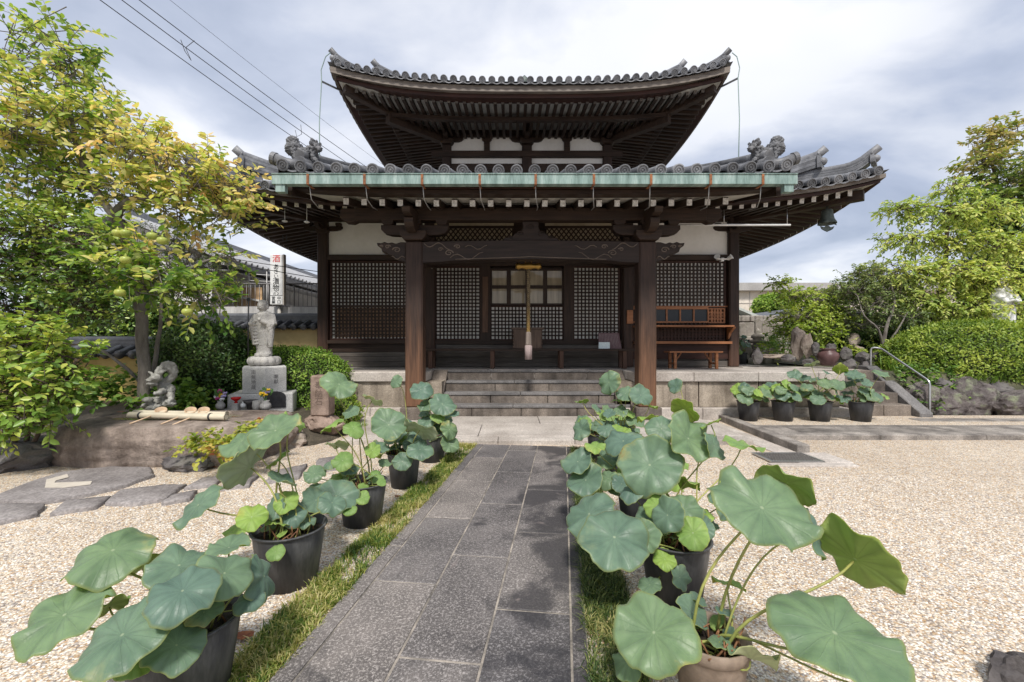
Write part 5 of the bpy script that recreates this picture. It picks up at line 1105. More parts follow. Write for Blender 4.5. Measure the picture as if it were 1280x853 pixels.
# offerings in front of the statue
def vase(name, label, px, py, Y, r, h, mat, flowers):
    c = P(px, py, Y); t = thing(name, c, label, 'flower vase'); mb = MB(); mb.lathe(c, [(r * .6, 0), (r, h * .35), (r * .95, h * .6), (r * .55, h * .85), (r * .7, h), (r * .55, h), (r * .4, h * .8), (.001, h * .78)], 18); mb.build('vase', mat, t); rg = random.Random(int(px))
    mbs = MB()
    for i, (dx, dz, s, col) in enumerate(flowers):
        p = c + Vector((dx, rg.uniform(-.04, .04), h + dz)); mbs.tube([c + Vector((0, 0, h * .8)), p], .004, 5); mb = MB()
        for k in range(9): a = k * .7; mb.ball(p + Vector((math.cos(a) * s * .5, math.sin(a) * s * .4 - .01, s * .25 * math.sin(k * 1.9))), (s * .42, s * .34, s * .3), 7, 5)
        mb.build('flower', col, t)
    for k in range(10): a = rg.uniform(0, 6.28); p = c + Vector((math.cos(a) * .09, math.sin(a) * .06, h + rg.uniform(.04, .16))); mbs.add([p, p + Vector((.03, 0, .02)), p + Vector((.04, -.01, .06)), p + Vector((-.01, 0, .05))], [(0, 1, 2, 3)])
    mbs.build('stems', flat('flower_stem_green', (.08, .17, .05)), t, fix=False)
FY, FP, FW, FR = flat('yellow_petals', (.75, .48, .02)), flat('magenta_petals', (.5, .05, .25)), flat('white_petals', (.75, .74, .75)), flat('red_lacquer', (.55, .02, .02), .25)
FL = flat('lilac_petals', (.42, .36, .60)); oy = SY - .55
vase('flower_vase', 'stone vase of pink, yellow and white flowers left of statue', 275.5, 512, oy, .07, .14, S_GRAN2, [(.0, .16, .06, FP), (.02, .09, .07, FY), (-.06, .07, .05, FW), (-.03, .04, .045, FP), (.07, .08, .05, FL), (.05, .03, .045, FW), (.09, .13, .04, FL)])
vase('flower_vase', 'round pale stone vase with yellow and lilac flowers right of cups', 332, 513, oy - .1, .085, .16, S_GRAN2, [(-.04, .11, .055, FY), (.0, .09, .05, FY), (.03, .13, .045, FL), (-.06, .07, .04, FW), (.05, .17, .04, FY)])
c = P(295, 511, oy); t = thing('offering_cup', c, 'small red lacquer offering cup on a stone stand', 'offering cup'); mb = MB(); mb.lathe(c, [(.03, .09), (.018, .12), (.03, .13), (.07, .16), (.075, .185), (.066, .185), (.055, .165), (.001, .15)], 18); mb.build('cup', FR, t); mb = MB(); mb.box(c.x - .05, c.x + .05, c.y - .05, c.y + .05, c.z - .05, c.z + .09); mb.build('stand', S_GRAN2, t, bevel=.01)
c = P(304, 510, oy - .02); t = thing('white_jar', c, 'tiny white porcelain jar between red cup and incense bowl', 'jar'); mb = MB(); mb.lathe(c, [(.03, 0), (.045, .04), (.035, .07), (.015, .08), (.018, .1), (.001, .1)], 16); mb.build('jar', WHITE, t)
c = P(313, 511, oy + .05); t = thing('incense_bowl', c, 'dark wide incense bowl on grey stone block before the statue', 'incense bowl'); mb = MB(); mb.lathe(c, [(.05, .0), (.06, .08), (.1, .1), (.11, .14), (.095, .14), (.07, .1), (.001, .1)], 20); mb.build('bowl', S_ROCKD, t)
mb = MB(); mb.obox(P(302, 517, oy + .12), (.62, .16, .16), Matrix.Rotation(.06, 3, 'Z')); o = mb.build('offering_slab', S_GRAN2, org=P(302, 517, oy + .12), bevel=.02); tag(o, 'low grey stone slab carrying the offerings before the statue', 'stone slab')
mb = MB(); c = P(321, 511, oy - .03); mb.lathe(c, [(.06, -.04), (.07, .06), (.06, .13), (.05, .13), (.04, .06), (.001, .05)], 18); o = mb.build('stone_cup', S_GRAN2, org=c); tag(o, 'plain grey stone cup between incense bowl and round vase', 'stone cup')
# marker stone
mc = P(403.5, 519, 7.05); t = thing('marker_stone', mc, 'reddish upright square marker stone with carved characters on a rock', 'marker stone')
mb = MB(); w = .145; h = 50 / F * 7.05; mb.prism([mc + Vector((-w, -w, 0)), mc + Vector((w, -w, 0)), mc + Vector((w, w, 0)), mc + Vector((-w, w, 0))], (0, 0, h)); st = mb.build('post', S_MARK, t, bevel=.025)
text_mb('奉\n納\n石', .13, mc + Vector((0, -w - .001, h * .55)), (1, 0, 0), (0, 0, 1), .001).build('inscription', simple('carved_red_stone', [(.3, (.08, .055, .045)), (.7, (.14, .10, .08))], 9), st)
o = link_mesh('base_rock', rock_mesh('base_rock', (.34, .3, .2), 5, 4, .15, flat_top=.6), S_MARK, t); o.location = (.03, 0, -.12)
# rocks and flagstones at the left
rock('garden_rock', G(228, 588) + Vector((0, .1, .06)), (.34, .2, .17), 31, S_ROCKD, 'flat grey stone block lying before the water basin', flat_top=.55, cuts=5)
rock('garden_rock', G(20, 588) + Vector((-.1, .2, .1)), (.62, .45, .3), 32, S_ROCKD, 'big dark rock under the leafy shrub at the left edge', flat_top=.7)
rock('garden_rock', P(345, 545, 6.5) + Vector((0, 0, -.1)), (.5, .4, .28), 36, S_ROCK, 'rock at the right end of the water basin under creeper')
flags = [([(-10, 622), (30, 605), (75, 590), (140, 583), (187, 584), (192, 594), (150, 609), (100, 620), (55, 628), (5, 627)], 'broad grey flagstone with a pale mortar patch'), ([(-12, 630), (58, 630), (45, 643), (-12, 655)], 'flagstone cut by the left edge of the photo'),
 ([(64, 642), (82, 626), (141, 620), (118, 634)], 'narrow flagstone just below the patched flagstone'), ([(132, 629), (150, 613), (205, 606), (232, 606), (205, 624), (165, 630)], 'wide flagstone right of the patched flagstone'), ([(200, 629), (216, 619), (247, 613), (236, 624)], 'thin flagstone sliver in the middle of the flagstone row'),
 ([(231, 610), (252, 598), (285, 594), (268, 606)], 'flagstone just below the flat stone block'), ([(272, 611), (288, 599), (322, 594), (310, 607)], 'flagstone behind the second lotus pot'), ([(330, 603), (345, 588), (385, 580), (372, 597)], 'flagstone between second and third lotus pot'), ([(390, 590), (398, 574), (428, 569), (424, 585)], 'flagstone behind the third lotus pot')]
for pts, lab in flags:
    g = [G(x, y, .03) for x, y in pts]; c = sum(g, Vector()) / len(g); rg = random.Random(len(lab)); ring = []
    for i in range(len(g)):
        a, e = g[i], g[(i + 1) % len(g)]
        for k in range(4): ring.append(a.lerp(e, k / 4) + Vector((rg.uniform(-.012, .012), rg.uniform(-.012, .012), 0)))
    mb = MB(); n = len(ring); vs = [v + Vector((0, 0, -.08)) for v in ring] + ring + [v.lerp(c, .05) + Vector((0, 0, .008)) for v in ring] + [v.lerp(c, .5) + Vector((0, 0, .008 + rg.uniform(-.003, .003))) for v in ring] + [c + Vector((0, 0, .01))]
    fs = [(r * n + i, r * n + (i + 1) % n, (r + 1) * n + (i + 1) % n, (r + 1) * n + i) for r in range(3) for i in range(n)] + [(3 * n + i, 3 * n + (i + 1) % n, 4 * n) for i in range(n)]
    mb.add(vs, fs, 0, True); o = mb.build('flagstone', S_FLAG, org=c); tag(o, lab, 'flagstone', 'flagstones in the gravel')
    if 'patch' in lab and 'broad' in lab:
        mb = MB(); pl = [G(x, y, .042) for x, y in ((58, 600), (84, 593), (86, 597), (70, 601), (68, 604), (92, 603), (115, 602), (113, 606), (80, 610), (56, 610))]; mb.prism(pl, (0, 0, .004)); mb.build('mortar_patch', flat('pale_mortar', (.5, .45, .38), .9), o)
# ------------------------------------------------------------------ left: house, sign, railing, wires
ROOFG = simple('house_roof_tile', [(.3, (.26, .265, .28)), (.7, (.42, .425, .44))], 2, stretch=(1, 14, 1), rough=.6, bump=.5, bdist=.03); WALLW = simple('pale_house_wall', [(.3, (.52, .51, .49)), (.7, (.68, .67, .65))], 1); BOARD = wood('orange_fence_board', (.42, .27, .14), (.66, .46, .28), 'z')
t = thing('town_house', (-11, 18, 0), 'pale walled town house with long grey tiled roof behind garden wall', 'house')
mb = MB(); mb.box(-13.5, -8.75, 12.6, 34, 0, 4.0); mb.prism([(-13.5, 12.6, 4.0), (-8.75, 12.6, 4.0), (-11, 12.6, 5.0)], (0, 21.4, 0)); mb.build('wall', WALLW, t)
mb = MB()
rx0, rz0, rx1, rz1 = -11.2, 5.25, -8.1, 3.95
def strip(mb, x0, z0, x1, z1, y0, y1, th):
    mb.add([(x0, y0, z0), (x1, y0, z1), (x1, y1, z1), (x0, y1, z0), (x0, y0, z0 - th), (x1, y0, z1 - th), (x1, y1, z1 - th), (x0, y1, z0 - th)], [(0, 1, 2, 3), (4, 7, 6, 5), (0, 4, 5, 1), (1, 5, 6, 2), (2, 6, 7, 3), (3, 7, 4, 0)])
strip(mb, -11.2, 5.25, -8.1, 3.95, 12.1, 34.5, .1); strip(mb, -11.2, 5.25, -14.3, 3.95, 12.1, 34.5, .1)
for i in range(76):
    y = 12.2 + i * .295; mb.tube([(-8.06, y, 3.97), (-11.2, y, 5.28)], .06, 6)
mb.box(-11.35, -11.05, 12.1, 34.5, 5.22, 5.45); mb.build('roof', ROOFG, t, fix=False)
mb = MB(); mb.box(-8.14, -8.06, 12.1, 34.5, 3.74, 3.86); mb.box(-8.76, -8.1, 12.3, 34, 3.6, 3.64); mb.build('gutter', flat('grey_gutter', (.35, .34, .33)), t)
strip(b2 := MB(), -8.7, 3.05, -7.6, 2.85, 13.5, 26, .06); b2.build('lean_to_roof', WALLW, t)
for i in range(5): mb = MB(); y = 14.5 + i * 3.4; mb.box(-8.77, -8.72, y, y + 1.6, 1.6, 2.7); mb.build('window', gm, t)
t = thing('board_fence', (-7.6, 14, 0), 'orange brown plank fence glimpsed through the railing left of sign', 'plank fence'); mb = MB()
for i in range(26): mb.box(-10.0 + i * .082, -9.922 + i * .082, 13.6, 13.63, 0, 3.3)
mb.build('planks', BOARD, t)
t = thing('parapet_wall', (-6, 12.9, 0), 'weathered white concrete parapet behind the tiled garden wall', 'parapet'); mb = MB(); mb.box(-10.5, -4.6, 12.8, 13.0, 0, 2.62); mb.build('wall', simple('stained_white_concrete', [(.3, (.36, .35, .34)), (.7, (.62, .61, .6))], 1.5, stretch=(3, 3, .6)), t)
t = thing('metal_railing', (-6, 12.9, 2.55), 'thin grey metal railing standing on the white parapet', 'railing'); mb = MB(); mb.tube([(-10.5, 12.9, 3.32), (-4.6, 12.9, 3.32)], .022, 6); mb.tube([(-10.5, 12.9, 2.63), (-4.6, 12.9, 2.63)], .016, 6); mb.build('rail', flat('grey_railing', (.22, .21, .21), .5, .3), t); mb = MB()
for i in range(45): mb.tube([(-10.4 + i * .13, 12.9, 2.55), (-10.4 + i * .13, 12.9, 3.32)], .009 if i % 6 else .02, 5)
mb.build('baluster', bpy.data.materials['grey_railing'], t)
t = thing('antenna_frame', (-8.6, 13.3, 3.2), 'pale thin pipe frame rising behind the railing beside sign', 'pipe frame'); mb = MB()
for x in (-8.6, -8.1, -7.55, -7.1): mb.tube([(x, 13.3, 2.4), (x, 13.3, 3.75)], .014, 6)
mb.tube([(-8.7, 13.3, 3.72), (-7.0, 13.3, 3.6)], .012, 6); mb.tube([(-8.7, 13.3, 3.5), (-7.0, 13.3, 3.42)], .012, 6); mb.build('frame', flat('pale_pipe', (.5, .49, .48)), t)
gY = 12.6; t = thing('shop_sign', P(345, 381, gY), 'tall white box sign with red seal and black vertical writing', 'shop sign')
a, b_ = P(337.5, 381, gY), P(353.5, 318.5, gY); mb = MB(); mb.box(a.x, b_.x, gY, gY + .12, a.z, b_.z); box = mb.build('box', WHITE, t, bevel=.01)
mb = MB(); mb.box(b_.x - .0, b_.x + .03, gY + .005, gY + .125, a.z - .01, b_.z + .01); mb.build('frame', flat('beige_sign_frame', (.62, .56, .48)), t)
mb = MB(); mb.tube([(a.x + .2, gY + .14, 0), (a.x + .2, gY + .14, a.z)], .05, 8); mb.build('pole', flat('beige_sign_pole', (.4, .38, .35)), t)
INK = flat('black_lettering', (.02, .02, .022)); REDI = flat('red_lettering', (.62, .03, .03)); mx_ = (a.x + b_.x) / 2 - .01
def sz(py): return P(0, py, gY).z
mb = text_mb('酒', .235, (mx_ + .01, gY - .004, sz(324)), (1, 0, 0), (0, 0, 1), .002); mb.build('seal', REDI, box)
for ch, py, s in (('あ', 334, .17), ('さ', 340, .16), ('い', 346, .15), ('漬', 352.5, .2), ('物', 360.5, .2), ('心', 367, .17)): text_mb(ch, s, (mx_, gY - .004, sz(py)), (1, 0, 0), (0, 0, 1), .002).build('writing', INK, box)
mb = MB(); mb.box(a.x + .01, b_.x - .01, gY - .003, gY - .0005, sz(369.8), sz(369.2)); mb.build('divider', INK, box)
for ch, dx, py in (('営', -.075, 373.2), ('業', -.075, 378), ('中', .085, 373.2), ('口', .085, 378)): text_mb(ch, .115, (mx_ + dx, gY - .004, sz(py)), (1, 0, 0), (0, 0, 1), .002).build('writing', INK, box)
for i, (p0, Y0, p1, Y1, r, lab) in enumerate((((118, -18), 15, (452, 222), 30, .016, 'lowest of three black power lines slanting over the roof'), ((140, -22), 15, (470, 222), 30, .016, 'middle of three black power lines slanting over the roof'), ((162, -22), 15, (492, 226), 30, .016, 'topmost of three black power lines slanting over the roof'), ((200, -22), 16, (520, 230), 30, .007, 'faint thin wire slanting above the three black power lines'))):
    a, e = P(*p0, Y0), P(*p1, Y1); a = a + (a - e) * .5; e = e + (e - a) * .3; mb = MB(); mb.tube([a.lerp(e, k / 30) - Vector((0, 0, .5 * math.sin(math.pi * k / 30))) for k in range(31)], r, 6); o = mb.build('power_line', WIRE, org=a); tag(o, lab, 'power line', 'power lines over the roof')
for i, (q0, q1, q2, Y) in enumerate((((226, 48), (229, 66), (240, 76), 18.3), ((226, 48), (238, 56), (244, 48), 18.3), ((369, 162), (370, 171), (378, 156), 24))):
    pass
for i, (pts, Y, lab) in enumerate(((((158 * 0 + 226, 50), (231, 64), (239, 76), (232, 60), (243, 51)), 18.5, 'looped black spacer cord joining the power lines high at left'), (((369, 163), (371, 171), (377, 168), (376, 156)), 24.5, 'small black spacer cord joining the power lines near the roof'))):
    mb = MB(); mb.tube([P(x, y, Y) for x, y in pts], .014, 5); o = mb.build('line_spacer', WIRE, org=P(*pts[0], Y)); tag(o, lab, 'line spacer')
for i, (ya, yb, lab) in enumerate(((318, 343, 'upper thin black cable crossing in front of white sign'), (322, 352, 'lower thin black cable crossing in front of white sign'))):
    a, e = P(230, ya - 5, 12.2), P(420, yb, 12.2); mb = MB(); mb.tube([a, a.lerp(e, .5) - Vector((0, 0, .03)), e], .01, 5); o = mb.build('street_cable', WIRE, org=a); tag(o, lab, 'cable')
mb = MB(); mb.tube([P(-30, 76, 9), P(60, 104, 9)], .012, 5); o = mb.build('street_cable', WIRE, org=P(-30, 76, 9)); tag(o, 'short black cable entering the persimmon crown at the left edge', 'cable')

# ------------------------------------------------------------------ left trees and shrubs
Y = 6.9; A_ = .112; B_ = .062
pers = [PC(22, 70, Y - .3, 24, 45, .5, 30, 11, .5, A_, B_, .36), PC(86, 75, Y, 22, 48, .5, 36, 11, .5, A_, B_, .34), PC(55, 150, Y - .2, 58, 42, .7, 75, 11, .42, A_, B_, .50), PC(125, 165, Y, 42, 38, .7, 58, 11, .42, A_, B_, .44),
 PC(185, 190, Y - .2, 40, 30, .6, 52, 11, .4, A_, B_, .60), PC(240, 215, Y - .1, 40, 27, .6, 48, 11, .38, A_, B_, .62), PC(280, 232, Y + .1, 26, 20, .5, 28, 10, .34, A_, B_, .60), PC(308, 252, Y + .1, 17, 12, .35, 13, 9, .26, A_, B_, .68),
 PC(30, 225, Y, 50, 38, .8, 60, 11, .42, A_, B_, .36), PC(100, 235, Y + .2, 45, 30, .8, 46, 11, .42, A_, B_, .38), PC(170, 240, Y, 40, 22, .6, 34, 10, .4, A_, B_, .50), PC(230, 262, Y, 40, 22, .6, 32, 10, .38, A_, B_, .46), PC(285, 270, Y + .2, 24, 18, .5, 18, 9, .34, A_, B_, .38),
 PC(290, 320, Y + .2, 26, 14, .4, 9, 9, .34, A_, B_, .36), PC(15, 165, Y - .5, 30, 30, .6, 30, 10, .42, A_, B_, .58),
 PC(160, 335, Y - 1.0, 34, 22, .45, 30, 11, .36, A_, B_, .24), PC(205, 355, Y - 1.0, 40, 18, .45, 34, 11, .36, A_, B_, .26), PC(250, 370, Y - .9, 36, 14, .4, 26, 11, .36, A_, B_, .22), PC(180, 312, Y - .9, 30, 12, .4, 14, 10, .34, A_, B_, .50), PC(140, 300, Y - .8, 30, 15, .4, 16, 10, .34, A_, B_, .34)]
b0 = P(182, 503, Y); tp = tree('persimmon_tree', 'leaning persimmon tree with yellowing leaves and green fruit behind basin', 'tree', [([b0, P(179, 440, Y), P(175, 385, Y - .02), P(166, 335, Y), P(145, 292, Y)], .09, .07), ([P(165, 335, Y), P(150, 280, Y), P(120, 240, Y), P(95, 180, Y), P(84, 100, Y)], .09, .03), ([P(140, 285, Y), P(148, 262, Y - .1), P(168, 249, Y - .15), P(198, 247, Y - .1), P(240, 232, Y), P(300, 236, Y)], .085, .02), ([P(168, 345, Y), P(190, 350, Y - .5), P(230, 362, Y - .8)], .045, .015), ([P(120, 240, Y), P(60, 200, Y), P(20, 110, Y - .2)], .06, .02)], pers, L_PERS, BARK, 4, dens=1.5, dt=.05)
FRUIT = simple('green_persimmon_skin', [(.3, (.22, .30, .06)), (.7, (.42, .42, .09))], 6, rough=.35)
for px, py in ((147, 291.5), (157, 291.5), (190, 295), (203, 301), (150, 366), (157, 325), (234, 390)):
    c = P(px, py, Y - 1.5 if py > 300 else Y - 1.4); mb = MB(); mb.lathe(c, [(.001, -.05), (.035, -.045), (.058, -.02), (.062, .005), (.05, .032), (.025, .042), (.001, .036)], 14); mb.lathe(c, [(.03, .045), (.012, .05), (.006, .08), (.001, .08)], 6); mb.build('fruit', FRUIT, tp)
tree('slender_tree', 'slender bare stemmed sapling leaning beside the persimmon trunk', 'tree', [([P(189, 503, 7.3), P(193, 460, 7.3), P(200, 410, 7.3), P(208, 350, 7.6), P(250, 320, 8)], .05, .015), ([P(186, 490, 7.1), P(160, 462, 7.1), P(130, 440, 7.1), P(100, 428, 7.1)], .035, .015)], [PC(235, 320, 8.6, 40, 26, .6, 60, 14, .3, .045, .022, .5), PC(270, 345, 8.8, 30, 20, .5, 40, 14, .3, .045, .022, .5), PC(215, 345, 8.4, 34, 28, .6, 44, 14, .3, .045, .022, .42), PC(205, 300, 8.8, 30, 16, .5, 26, 12, .3, .045, .022, .42)], L_FINE, BARK, 9, dens=1.6)
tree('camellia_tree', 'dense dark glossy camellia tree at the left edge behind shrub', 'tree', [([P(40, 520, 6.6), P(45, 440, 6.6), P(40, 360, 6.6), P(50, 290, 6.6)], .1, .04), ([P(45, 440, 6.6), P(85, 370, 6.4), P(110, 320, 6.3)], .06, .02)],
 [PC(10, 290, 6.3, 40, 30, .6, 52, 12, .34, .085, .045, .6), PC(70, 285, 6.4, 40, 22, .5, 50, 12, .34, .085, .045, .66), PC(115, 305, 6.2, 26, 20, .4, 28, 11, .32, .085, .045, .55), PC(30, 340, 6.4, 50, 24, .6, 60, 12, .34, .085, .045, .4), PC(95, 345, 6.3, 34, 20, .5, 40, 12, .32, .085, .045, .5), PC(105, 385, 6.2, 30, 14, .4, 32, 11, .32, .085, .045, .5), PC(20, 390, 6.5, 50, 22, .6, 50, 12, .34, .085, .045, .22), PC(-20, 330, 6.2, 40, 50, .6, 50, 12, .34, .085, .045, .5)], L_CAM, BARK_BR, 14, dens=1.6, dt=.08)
tree('leafy_shrub', 'light green broad leaved shrub overhanging rocks at the left edge', 'shrub', [([P(30, 575, 5.3), P(35, 520, 5.3), P(30, 460, 5.2)], .035, .012), ([P(34, 570, 5.3), P(70, 500, 5.2), P(95, 450, 5.1)], .03, .01), ([P(28, 570, 5.3), P(-10, 500, 5.2)], .03, .01)],
 [PC(20, 420, 5.2, 42, 22, .45, 40, 11, .3, .095, .052, .62), PC(75, 445, 5.1, 26, 20, .35, 26, 10, .3, .095, .052, .58), PC(20, 470, 5.0, 44, 26, .45, 48, 11, .3, .095, .052, .55), PC(70, 485, 5.0, 20, 20, .35, 20, 10, .26, .095, .052, .45), PC(5, 512, 4.9, 34, 18, .4, 30, 11, .3, .095, .052, .52), PC(52, 520, 5.0, 20, 12, .3, 16, 10, .24, .09, .05, .35), PC(-30, 470, 5.0, 30, 50, .45, 36, 11, .3, .095, .052, .5), PC(100, 468, 5.2, 14, 18, .3, 12, 9, .26, .09, .05, .45)], L_SHRUB, BARK_BR, 15, dens=1.5, dt=.06)
c = P(257, 458, 8.2); hedge('round_shrub', 'dark round clipped shrub left of the stone statue', 'shrub', (c.x, c.y, c.z), (.9, .8, .8), 10000, L_DARK, .055, .03, 41, dome=2.2, tint=.45, zfloor=.3, wild=.1, lump=.1)
c = P(358, 480, 8.5); hedge('clipped_hedge', 'bright green clipped hedge behind the stone statue', 'hedge', (c.x, c.y, c.z - .12), (1.25, .6, .84), 14000, L_HEDGE, .045, .026, 42, dome=2.6, tint=.5, zfloor=.2)
c = P(135, 392, 10.2); hedge('evergreen_bush', 'leafy dark bush rising behind the lower ochre wall', 'bush', (c.x, c.y, c.z - .3), (1.5, .7, 1.25), 8000, L_CAM, .09, .045, 56, tint=.5, wild=.2, lump=.2)
c = P(385, 512, 7.5); hedge('low_shrub', 'low yellow green bush beside the reddish marker stone', 'bush', (c.x + .35, c.y + .3, .3), (.45, .3, .3), 2200, L_BRIGHT, .045, .026, 43, tint=.4, zfloor=.1, wild=.15)
def cover(name, label, cat, spots, mat, seed, ll=.07, lw=.045, tint=.5, kind=None, org=(0, 0, 0), group=None):
    rng = np.random.default_rng(seed); arr = twig_leaves(rng, spots, None, up=.6, flatn=1.0); arr[5][:] = arr[5]; me = leaves_mesh(name, *arr, org=org); o = link_mesh(name, me, mat, org=org); return tag(o, label, cat, group, kind)
cs = []; rg = random.Random(31)
for px, py, Y in ((120, 500, 6.7), (150, 492, 6.9), (100, 480, 6.6), (140, 478, 7.2), (225, 492, 7.0), (240, 500, 7.0), (215, 502, 6.9), (250, 505, 7.2), (165, 497, 7.0), (80, 510, 6.4), (230, 480, 7.6)):
    c = P(px, py, Y); cs.append((c + Vector((0, -.15, .04)), (.3, .25, .14), 18, 8, .22, .105, .07, .5 + rg.uniform(-.1, .25)))
cover('broad_leaf_plant', 'broad leaved green plants growing behind the basin rock', 'plant', cs, L_COVER, 51, org=(-5.2, 7, .3), kind='stuff')
cs = []
for px, py, Y in ((262, 553, 5.3), (275, 560, 5.15), (292, 553, 5.2), (300, 562, 5.0), (285, 568, 5.0), (310, 553, 5.3), (318, 540, 5.5), (330, 530, 5.8), (245, 556, 5.3)):
    cs.append((P(px, py, Y - .22), (.16, .12, .09), 14, 8, .13, .06, .046, .45 + rg.uniform(-.2, .3)))
cover('creeping_plant', 'yellowing creeper with reddish leaves along basin foot', 'plant', cs, L_AUTUMN, 52, org=(-3.4, 5.2, 0), kind='stuff')
def blades(name, pts, mat, seed, h, w, org, label=None, cat=None, kind=None, lean=.8, tint=lambda p: .5):
    rng = np.random.default_rng(seed); n = len(pts); p = np.array(pts); a = rng.uniform(0, 6.283, n); d = np.stack([np.cos(a), np.sin(a), np.zeros(n)], 1); s = np.stack([-np.sin(a), np.cos(a), np.zeros(n)], 1)
    hh = h * rng.uniform(.5, 1.25, n)[:, None]; ln = lean * rng.uniform(.2, 1.2, n)[:, None]; up = np.array([0, 0, 1.0]); p = p - np.array(org); w2 = w * rng.uniform(.7, 1.2, n)[:, None] / 2
    v = [p - s * w2, p + s * w2, p + up * hh * .6 + d * hh * ln * .35 + s * w2 * .8, p + up * hh * .6 + d * hh * ln * .35 - s * w2 * .8, p + up * hh * (1 - .35 * ln) + d * hh * ln + s * w2 * .15, p + up * hh * (1 - .35 * ln) + d * hh * ln - s * w2 * .15]
    V = np.stack(v, 1).reshape(-1, 3); b = (np.arange(n) * 6)[:, None]; Fq = np.concatenate([b + np.array([[0, 1, 2, 3]]), b + np.array([[3, 2, 4, 5]])]); t = np.array([tint(q) for q in pts])
    me = np_mesh(name, V, Fq, np.repeat(t, 6)); o = link_mesh(name, me, mat, org=org); return tag(o, label, cat, None, kind)
rg = random.Random(77)
def nz(x, y, s, o=0): return mnoise.fractal(Vector((x * s + o, y * s, o)), 1, 2, 3)
pts = []
while len(pts) < 19000:
    t = rg.uniform(.9, 6.45); wl = .275 + .05 * nz(t, 0, 1.6, 3); u = -rg.uniform(0, 1) ** .9 * wl
    if nz(t * 1.0, u * 2, 2.2, 9) < -.22 and rg.random() < .85: continue
    pts.append(tuple(pp(u + .012, t, 0)))
blades('edging_grass', pts, GRASS_Y, 61, .058, .007, (-1.1, 3, 0), 'straw and green grass strip along the left edge of path', 'grass', 'stuff', .9, lambda p: .45 + .6 * nz(p[0], p[1], 1.8, 5) + .15 * nz(p[0], p[1], 9, 2))
pts = []
while len(pts) < 20000:
    t = rg.uniform(.9, 6.4); wl = .27 + .04 * nz(t, 0, 2, 7); u = 1.405 + rg.random() * wl
    if nz(t, u, 2.4, 4) < -.5 and rg.random() < .6: continue
    pts.append(tuple(pp(u - .012, t, 0)))
blades('mondo_grass', pts, GRASS_D, 62, .068, .0055, (.6, 3, 0), 'dark mondo grass strip along the right edge of path', 'grass', 'stuff', 1.1, lambda p: .48 + .4 * nz(p[0], p[1], 3, 5))
pts = []
for (px, py, r, n, z) in ((160, 578, .17, 500, 0), (430, 533, .3, 500, .06), (405, 536, .25, 300, .1), (72, 572, .15, 160, .05), (300, 590, .1, 100, 0), (445, 512, .2, 200, .2)):
    g = G(px, py, z)
    for i in range(n): a, q_ = rg.uniform(0, 6.28), r * math.sqrt(rg.random()); pts.append((g.x + q_ * math.cos(a) * 1.4, g.y + q_ * math.sin(a) * .6, z))
blades('grass_tuft', pts, L_HEDGE, 63, .09, .007, (-3, 5.5, 0), 'small green grass tufts at the foot of the left rocks', 'grass', 'stuff', .8)
# fallen leaves
DEADL = simple('dry_brown_leaf', [(.3, (.14, .045, .025)), (.7, (.32, .12, .05))], 30)
for i, (px, py, lab) in enumerate(((305, 797, 'reddish fallen leaf between the two nearest left pots'), (386, 752, 'small brown fallen leaf below the second left pot'), (268, 585, 'brown fallen leaf beside the flat dark stone block'), (497, 622, 'tiny brown fallen leaf near the fourth left pot'), (150, 516, 'orange fallen leaf lying on the basin rim'))):
    g = G(px, py, .01) if i < 4 else P(px, py, 5.75); mb = MB(); rr = random.Random(i); s = .045 if i in (0, 4) else .028; n = 9
    ring = [Vector((s * (1 + .25 * math.sin(k * 2.3)) * math.cos(k * .698), s * .75 * math.sin(k * .698), .006 + .012 * abs(math.sin(k * 1.3)))) for k in range(n)]
    mb.add([g + Vector((0, 0, .008))] + [g + v for v in ring], [(0, k + 1, (k + 1) % n + 1) for k in range(n)]); o = mb.build('fallen_leaf', DEADL, org=g); tag(o, lab, 'fallen leaf', 'fallen leaves on the gravel')

# ------------------------------------------------------------------ right garden
GSOIL = simple('mossy_soil', [(.3, (.05, .055, .03)), (.7, (.14, .13, .08))], 4, bump=.8, bdist=.04, fine=.6)
def rz(x, y):
    h = .9 if (y > 9.4) else .1 + .8 * max(0, (y - 8.9) / .5); h += .06 * max(0, y - 10) * min(1, max(0, (x - 7.5) / 2)); return h + .05 * mnoise.noise(Vector((x, y, 2)))
mb = MB(); mb.grid([[(x, y, rz(x, y)) for x in np.linspace(8.05, 30, 40)] for y in np.linspace(8.92, 34, 50)]); mb.grid([[(x, y, .9 + .03 * mnoise.noise(Vector((x, y, 0)))) for x in np.linspace(6.3, 8.1, 8)] for y in np.linspace(9.75, 34, 40)]); tag(mb.build('garden_terrain', GSOIL), kind='structure')
mb = MB(); mb.grid([[(x, y, .93) for x in (6.4, 8.0)] for y in (9.72, 11.2)], sm=False); tag(mb.build('upper_terrace_paving', S_LAND), kind='structure')
t = thing('garden_steps', (7.2, 8.9, .08), 'grey stone steps with sloping side kerb beside the handrail', 'steps')
for i in range(4): mb = MB(); y = 8.62 + .3 * i; stones(mb, 6.66, 7.98 - .0, y, 9.8, .08 + .2125 * i - .02, .08 + .2125 * (i + 1), .75, gap=.008); mb.build('step', S_STEP, t, bevel=.012)
mb = MB(); mb.prism([(7.99, 8.45, .02), (7.99, 8.45, .16), (7.99, 9.75, 1.02), (7.99, 10.0, 1.02), (7.99, 10.0, .02)], (.26, 0, 0)); mb.build('side_kerb', S_TREAD, t, bevel=.015)
t = thing('handrail', P(1162, 517, 8.75), 'bent stainless steel handrail beside the garden steps', 'handrail')
b0, b1, b2, b3, b4 = P(1162, 517, 8.75), P(1162, 477, 8.75), P(1101, 435.5, 9.85), P(1088.5, 434.5, 9.95), P(1088.5, 470, 9.95)
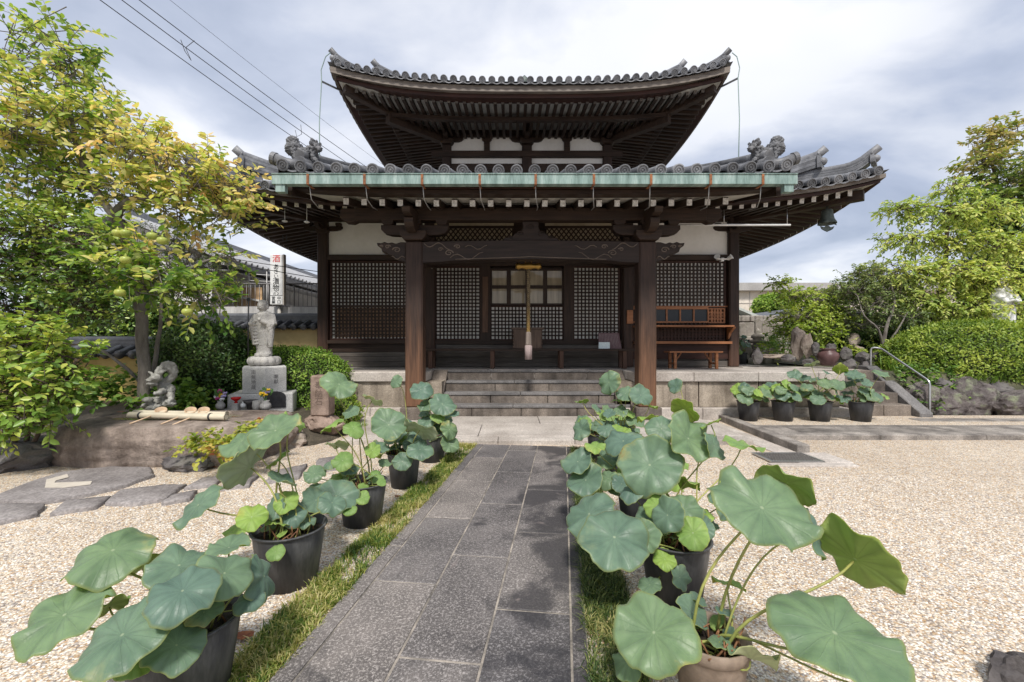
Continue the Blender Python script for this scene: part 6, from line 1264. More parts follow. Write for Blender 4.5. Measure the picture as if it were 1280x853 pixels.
def rnd_path(ps, r=.06):
    out = [ps[0]]
    for i in range(1, len(ps) - 1):
        a, c, e = ps[i - 1], ps[i], ps[i + 1]; p = c + (a - c).normalized() * r; q_ = c + (e - c).normalized() * r; out += [p, p.lerp(c, .5).lerp(c.lerp(q_, .5), .5), q_]
    return out + [ps[-1]]
mb = MB(); mb.tube(rnd_path([b0, b1, b2, b3, b4]), .021, 12); mb.build('rail', STEEL, t, fix=False)
mb = MB(); mb.lathe(b0, [(.05, 0), (.05, .012), (.022, .014)], 14); mb.lathe(b4, [(.05, -.02), (.05, -.01), (.022, .0)], 14); mb.build('base_plate', STEEL, t)
for (px, py, rx, rh, Y, seed, mat, lab) in ((1148, 497, 18, 17, 9.1, 71, S_ROCKG, 'first small mossy rock of the retaining edge by steps'), (1180, 503, 26, 21, 9.0, 72, S_ROCKG, 'pale mossy boulder just right of the handrail post'), (1218, 500, 36, 25, 9.0, 73, S_ROCKG, 'big dark purplish boulder in the retaining edge'), (1262, 506, 32, 18, 8.95, 74, S_ROCKG, 'long flat greenish boulder at the right end of edge'), (1310, 500, 34, 24, 9.0, 75, S_ROCKG, 'boulder of the retaining edge cut by the right photo edge'), (1240, 487, 22, 9, 9.35, 76, S_ROCKD, 'small dark rock above the retaining boulders under azalea'), (1170, 485, 16, 10, 9.35, 77, S_ROCKD, 'small rock on top of retaining edge near the handrail')):
    rock('retaining_rock', P(px, py, Y), (rx / F * Y * 1.1, .34, rh / F * Y * 1.25), seed, mat, lab, 'rock', 'rocks of the retaining edge', rough=.22)
rock('garden_rock', G(1262, 850) + Vector((.07, -.05, .0)), (.22, .19, .19), 33, S_ROCKD, 'dark purplish rock at the lower right corner on gravel', sub=4)
for (px, py, rx, rh, Y, seed, mat, lab, shp) in (
 (998, 428, 9.5, 21, 11.2, 81, S_ROCK, 'tall pointed brown standing stone behind the right pots', None), (1009, 431, 8, 16, 11.0, 82, S_ROCK, 'pale leaning standing stone beside the tall pointed one', None), (1019, 437, 6, 9, 10.8, 83, S_ROCKD, 'small dark upright stone between standing stone and jar', None), (1039, 438, 7.5, 8, 11.4, 84, S_ROCKD, 'squat grey rock behind the purple jar', None), (1057, 442, 8, 9, 11.0, 85, S_ROCKD, 'grey block shaped rock right of the purple jar', None), (1078, 446, 9, 7.5, 10.4, 86, S_ROCKD, 'dark rounded rock near the handrail top', None),
 (1073, 437, 6, 6, 11.5, 87, S_ROCK, 'pale rock far behind the handrail top', None), (1096, 445, 8, 7, 10.6, 88, S_ROCKD, 'dark rock under the grey stemmed tree', None), (947, 444, 7, 12, 10.6, 89, S_ROCKD, 'dark leaning rock left of the flat stone slab', None), (988, 448, 10, 5, 10.4, 90, S_ROCKD, 'low dark rock in front of the flat stone slab', None), (1063, 455, 9, 7, 10.2, 91, S_ROCKD, 'grey cut stone in front of the dark rounded rock', None), (1082, 458, 10, 7, 10.1, 92, S_ROCKD, 'dark rock at the head of the garden steps', None), (1110, 440, 9, 12, 10.6, 93, S_ROCK, 'brown upright stone just right of the handrail top', None), (1068, 425, 8, 9, 11.8, 94, S_ROCK, 'pale jagged rock among the ground cover', None), (1010, 452, 8, 5, 10.3, 95, S_ROCKD, 'low dark rock left of the purple jar', None), (1155, 417, 8, 5, 11, 96, S_KERB, 'grey cut block half hidden above the azalea', None)):
    o = rock('garden_rock', P(px, py, Y), (rx / F * Y, rx / F * Y * .8, rh / F * Y * 1.05), seed, mat, lab, 'rock', 'rocks in the right garden', sub=3, rough=.2)
c = P(975, 445, 10.7); o = rock('stone_slab', c, (.55, .3, .07), 97, S_ROCK, 'flat pale stone slab lying on rocks in the right garden', 'stone slab', rough=.12, flat_top=.5)
c = P(1035, 452, 10.4); t = thing('clay_jar', c, 'wide shouldered purple brown clay jar among the garden rocks', 'jar'); mb = MB(); s = .23; mb.lathe(c, [(s * .6, -.1), (s * .85, .02), (s, .12), (s * .92, .2), (s * .6, .25), (s * .58, .28), (s * .7, .30), (s * .62, .31), (s * .5, .27), (.001, .2)], 24); mb.build('body', simple('purple_brown_clay', [(.3, (.07, .036, .036)), (.7, (.14, .08, .078))], 6, rough=.4), t)
# small grave stones behind the hall corner
rg = random.Random(12); gi = 0
gl_ = [(928, 412, 'domed'), (936.5, 408, 'square'), (947, 405, 'domed'), (956, 409, 'domed'), (966, 412, 'square'), (925, 432, 'square'), (934, 436, 'domed'), (947, 430, 'tower'), (958, 436, 'domed'), (967, 430, 'square'), (940, 447, 'domed'), (953, 420, 'square')]
where = ['leftmost in the back row', 'second in the back row', 'tall one in the middle of the back row', 'fourth in the back row', 'last in the back row', 'squat one nearest the hall corner', 'small one left of the stacked tower', 'stacked round tower of several stones', 'small one right of the stacked tower', 'broad one at the right of the front row', 'lowest one in front of the tower', 'one between tower and back row']
for (px, py, kd), wh in zip(gl_, where):
    Y = 13.6 if py > 425 else 14.6; c = P(px, py + 12, Y); t = thing('grave_stone', c, 'small weathered grave stone, ' + wh, 'grave stone', 'small grave stones behind the hall corner'); mb = MB(); w = rg.uniform(.11, .16); h = rg.uniform(.42, .6); d0 = .9 - c.z
    if kd == 'tower':
        mb.lathe(c, [(.22, d0), (.22, .1), (.14, .12), (.2, .2), (.2, .26), (.12, .3), (.24, .34), (.24, .4), (.12, .45), (.19, .5), (.17, .58), (.08, .62), (.1, .68), (.03, .78), (.001, .8)], 14)
        mb.build('tower', S_GRAVE, t)
    else:
        pr = [(-w, 0), (w, 0), (w, h * .8)] + ([(w * .7, h * .95), (0, h * 1.05), (-w * .7, h * .95)] if kd == 'domed' else [(w * .96, h), (-w * .96, h)]) + [(-w, h * .8)]
        mb.prism([c + Vector((u, -.08, z)) for u, z in pr], (0, .16, 0)); mb.build('stone', S_GRAVE, t, bevel=.02); mb = MB(); mb.box(c.x - w * 1.4, c.x + w * 1.4, c.y - .16, c.y + .16, c.z + d0, c.z); mb.build('base', S_GRAVE, t, bevel=.02)
t = thing('stone_bank_wall', (9, 15.2, .9), 'rough grey stacked stone wall behind the small grave stones', 'stone wall'); mb = MB(); rg = random.Random(4)
for r in range(7):
    x = 7.6
    while x < 11.5: w = rg.uniform(.14, .34); mb.box(x, x + w - .02, 15.0 + rg.uniform(0, .08), 15.4, .85 + r * .24, .85 + (r + 1) * .24 - .015); x += w
mb.build('stones', S_GRAVE, t, bevel=.03)
# far buildings
t = thing('concrete_building', (32, 44, 0), 'far beige concrete building with a flat grey roof edge', 'building'); mb = MB(); mb.box(20, 48, 40, 52, 0, 6.45); mb.build('wall', simple('beige_concrete', [(.3, (.55, .48, .40)), (.7, (.68, .62, .54))], .4), t); mb = MB(); mb.box(19.5, 49, 39.4, 52.5, 6.45, 7.15); mb.build('roof', simple('grey_concrete', [(.3, (.28, .27, .26)), (.7, (.40, .385, .37))], .8), t)
for i in range(8): mb = MB(); x = 22 + i * 3.2; mb.box(x - .03, x + .03, 39.97, 40.0, 1, 6.4); mb.build('joint', flat('joint_grey', (.35, .32, .29)), t)
mb = MB(); mb.box(20, 48, 39.96, 40.0, 5.3, 5.36); mb.build('joint', bpy.data.materials['joint_grey'], t)
t = thing('low_house', (14, 22, 0), 'low house with pale sloping sheet roof behind grave stones', 'house')
mb = MB(); strip(mb, 9.9, 3.5, 12.5, 2.4, 20, 28, .12); mb.build('roof', simple('pale_sheet_roof', [(.3, (.42, .44, .42)), (.7, (.58, .6, .57))], 1, stretch=(1, 8, 1)), t); mb = MB(); mb.box(9.95, 12.1, 20.4, 27.6, 0, 2.45); mb.build('wall', WALLW, t)
t = thing('gabled_house', (16.5, 23, 0), 'grey gabled house half hidden behind the bright green tree', 'house')
mb = MB(); mb.prism([(12.4, 20.6, 2.4), (14.6, 20.6, 3.25), (20, 20.6, 2.4)], (0, 6, 0)); mb.box(12.7, 19.6, 20.8, 26.4, 0, 2.4); mb.build('wall', simple('grey_house_wall', [(.3, (.25, .26, .28)), (.7, (.36, .37, .39))], 1), t); mb = MB(); strip(mb, 14.6, 3.38, 12.3, 2.5, 20.3, 27, .1); strip(mb, 14.6, 3.38, 20.5, 2.4, 20.3, 27, .1); mb.build('roof', TILE_DK, t)
# azalea mound and trees
c = P(1228, 447, 10.1); hedge('azalea_mound', 'large domed clipped azalea above the retaining rocks', 'hedge', (c.x, c.y + .1, c.z - .12), (2.2, 1.0, .98), 22000, L_AZA, .065, .03, 45, dome=2.05, tint=.52, zfloor=.55, wild=.05, lump=.05)
def rtree(*a, **k): return tree(*a, **k)
DL, DW_ = .12, .05
rtree('dogwood_tree', 'layered pale yellow green dogwood tree behind the azalea mound', 'tree', [([P(1170, 425, 12), P(1172, 385, 12), P(1180, 345, 12), P(1183, 300, 12), P(1188, 250, 12), P(1192, 228, 12)], .1, .025), ([P(1165, 425, 12), P(1160, 380, 12.1), P(1145, 340, 12)], .07, .02)],
 [PC(1190, 236, 12, 18, 9, .4, 14, 10, .3, DL, DW_, .42), PC(1130, 262, 12, 30, 9, .4, 22, 10, .34, DL, DW_, .42), PC(1195, 268, 12, 48, 12, .6, 36, 10, .34, DL, DW_, .45), PC(1235, 262, 11.8, 36, 10, .5, 24, 10, .34, DL, DW_, .5), PC(1140, 300, 12, 36, 9, .5, 26, 10, .34, DL, DW_, .45), PC(1215, 302, 11.8, 50, 11, .6, 36, 10, .34, DL, DW_, .5), PC(1262, 310, 11.5, 30, 10, .5, 20, 10, .34, DL, DW_, .55), PC(1120, 340, 11.8, 44, 13, .6, 36, 10, .34, DL, DW_, .48), PC(1190, 340, 11.6, 55, 14, .6, 50, 10, .34, DL, DW_, .55), PC(1245, 352, 11.4, 44, 14, .5, 40, 10, .34, DL, DW_, .6), PC(1140, 375, 11.8, 46, 12, .6, 36, 10, .34, DL, DW_, .42), PC(1200, 385, 11.6, 50, 12, .6, 38, 10, .34, DL, DW_, .5), PC(1262, 385, 11.3, 30, 10, .4, 14, 10, .34, DL, DW_, .58)], L_DOG, BARK_BR, 23, dens=3.8, dt=.12, droop=.5, up=.1)
rtree('bright_maple', 'small bright green spreading tree beside the hall corner', 'tree', [([P(1012, 432, 12.2), P(1010, 410, 12.2), P(1000, 385, 12.2), P(985, 360, 12.2)], .045, .012), ([P(1014, 430, 12.2), P(1030, 400, 12.2), P(1045, 380, 12.2)], .035, .012)],
 [PC(975, 353, 12.2, 12, 5, .25, 8, 9, .25, .085, .05, .5), PC(992, 370, 12.2, 18, 8, .35, 16, 9, .26, .085, .05, .5), PC(1022, 375, 12.2, 24, 10, .4, 24, 9, .28, .085, .05, .5), PC(1000, 395, 12.0, 30, 11, .45, 34, 9, .28, .085, .05, .55), PC(1040, 398, 12.1, 26, 11, .45, 30, 9, .28, .085, .05, .5), PC(1015, 415, 11.8, 34, 9, .4, 34, 9, .26, .085, .05, .42), PC(985, 413, 12.2, 22, 8, .35, 18, 9, .26, .085, .05, .35), PC(1055, 372, 12.4, 20, 8, .35, 16, 9, .26, .085, .05, .48)], L_BRIGHT, BARK, 24, dens=4.5, dt=.16)
rtree('grey_stemmed_tree', 'dull green bushy tree with several pale grey stems', 'tree', [([P(1105, 440, 11.3), P(1108, 410, 11.3), P(1118, 380, 11.4), P(1112, 350, 11.5)], .06, .015), ([P(1104, 440, 11.3), P(1098, 412, 11.2), P(1080, 395, 11.2), P(1072, 370, 11.4)], .04, .012), ([P(1106, 438, 11.3), P(1120, 415, 11.2), P(1135, 390, 11.3)], .035, .012)],
 [PC(1085, 345, 11.8, 28, 12, .5, 34, 12, .3, .07, .035, .5), PC(1065, 365, 11.8, 30, 12, .5, 40, 12, .3, .07, .035, .45), PC(1110, 362, 11.8, 30, 12, .5, 40, 12, .3, .07, .035, .42), PC(1085, 385, 11.7, 38, 12, .5, 46, 12, .3, .07, .035, .4), PC(1125, 395, 11.7, 26, 12, .5, 30, 12, .3, .07, .035, .4), PC(1070, 405, 11.9, 26, 10, .5, 26, 12, .3, .07, .035, .35)], L_FINE, BARK, 25, dens=3.6, dt=.1)
rtree('magnolia_tree', 'tall tree with rusty backed leaves at the right edge', 'tree', [([P(1262, 430, 14.5), P(1258, 340, 14.5), P(1250, 250, 14.5), P(1235, 180, 14.5)], .14, .03), ([P(1256, 330, 14.5), P(1275, 250, 14.3), P(1285, 180, 14.3)], .09, .03)],
 [PC(1232, 175, 14.5, 22, 14, .6, 22, 10, .4, .17, .075, .85), PC(1222, 210, 14.5, 26, 14, .7, 26, 10, .4, .17, .075, .8), PC(1262, 225, 14.2, 36, 20, .8, 44, 10, .4, .17, .075, .5), PC(1235, 255, 14.2, 40, 18, .8, 44, 10, .4, .17, .075, .42), PC(1275, 265, 14, 26, 24, .7, 36, 10, .4, .17, .075, .55), PC(1272, 160, 14.2, 12, 18, .5, 10, 10, .4, .17, .075, .8), PC(1250, 295, 14.4, 40, 18, .7, 44, 10, .4, .17, .075, .35), PC(1300, 210, 14.2, 30, 50, .8, 40, 10, .4, .17, .075, .6), PC(1212, 275, 14.6, 22, 12, .5, 18, 10, .4, .17, .075, .4)], L_MAG, BARK_BR, 26, dens=2.8, dt=.06)
for (px, py, Y, rx, ry, dp, lab, seed, n) in ((1262, 345, 16, 50, 44, 1.3, 'dark domed evergreen bush behind the dogwood', 46, 9000), (1180, 410, 14.5, 70, 28, 1.0, 'dark evergreen bush filling behind the azalea mound', 47, 9000), (1085, 415, 14.0, 55, 22, .9, 'dark bush behind the grey stemmed tree', 48, 7000), (1290, 395, 13.4, 34, 30, .7, 'dark evergreen bush at the right edge behind white figure', 49, 5000), (966, 380, 34, 22, 14, 1.2, 'small far green tree before the concrete building', 50, 2500)):
    c = P(px, py, Y); hedge('evergreen_bush', lab, 'bush', (c.x, c.y, c.z - .2), (rx / F * Y, dp, ry / F * Y), n, L_DARK if seed != 50 else L_HEDGE, .10 if seed != 50 else .2, .05 if seed != 50 else .12, seed, tint=.55, wild=.14, lump=.16)
cs = []; rg = random.Random(5)
for i in range(46):
    px = rg.uniform(955, 1120); py = rg.uniform(428, 443); Y = rg.uniform(11.2, 12.8); cs.append((P(px, py, Y), (.22, .2, .08), 7, 7, .16, .065, .04, rg.uniform(.3, .9)))
cover('ground_cover', 'low yellow green ground cover between the right garden rocks', 'ground cover', cs, L_BRIGHT, 53, kind='stuff', org=(8, 12, .9))
cs = [(P(rg.uniform(955, 990), rg.uniform(425, 440), rg.uniform(11, 11.6)), (.2, .2, .12), 8, 8, .2, .05, .03, rg.uniform(.2, .6)) for i in range(14)]
cover('leafy_plant', 'green leafy plant left of the tall pointed standing stone', 'plant', cs, L_COVER, 54, org=(6.9, 11.2, .9), kind='stuff')
rr_ = random.Random(8); cs = [(Vector((rr_.uniform(8.3, 9.6), rr_.uniform(8.95, 9.5), 0)), (.14, .12, .06), 7, 7, .16, .07, .045, rr_.uniform(.2, .7)) for i in range(34)]
for c_ in cs: c_[0].z = rz(c_[0].x, c_[0].y) + .06
cover('leafy_plant', 'low leafy plants between handrail and azalea on the bank', 'plant', cs, L_COVER, 55, org=(8.9, 9.2, .5), kind='stuff')
pts = [tuple(P(rg.gauss(px, 6), 0, Y).xy) + (rz(px / 640 * 0 + 9, Y) if False else z,) for px, Y, z in ((1118, 9.9, .9), (1128, 9.8, .85), (1140, 9.6, .8), (1110, 10.1, .92), (1215, 9.3, .62), (1240, 9.3, .6), (1180, 9.4, .65)) for _ in range(26)]
blades('strap_leaf_plant', pts, L_COVER, 64, .34, .022, (8.7, 9.8, .8), 'arching strap leaved plants beside steps and retaining rocks', 'plant', 'stuff', 1.0, lambda p: .6)
# white stone figure
wc = P(1251, 408, 11.25); t = thing('white_figure', wc, 'white marble robed figure half hidden behind dogwood leaves', 'statue'); mb = MB(); s = 58 / F * 11.25
mb.lathe(wc, [(.26, 0), (.28, .1), (.25, .35), (.27, .6), (.26, .8), (.2, .95), (.1, 1.02)], 18, sy=.75); mb.ball(wc + Vector((.02, -.02, 1.14)), (.11, .12, .14)); mb.ball(wc + Vector((.02, .02, 1.2)), (.13, .13, .14))
for i in range(7): a = -2.6 + i * .33; mb.tube([wc + Vector((.27 * math.cos(a), .2 * math.sin(a), .02)), wc + Vector((.25 * math.cos(a) + .03, .19 * math.sin(a), .5)), wc + Vector((.2 * math.cos(a), .16 * math.sin(a), .92))], [.035, .03, .02], 6)
mb.tube([wc + Vector((-.22, -.1, .8)), wc + Vector((-.12, -.24, .62)), wc + Vector((.05, -.26, .68))], [.07, .07, .05], 8); mb.tube([wc + Vector((.24, -.1, .8)), wc + Vector((.18, -.24, .6)), wc + Vector((.05, -.26, .66))], [.07, .07, .05], 8)
link_mesh('figure', remeshed(mb, 'figure', .018, 1, org=wc, disp=.01, dscale=8), simple('white_marble', [(.3, (.62, .62, .64)), (.7, (.78, .78, .79))], 2, dist=2), t); mb = MB(); mb.box(wc.x - .35, wc.x + .35, wc.y - .3, wc.y + .3, .85, wc.z + .01); mb.build('base', S_GRAN, t, bevel=.02)
# ------------------------------------------------------------------ potted lotus
def lotus_mat(name, lo, hi, vein, edge, rough, trans, spots=True):
    m, nt, b = nt_new(name); tc = nt.nodes.new("ShaderNodeTexCoord"); sp = nt.nodes.new("ShaderNodeSeparateXYZ"); nt.links.new(tc.outputs['Object'], sp.inputs[0])
    ang = mathn(nt, 'ARCTAN2', sp.outputs[1], sp.outputs[0]); rad = nt.nodes.new("ShaderNodeVectorMath"); rad.operation = 'LENGTH'
    cb = nt.nodes.new("ShaderNodeCombineXYZ"); nt.links.new(sp.outputs[0], cb.inputs[0]); nt.links.new(sp.outputs[1], cb.inputs[1]); nt.links.new(cb.outputs[0], rad.inputs[0])
    oi = nt.nodes.new("ShaderNodeObjectInfo").outputs['Random']
    pv = nt.nodes.new("ShaderNodeVectorMath"); pv.operation = 'ADD'; nt.links.new(tc.outputs['Object'], pv.inputs[0]); oc = nt.nodes.new("ShaderNodeCombineXYZ"); nt.links.new(mathn(nt, 'MULTIPLY', oi, 50.0), oc.inputs[0]); nt.links.new(oc.outputs[0], pv.inputs[1])
    at = nt.nodes.new("ShaderNodeAttribute"); at.attribute_name = 'rim'                                  # 0 at the centre, 1 at the edge
    n1 = noise_n(nt, pv.outputs[0], 9, 5, .55); wob = mathn(nt, 'ADD', mathn(nt, 'MULTIPLY', ang, 11.0), mathn(nt, 'MULTIPLY', n1, 2.2))
    sn = mathn(nt, 'ABSOLUTE', mathn(nt, 'SINE', wob)); vn = mathn(nt, 'POWER', mathn(nt, 'SUBTRACT', 1.0, sn), 13.0); fade = ramp(nt, [(.0, (1,) * 3), (.4, (.45,) * 3), (1, (.15,) * 3)], at.outputs['Fac']).outputs[0]
    base = ramp(nt, [(.3, lo), (.7, hi)], n1).outputs[0]
    base = mixc(nt, 1, base, ramp(nt, [(0, (.84, .88, 1.02)), (.5, (1, 1, 1)), (1, (1.14, 1.1, .86))], oi).outputs[0], 'MULTIPLY')
    fan = ramp(nt, [(.2, (.92,) * 3), (.8, (1.06,) * 3)], mathn(nt, 'ABSOLUTE', mathn(nt, 'SINE', mathn(nt, 'MULTIPLY', wob, .5)))).outputs[0]; base = mixc(nt, .8, base, fan, 'MULTIPLY')
    col = mixc(nt, mathn(nt, 'MULTIPLY', vn, fade), base, vein)
    ctr = ramp(nt, [(.02, (.7,) * 3), (.05, (0,) * 3)], at.outputs['Fac']).outputs[0]; col = mixc(nt, ctr, col, (.45, .52, .36))
    rm = mathn(nt, 'MULTIPLY', ramp(nt, [(.93, (0,) * 3), (1, (1,) * 3)], at.outputs['Fac']).outputs[0], .6); col = mixc(nt, rm, col, edge)
    if spots:
        n2 = noise_n(nt, pv.outputs[0], 4.5, 5, .6); gate = mathn(nt, 'MULTIPLY', ramp(nt, [(.45, (0,) * 3), (.95, (1,) * 3)], at.outputs['Fac']).outputs[0], ramp(nt, [(.3, (.25,) * 3), (.8, (1,) * 3)], oi).outputs[0])
        col = mixc(nt, mathn(nt, 'MULTIPLY', ramp(nt, [(.585, (0,) * 3), (.68, (.8,) * 3)], n2).outputs[0], gate), col, (.50, .42, .14)); col = mixc(nt, mathn(nt, 'MULTIPLY', ramp(nt, [(.67, (0,) * 3), (.72, (.9,) * 3)], n2).outputs[0], gate), col, (.24, .11, .04))
    nt.links.new(col, b.inputs['Base Color']); b.inputs['Roughness'].default_value = rough; b.inputs['Specular IOR Level'].default_value = .35; b.inputs['Sheen Weight'].default_value = .15; b.inputs['Sheen Roughness'].default_value = .4; b.inputs['Sheen Tint'].default_value = (.75, .85, .95, 1)
    n = bumpy(nt, b, mathn(nt, 'MULTIPLY', vn, fade), .6, .006); bumpy(nt, b, n1, .45, .02, n)
    tr = nt.nodes.new("ShaderNodeBsdfTranslucent"); nt.links.new(mixc(nt, 1, col, (1.4, 1.5, .5), 'MULTIPLY'), tr.inputs[0]); mx = nt.nodes.new("ShaderNodeMixShader"); mx.inputs[0].default_value = trans
    nt.links.new(b.outputs[0], mx.inputs[1]); nt.links.new(tr.outputs[0], mx.inputs[2]); nt.links.new(mx.outputs[0], nt.nodes['Material Output'].inputs[0]); return m
LOT_TOP = lotus_mat('lotus_leaf_top', (.125, .200, .138), (.205, .300, .205), (.25, .35, .25), (.32, .35, .11), .4, .38)
LOT_UND = lotus_mat('lotus_leaf_underside', (.34, .42, .11), (.46, .52, .18), (.26, .33, .09), (.45, .45, .13), .6, .5)
LOT_YEL = lotus_mat('young_lotus_leaf', (.17, .29, .07), (.27, .39, .11), (.33, .45, .18), (.38, .42, .12), .5, .3)
LOT_PALE = lotus_mat('pale_lotus_underside', (.42, .47, .27), (.58, .60, .42), (.36, .42, .24), (.5, .5, .25), .6, .35)
STEM = simple('lotus_stem', [(.3, (.16, .20, .05)), (.7, (.40, .38, .12))], 4, rough=.5, bump=.2); STEM_DRY = simple('dry_lotus_stalk', [(.3, (.10, .045, .025)), (.7, (.30, .15, .07))], 10)
POT = simple('black_plastic_pot', [(.3, (.028, .029, .032)), (.55, (.06, .061, .065)), (.75, (.15, .148, .145))], 3.5, stretch=(2.5, 2.5, .5), rough=.5, bump=.12, fine=.5); TERRA = simple('dusty_terracotta', [(.3, (.17, .125, .095)), (.7, (.34, .27, .215))], 4, rough=.9, fine=.4); MUD = simple('pot_mud', [(.3, (.018, .014, .011)), (.7, (.06, .042, .03))], 14, rough=.5, bump=.9, bdist=.03)
def leaf_mesh(rng, r, nr=10, na=64, fold=0.0, cup=0.0, wave=.1, droop=0.0):
    """round shield leaf: radial grid, rippled and sagging edge, upper and lower skins"""
    ph = [rng.uniform(0, 6.28) for _ in range(8)]; fa = rng.uniform(0, 6.28); nw = rng.choice((3, 4, 5)); top = [(0, 0, -.02 * r)]; rim = [0]
    out = [1 + .05 * math.sin(2 * a + ph[0]) + .035 * math.sin(3 * a + ph[1]) + .025 * math.sin(5 * a + ph[2]) + .015 * math.sin(9 * a + ph[3]) + .012 * math.sin(17 * a + ph[7]) for a in [2 * math.pi * j / na for j in range(na)]]
    for _ in range(rng.choice((0, 1, 1, 2, 3)) if na > 40 else 0):
        j0, wd, dp = rng.randrange(na), rng.choice((1, 1, 2, 3)), rng.uniform(.05, .16)
        for q in range(-wd, wd + 1): out[(j0 + q) % na] *= 1 - dp * (1 - abs(q) / (wd + 1)) * rng.uniform(.7, 1.2)
    for i in range(1, nr + 1):
        s = (i / nr) ** .85
        for j in range(na):
            a = 2 * math.pi * j / na; rr = r * s * (1 + (out[j] - 1) * s ** 3); x, y = rr * math.cos(a), rr * math.sin(a)
            z = r * (cup * s * s + wave * s ** 2.2 * (math.sin(nw * a + ph[4]) * .7 + .45 * math.sin((nw + 2) * a + ph[5])) + .045 * s ** 3 * math.sin(11 * a + ph[6]) + .03 * s ** 2 * math.sin(7 * a + ph[0]) - droop * s ** 3 * (.5 + .5 * math.cos(a - fa)))
            z += fold * (math.sqrt((x * math.cos(fa) + y * math.sin(fa)) ** 2 + (.12 * r) ** 2) - .12 * r) - .05 * r * math.exp(-(s / .22) ** 2); top.append((x, y, z)); rim.append(s)
    n = len(top); V = top + [(x, y, z - .0016) for x, y, z in top]; Fs, M = [], []
    for side, o in ((0, 0), (1, n)):
        def ad(f): Fs.append(tuple(k + o for k in (f if side == 0 else f[::-1]))); M.append(side)
        for j in range(na): ad((0, 1 + j, 1 + (j + 1) % na))
        for i in range(nr - 1):
            for j in range(na): b = 1 + i * na; ad((b + j, b + na + j, b + na + (j + 1) % na, b + (j + 1) % na))
    b = 1 + (nr - 1) * na
    for j in range(na): Fs.append((b + j, b + n + j, b + n + (j + 1) % na, b + (j + 1) % na)); M.append(1)
    me = bpy.data.meshes.new('leaf'); me.from_pydata(V, [], Fs); me.polygons.foreach_set('material_index', M); me.polygons.foreach_set('use_smooth', [True] * len(Fs))
    at = me.attributes.new('rim', 'FLOAT', 'POINT'); at.data.foreach_set('value', rim + rim); me.update(); return me
def pot_parts(t, c, rr, h, mat, terra=False):
    mb = MB(); rb = rr * .76
    if terra: prof = [(rb, 0), (rr * .94, h * .72), (rr * .96, h * .8), (rr * 1.0, h * .82), (rr * 1.03, h * .9), (rr * 1.02, h * .98), (rr * .98, h), (rr * .88, h * .97), (rr * .84, h * .7), (.001, h * .7)]
    else: prof = [(rb, 0), (rb + (rr - rb) * .8, h * .82), (rr * .955, h * .87), (rr * .975, h * .93), (rr * .97, h * .955), (rr * 1.03, h * .965), (rr * 1.045, h * .985), (rr * 1.03, h), (rr * .97, h * .995), (rr * .93, h * .8), (.001, h * .8)]
    mb.lathe(c, prof, 40); p = mb.build('pot', mat, t)
    mb = MB(); rg = random.Random(int(c.x * 1000)); rows = []
    z0 = c.z + h * (.86 if not terra else .82)
    for i in range(7): s = i / 6; rows.append([(c.x + rr * .93 * s * math.cos(a), c.y + rr * .93 * s * math.sin(a), z0 + .025 * mnoise.noise(Vector((math.cos(a) * s * 5, math.sin(a) * s * 5, c.x * 9)))) for a in [2 * math.pi * j / 28 for j in range(29)]])
    mb.grid(rows); mb.build('soil', MUD, t)
    mb = MB()
    for i in range(26):
        a, q_ = rg.uniform(0, 6.28), rr * .85 * math.sqrt(rg.random()); p0 = Vector((c.x + q_ * math.cos(a), c.y + q_ * math.sin(a), z0 - .01)); d = Vector((rg.gauss(0, .5), rg.gauss(0, .5), 1)).normalized() * rg.uniform(.05, .15); mb.tube([p0, p0 + d * .5 + Vector((rg.gauss(0, .008), 0, 0)), p0 + d], [.005, .0045, .003], 5)
    tag(mb.build('dry_stalk', STEM_DRY, t), kind='stuff'); return z0
def auto_leaves(c, h, n, rng, spread, top, r0, r1):
    L = []
    for i in range(n):
        a = rng.uniform(0, 6.28); k = spread * math.sqrt(rng.random()); z = c.z + h + rng.uniform(.07, top + .05) * (1 - .5 * k / spread); L.append((Vector((c.x + k * math.cos(a), c.y + k * math.sin(a) * .8, z)), rng.uniform(r0, r1), (math.cos(a) * .5 + rng.gauss(0, .2), math.sin(a) * .3 - .45, .8), 't' if rng.random() < .72 else 'y'))
    return L
def tip_normal(pos, ratio, deg):
    v = (Vector((0, 0, H)) - pos).normalized(); rt = Vector((1, 0, 0)); rt = (rt - v * rt.dot(v)).normalized(); up = v.cross(rt); a = math.radians(deg)
    return (v * ratio + (rt * math.cos(a) + up * math.sin(a)) * math.sqrt(1 - ratio * ratio)).normalized()
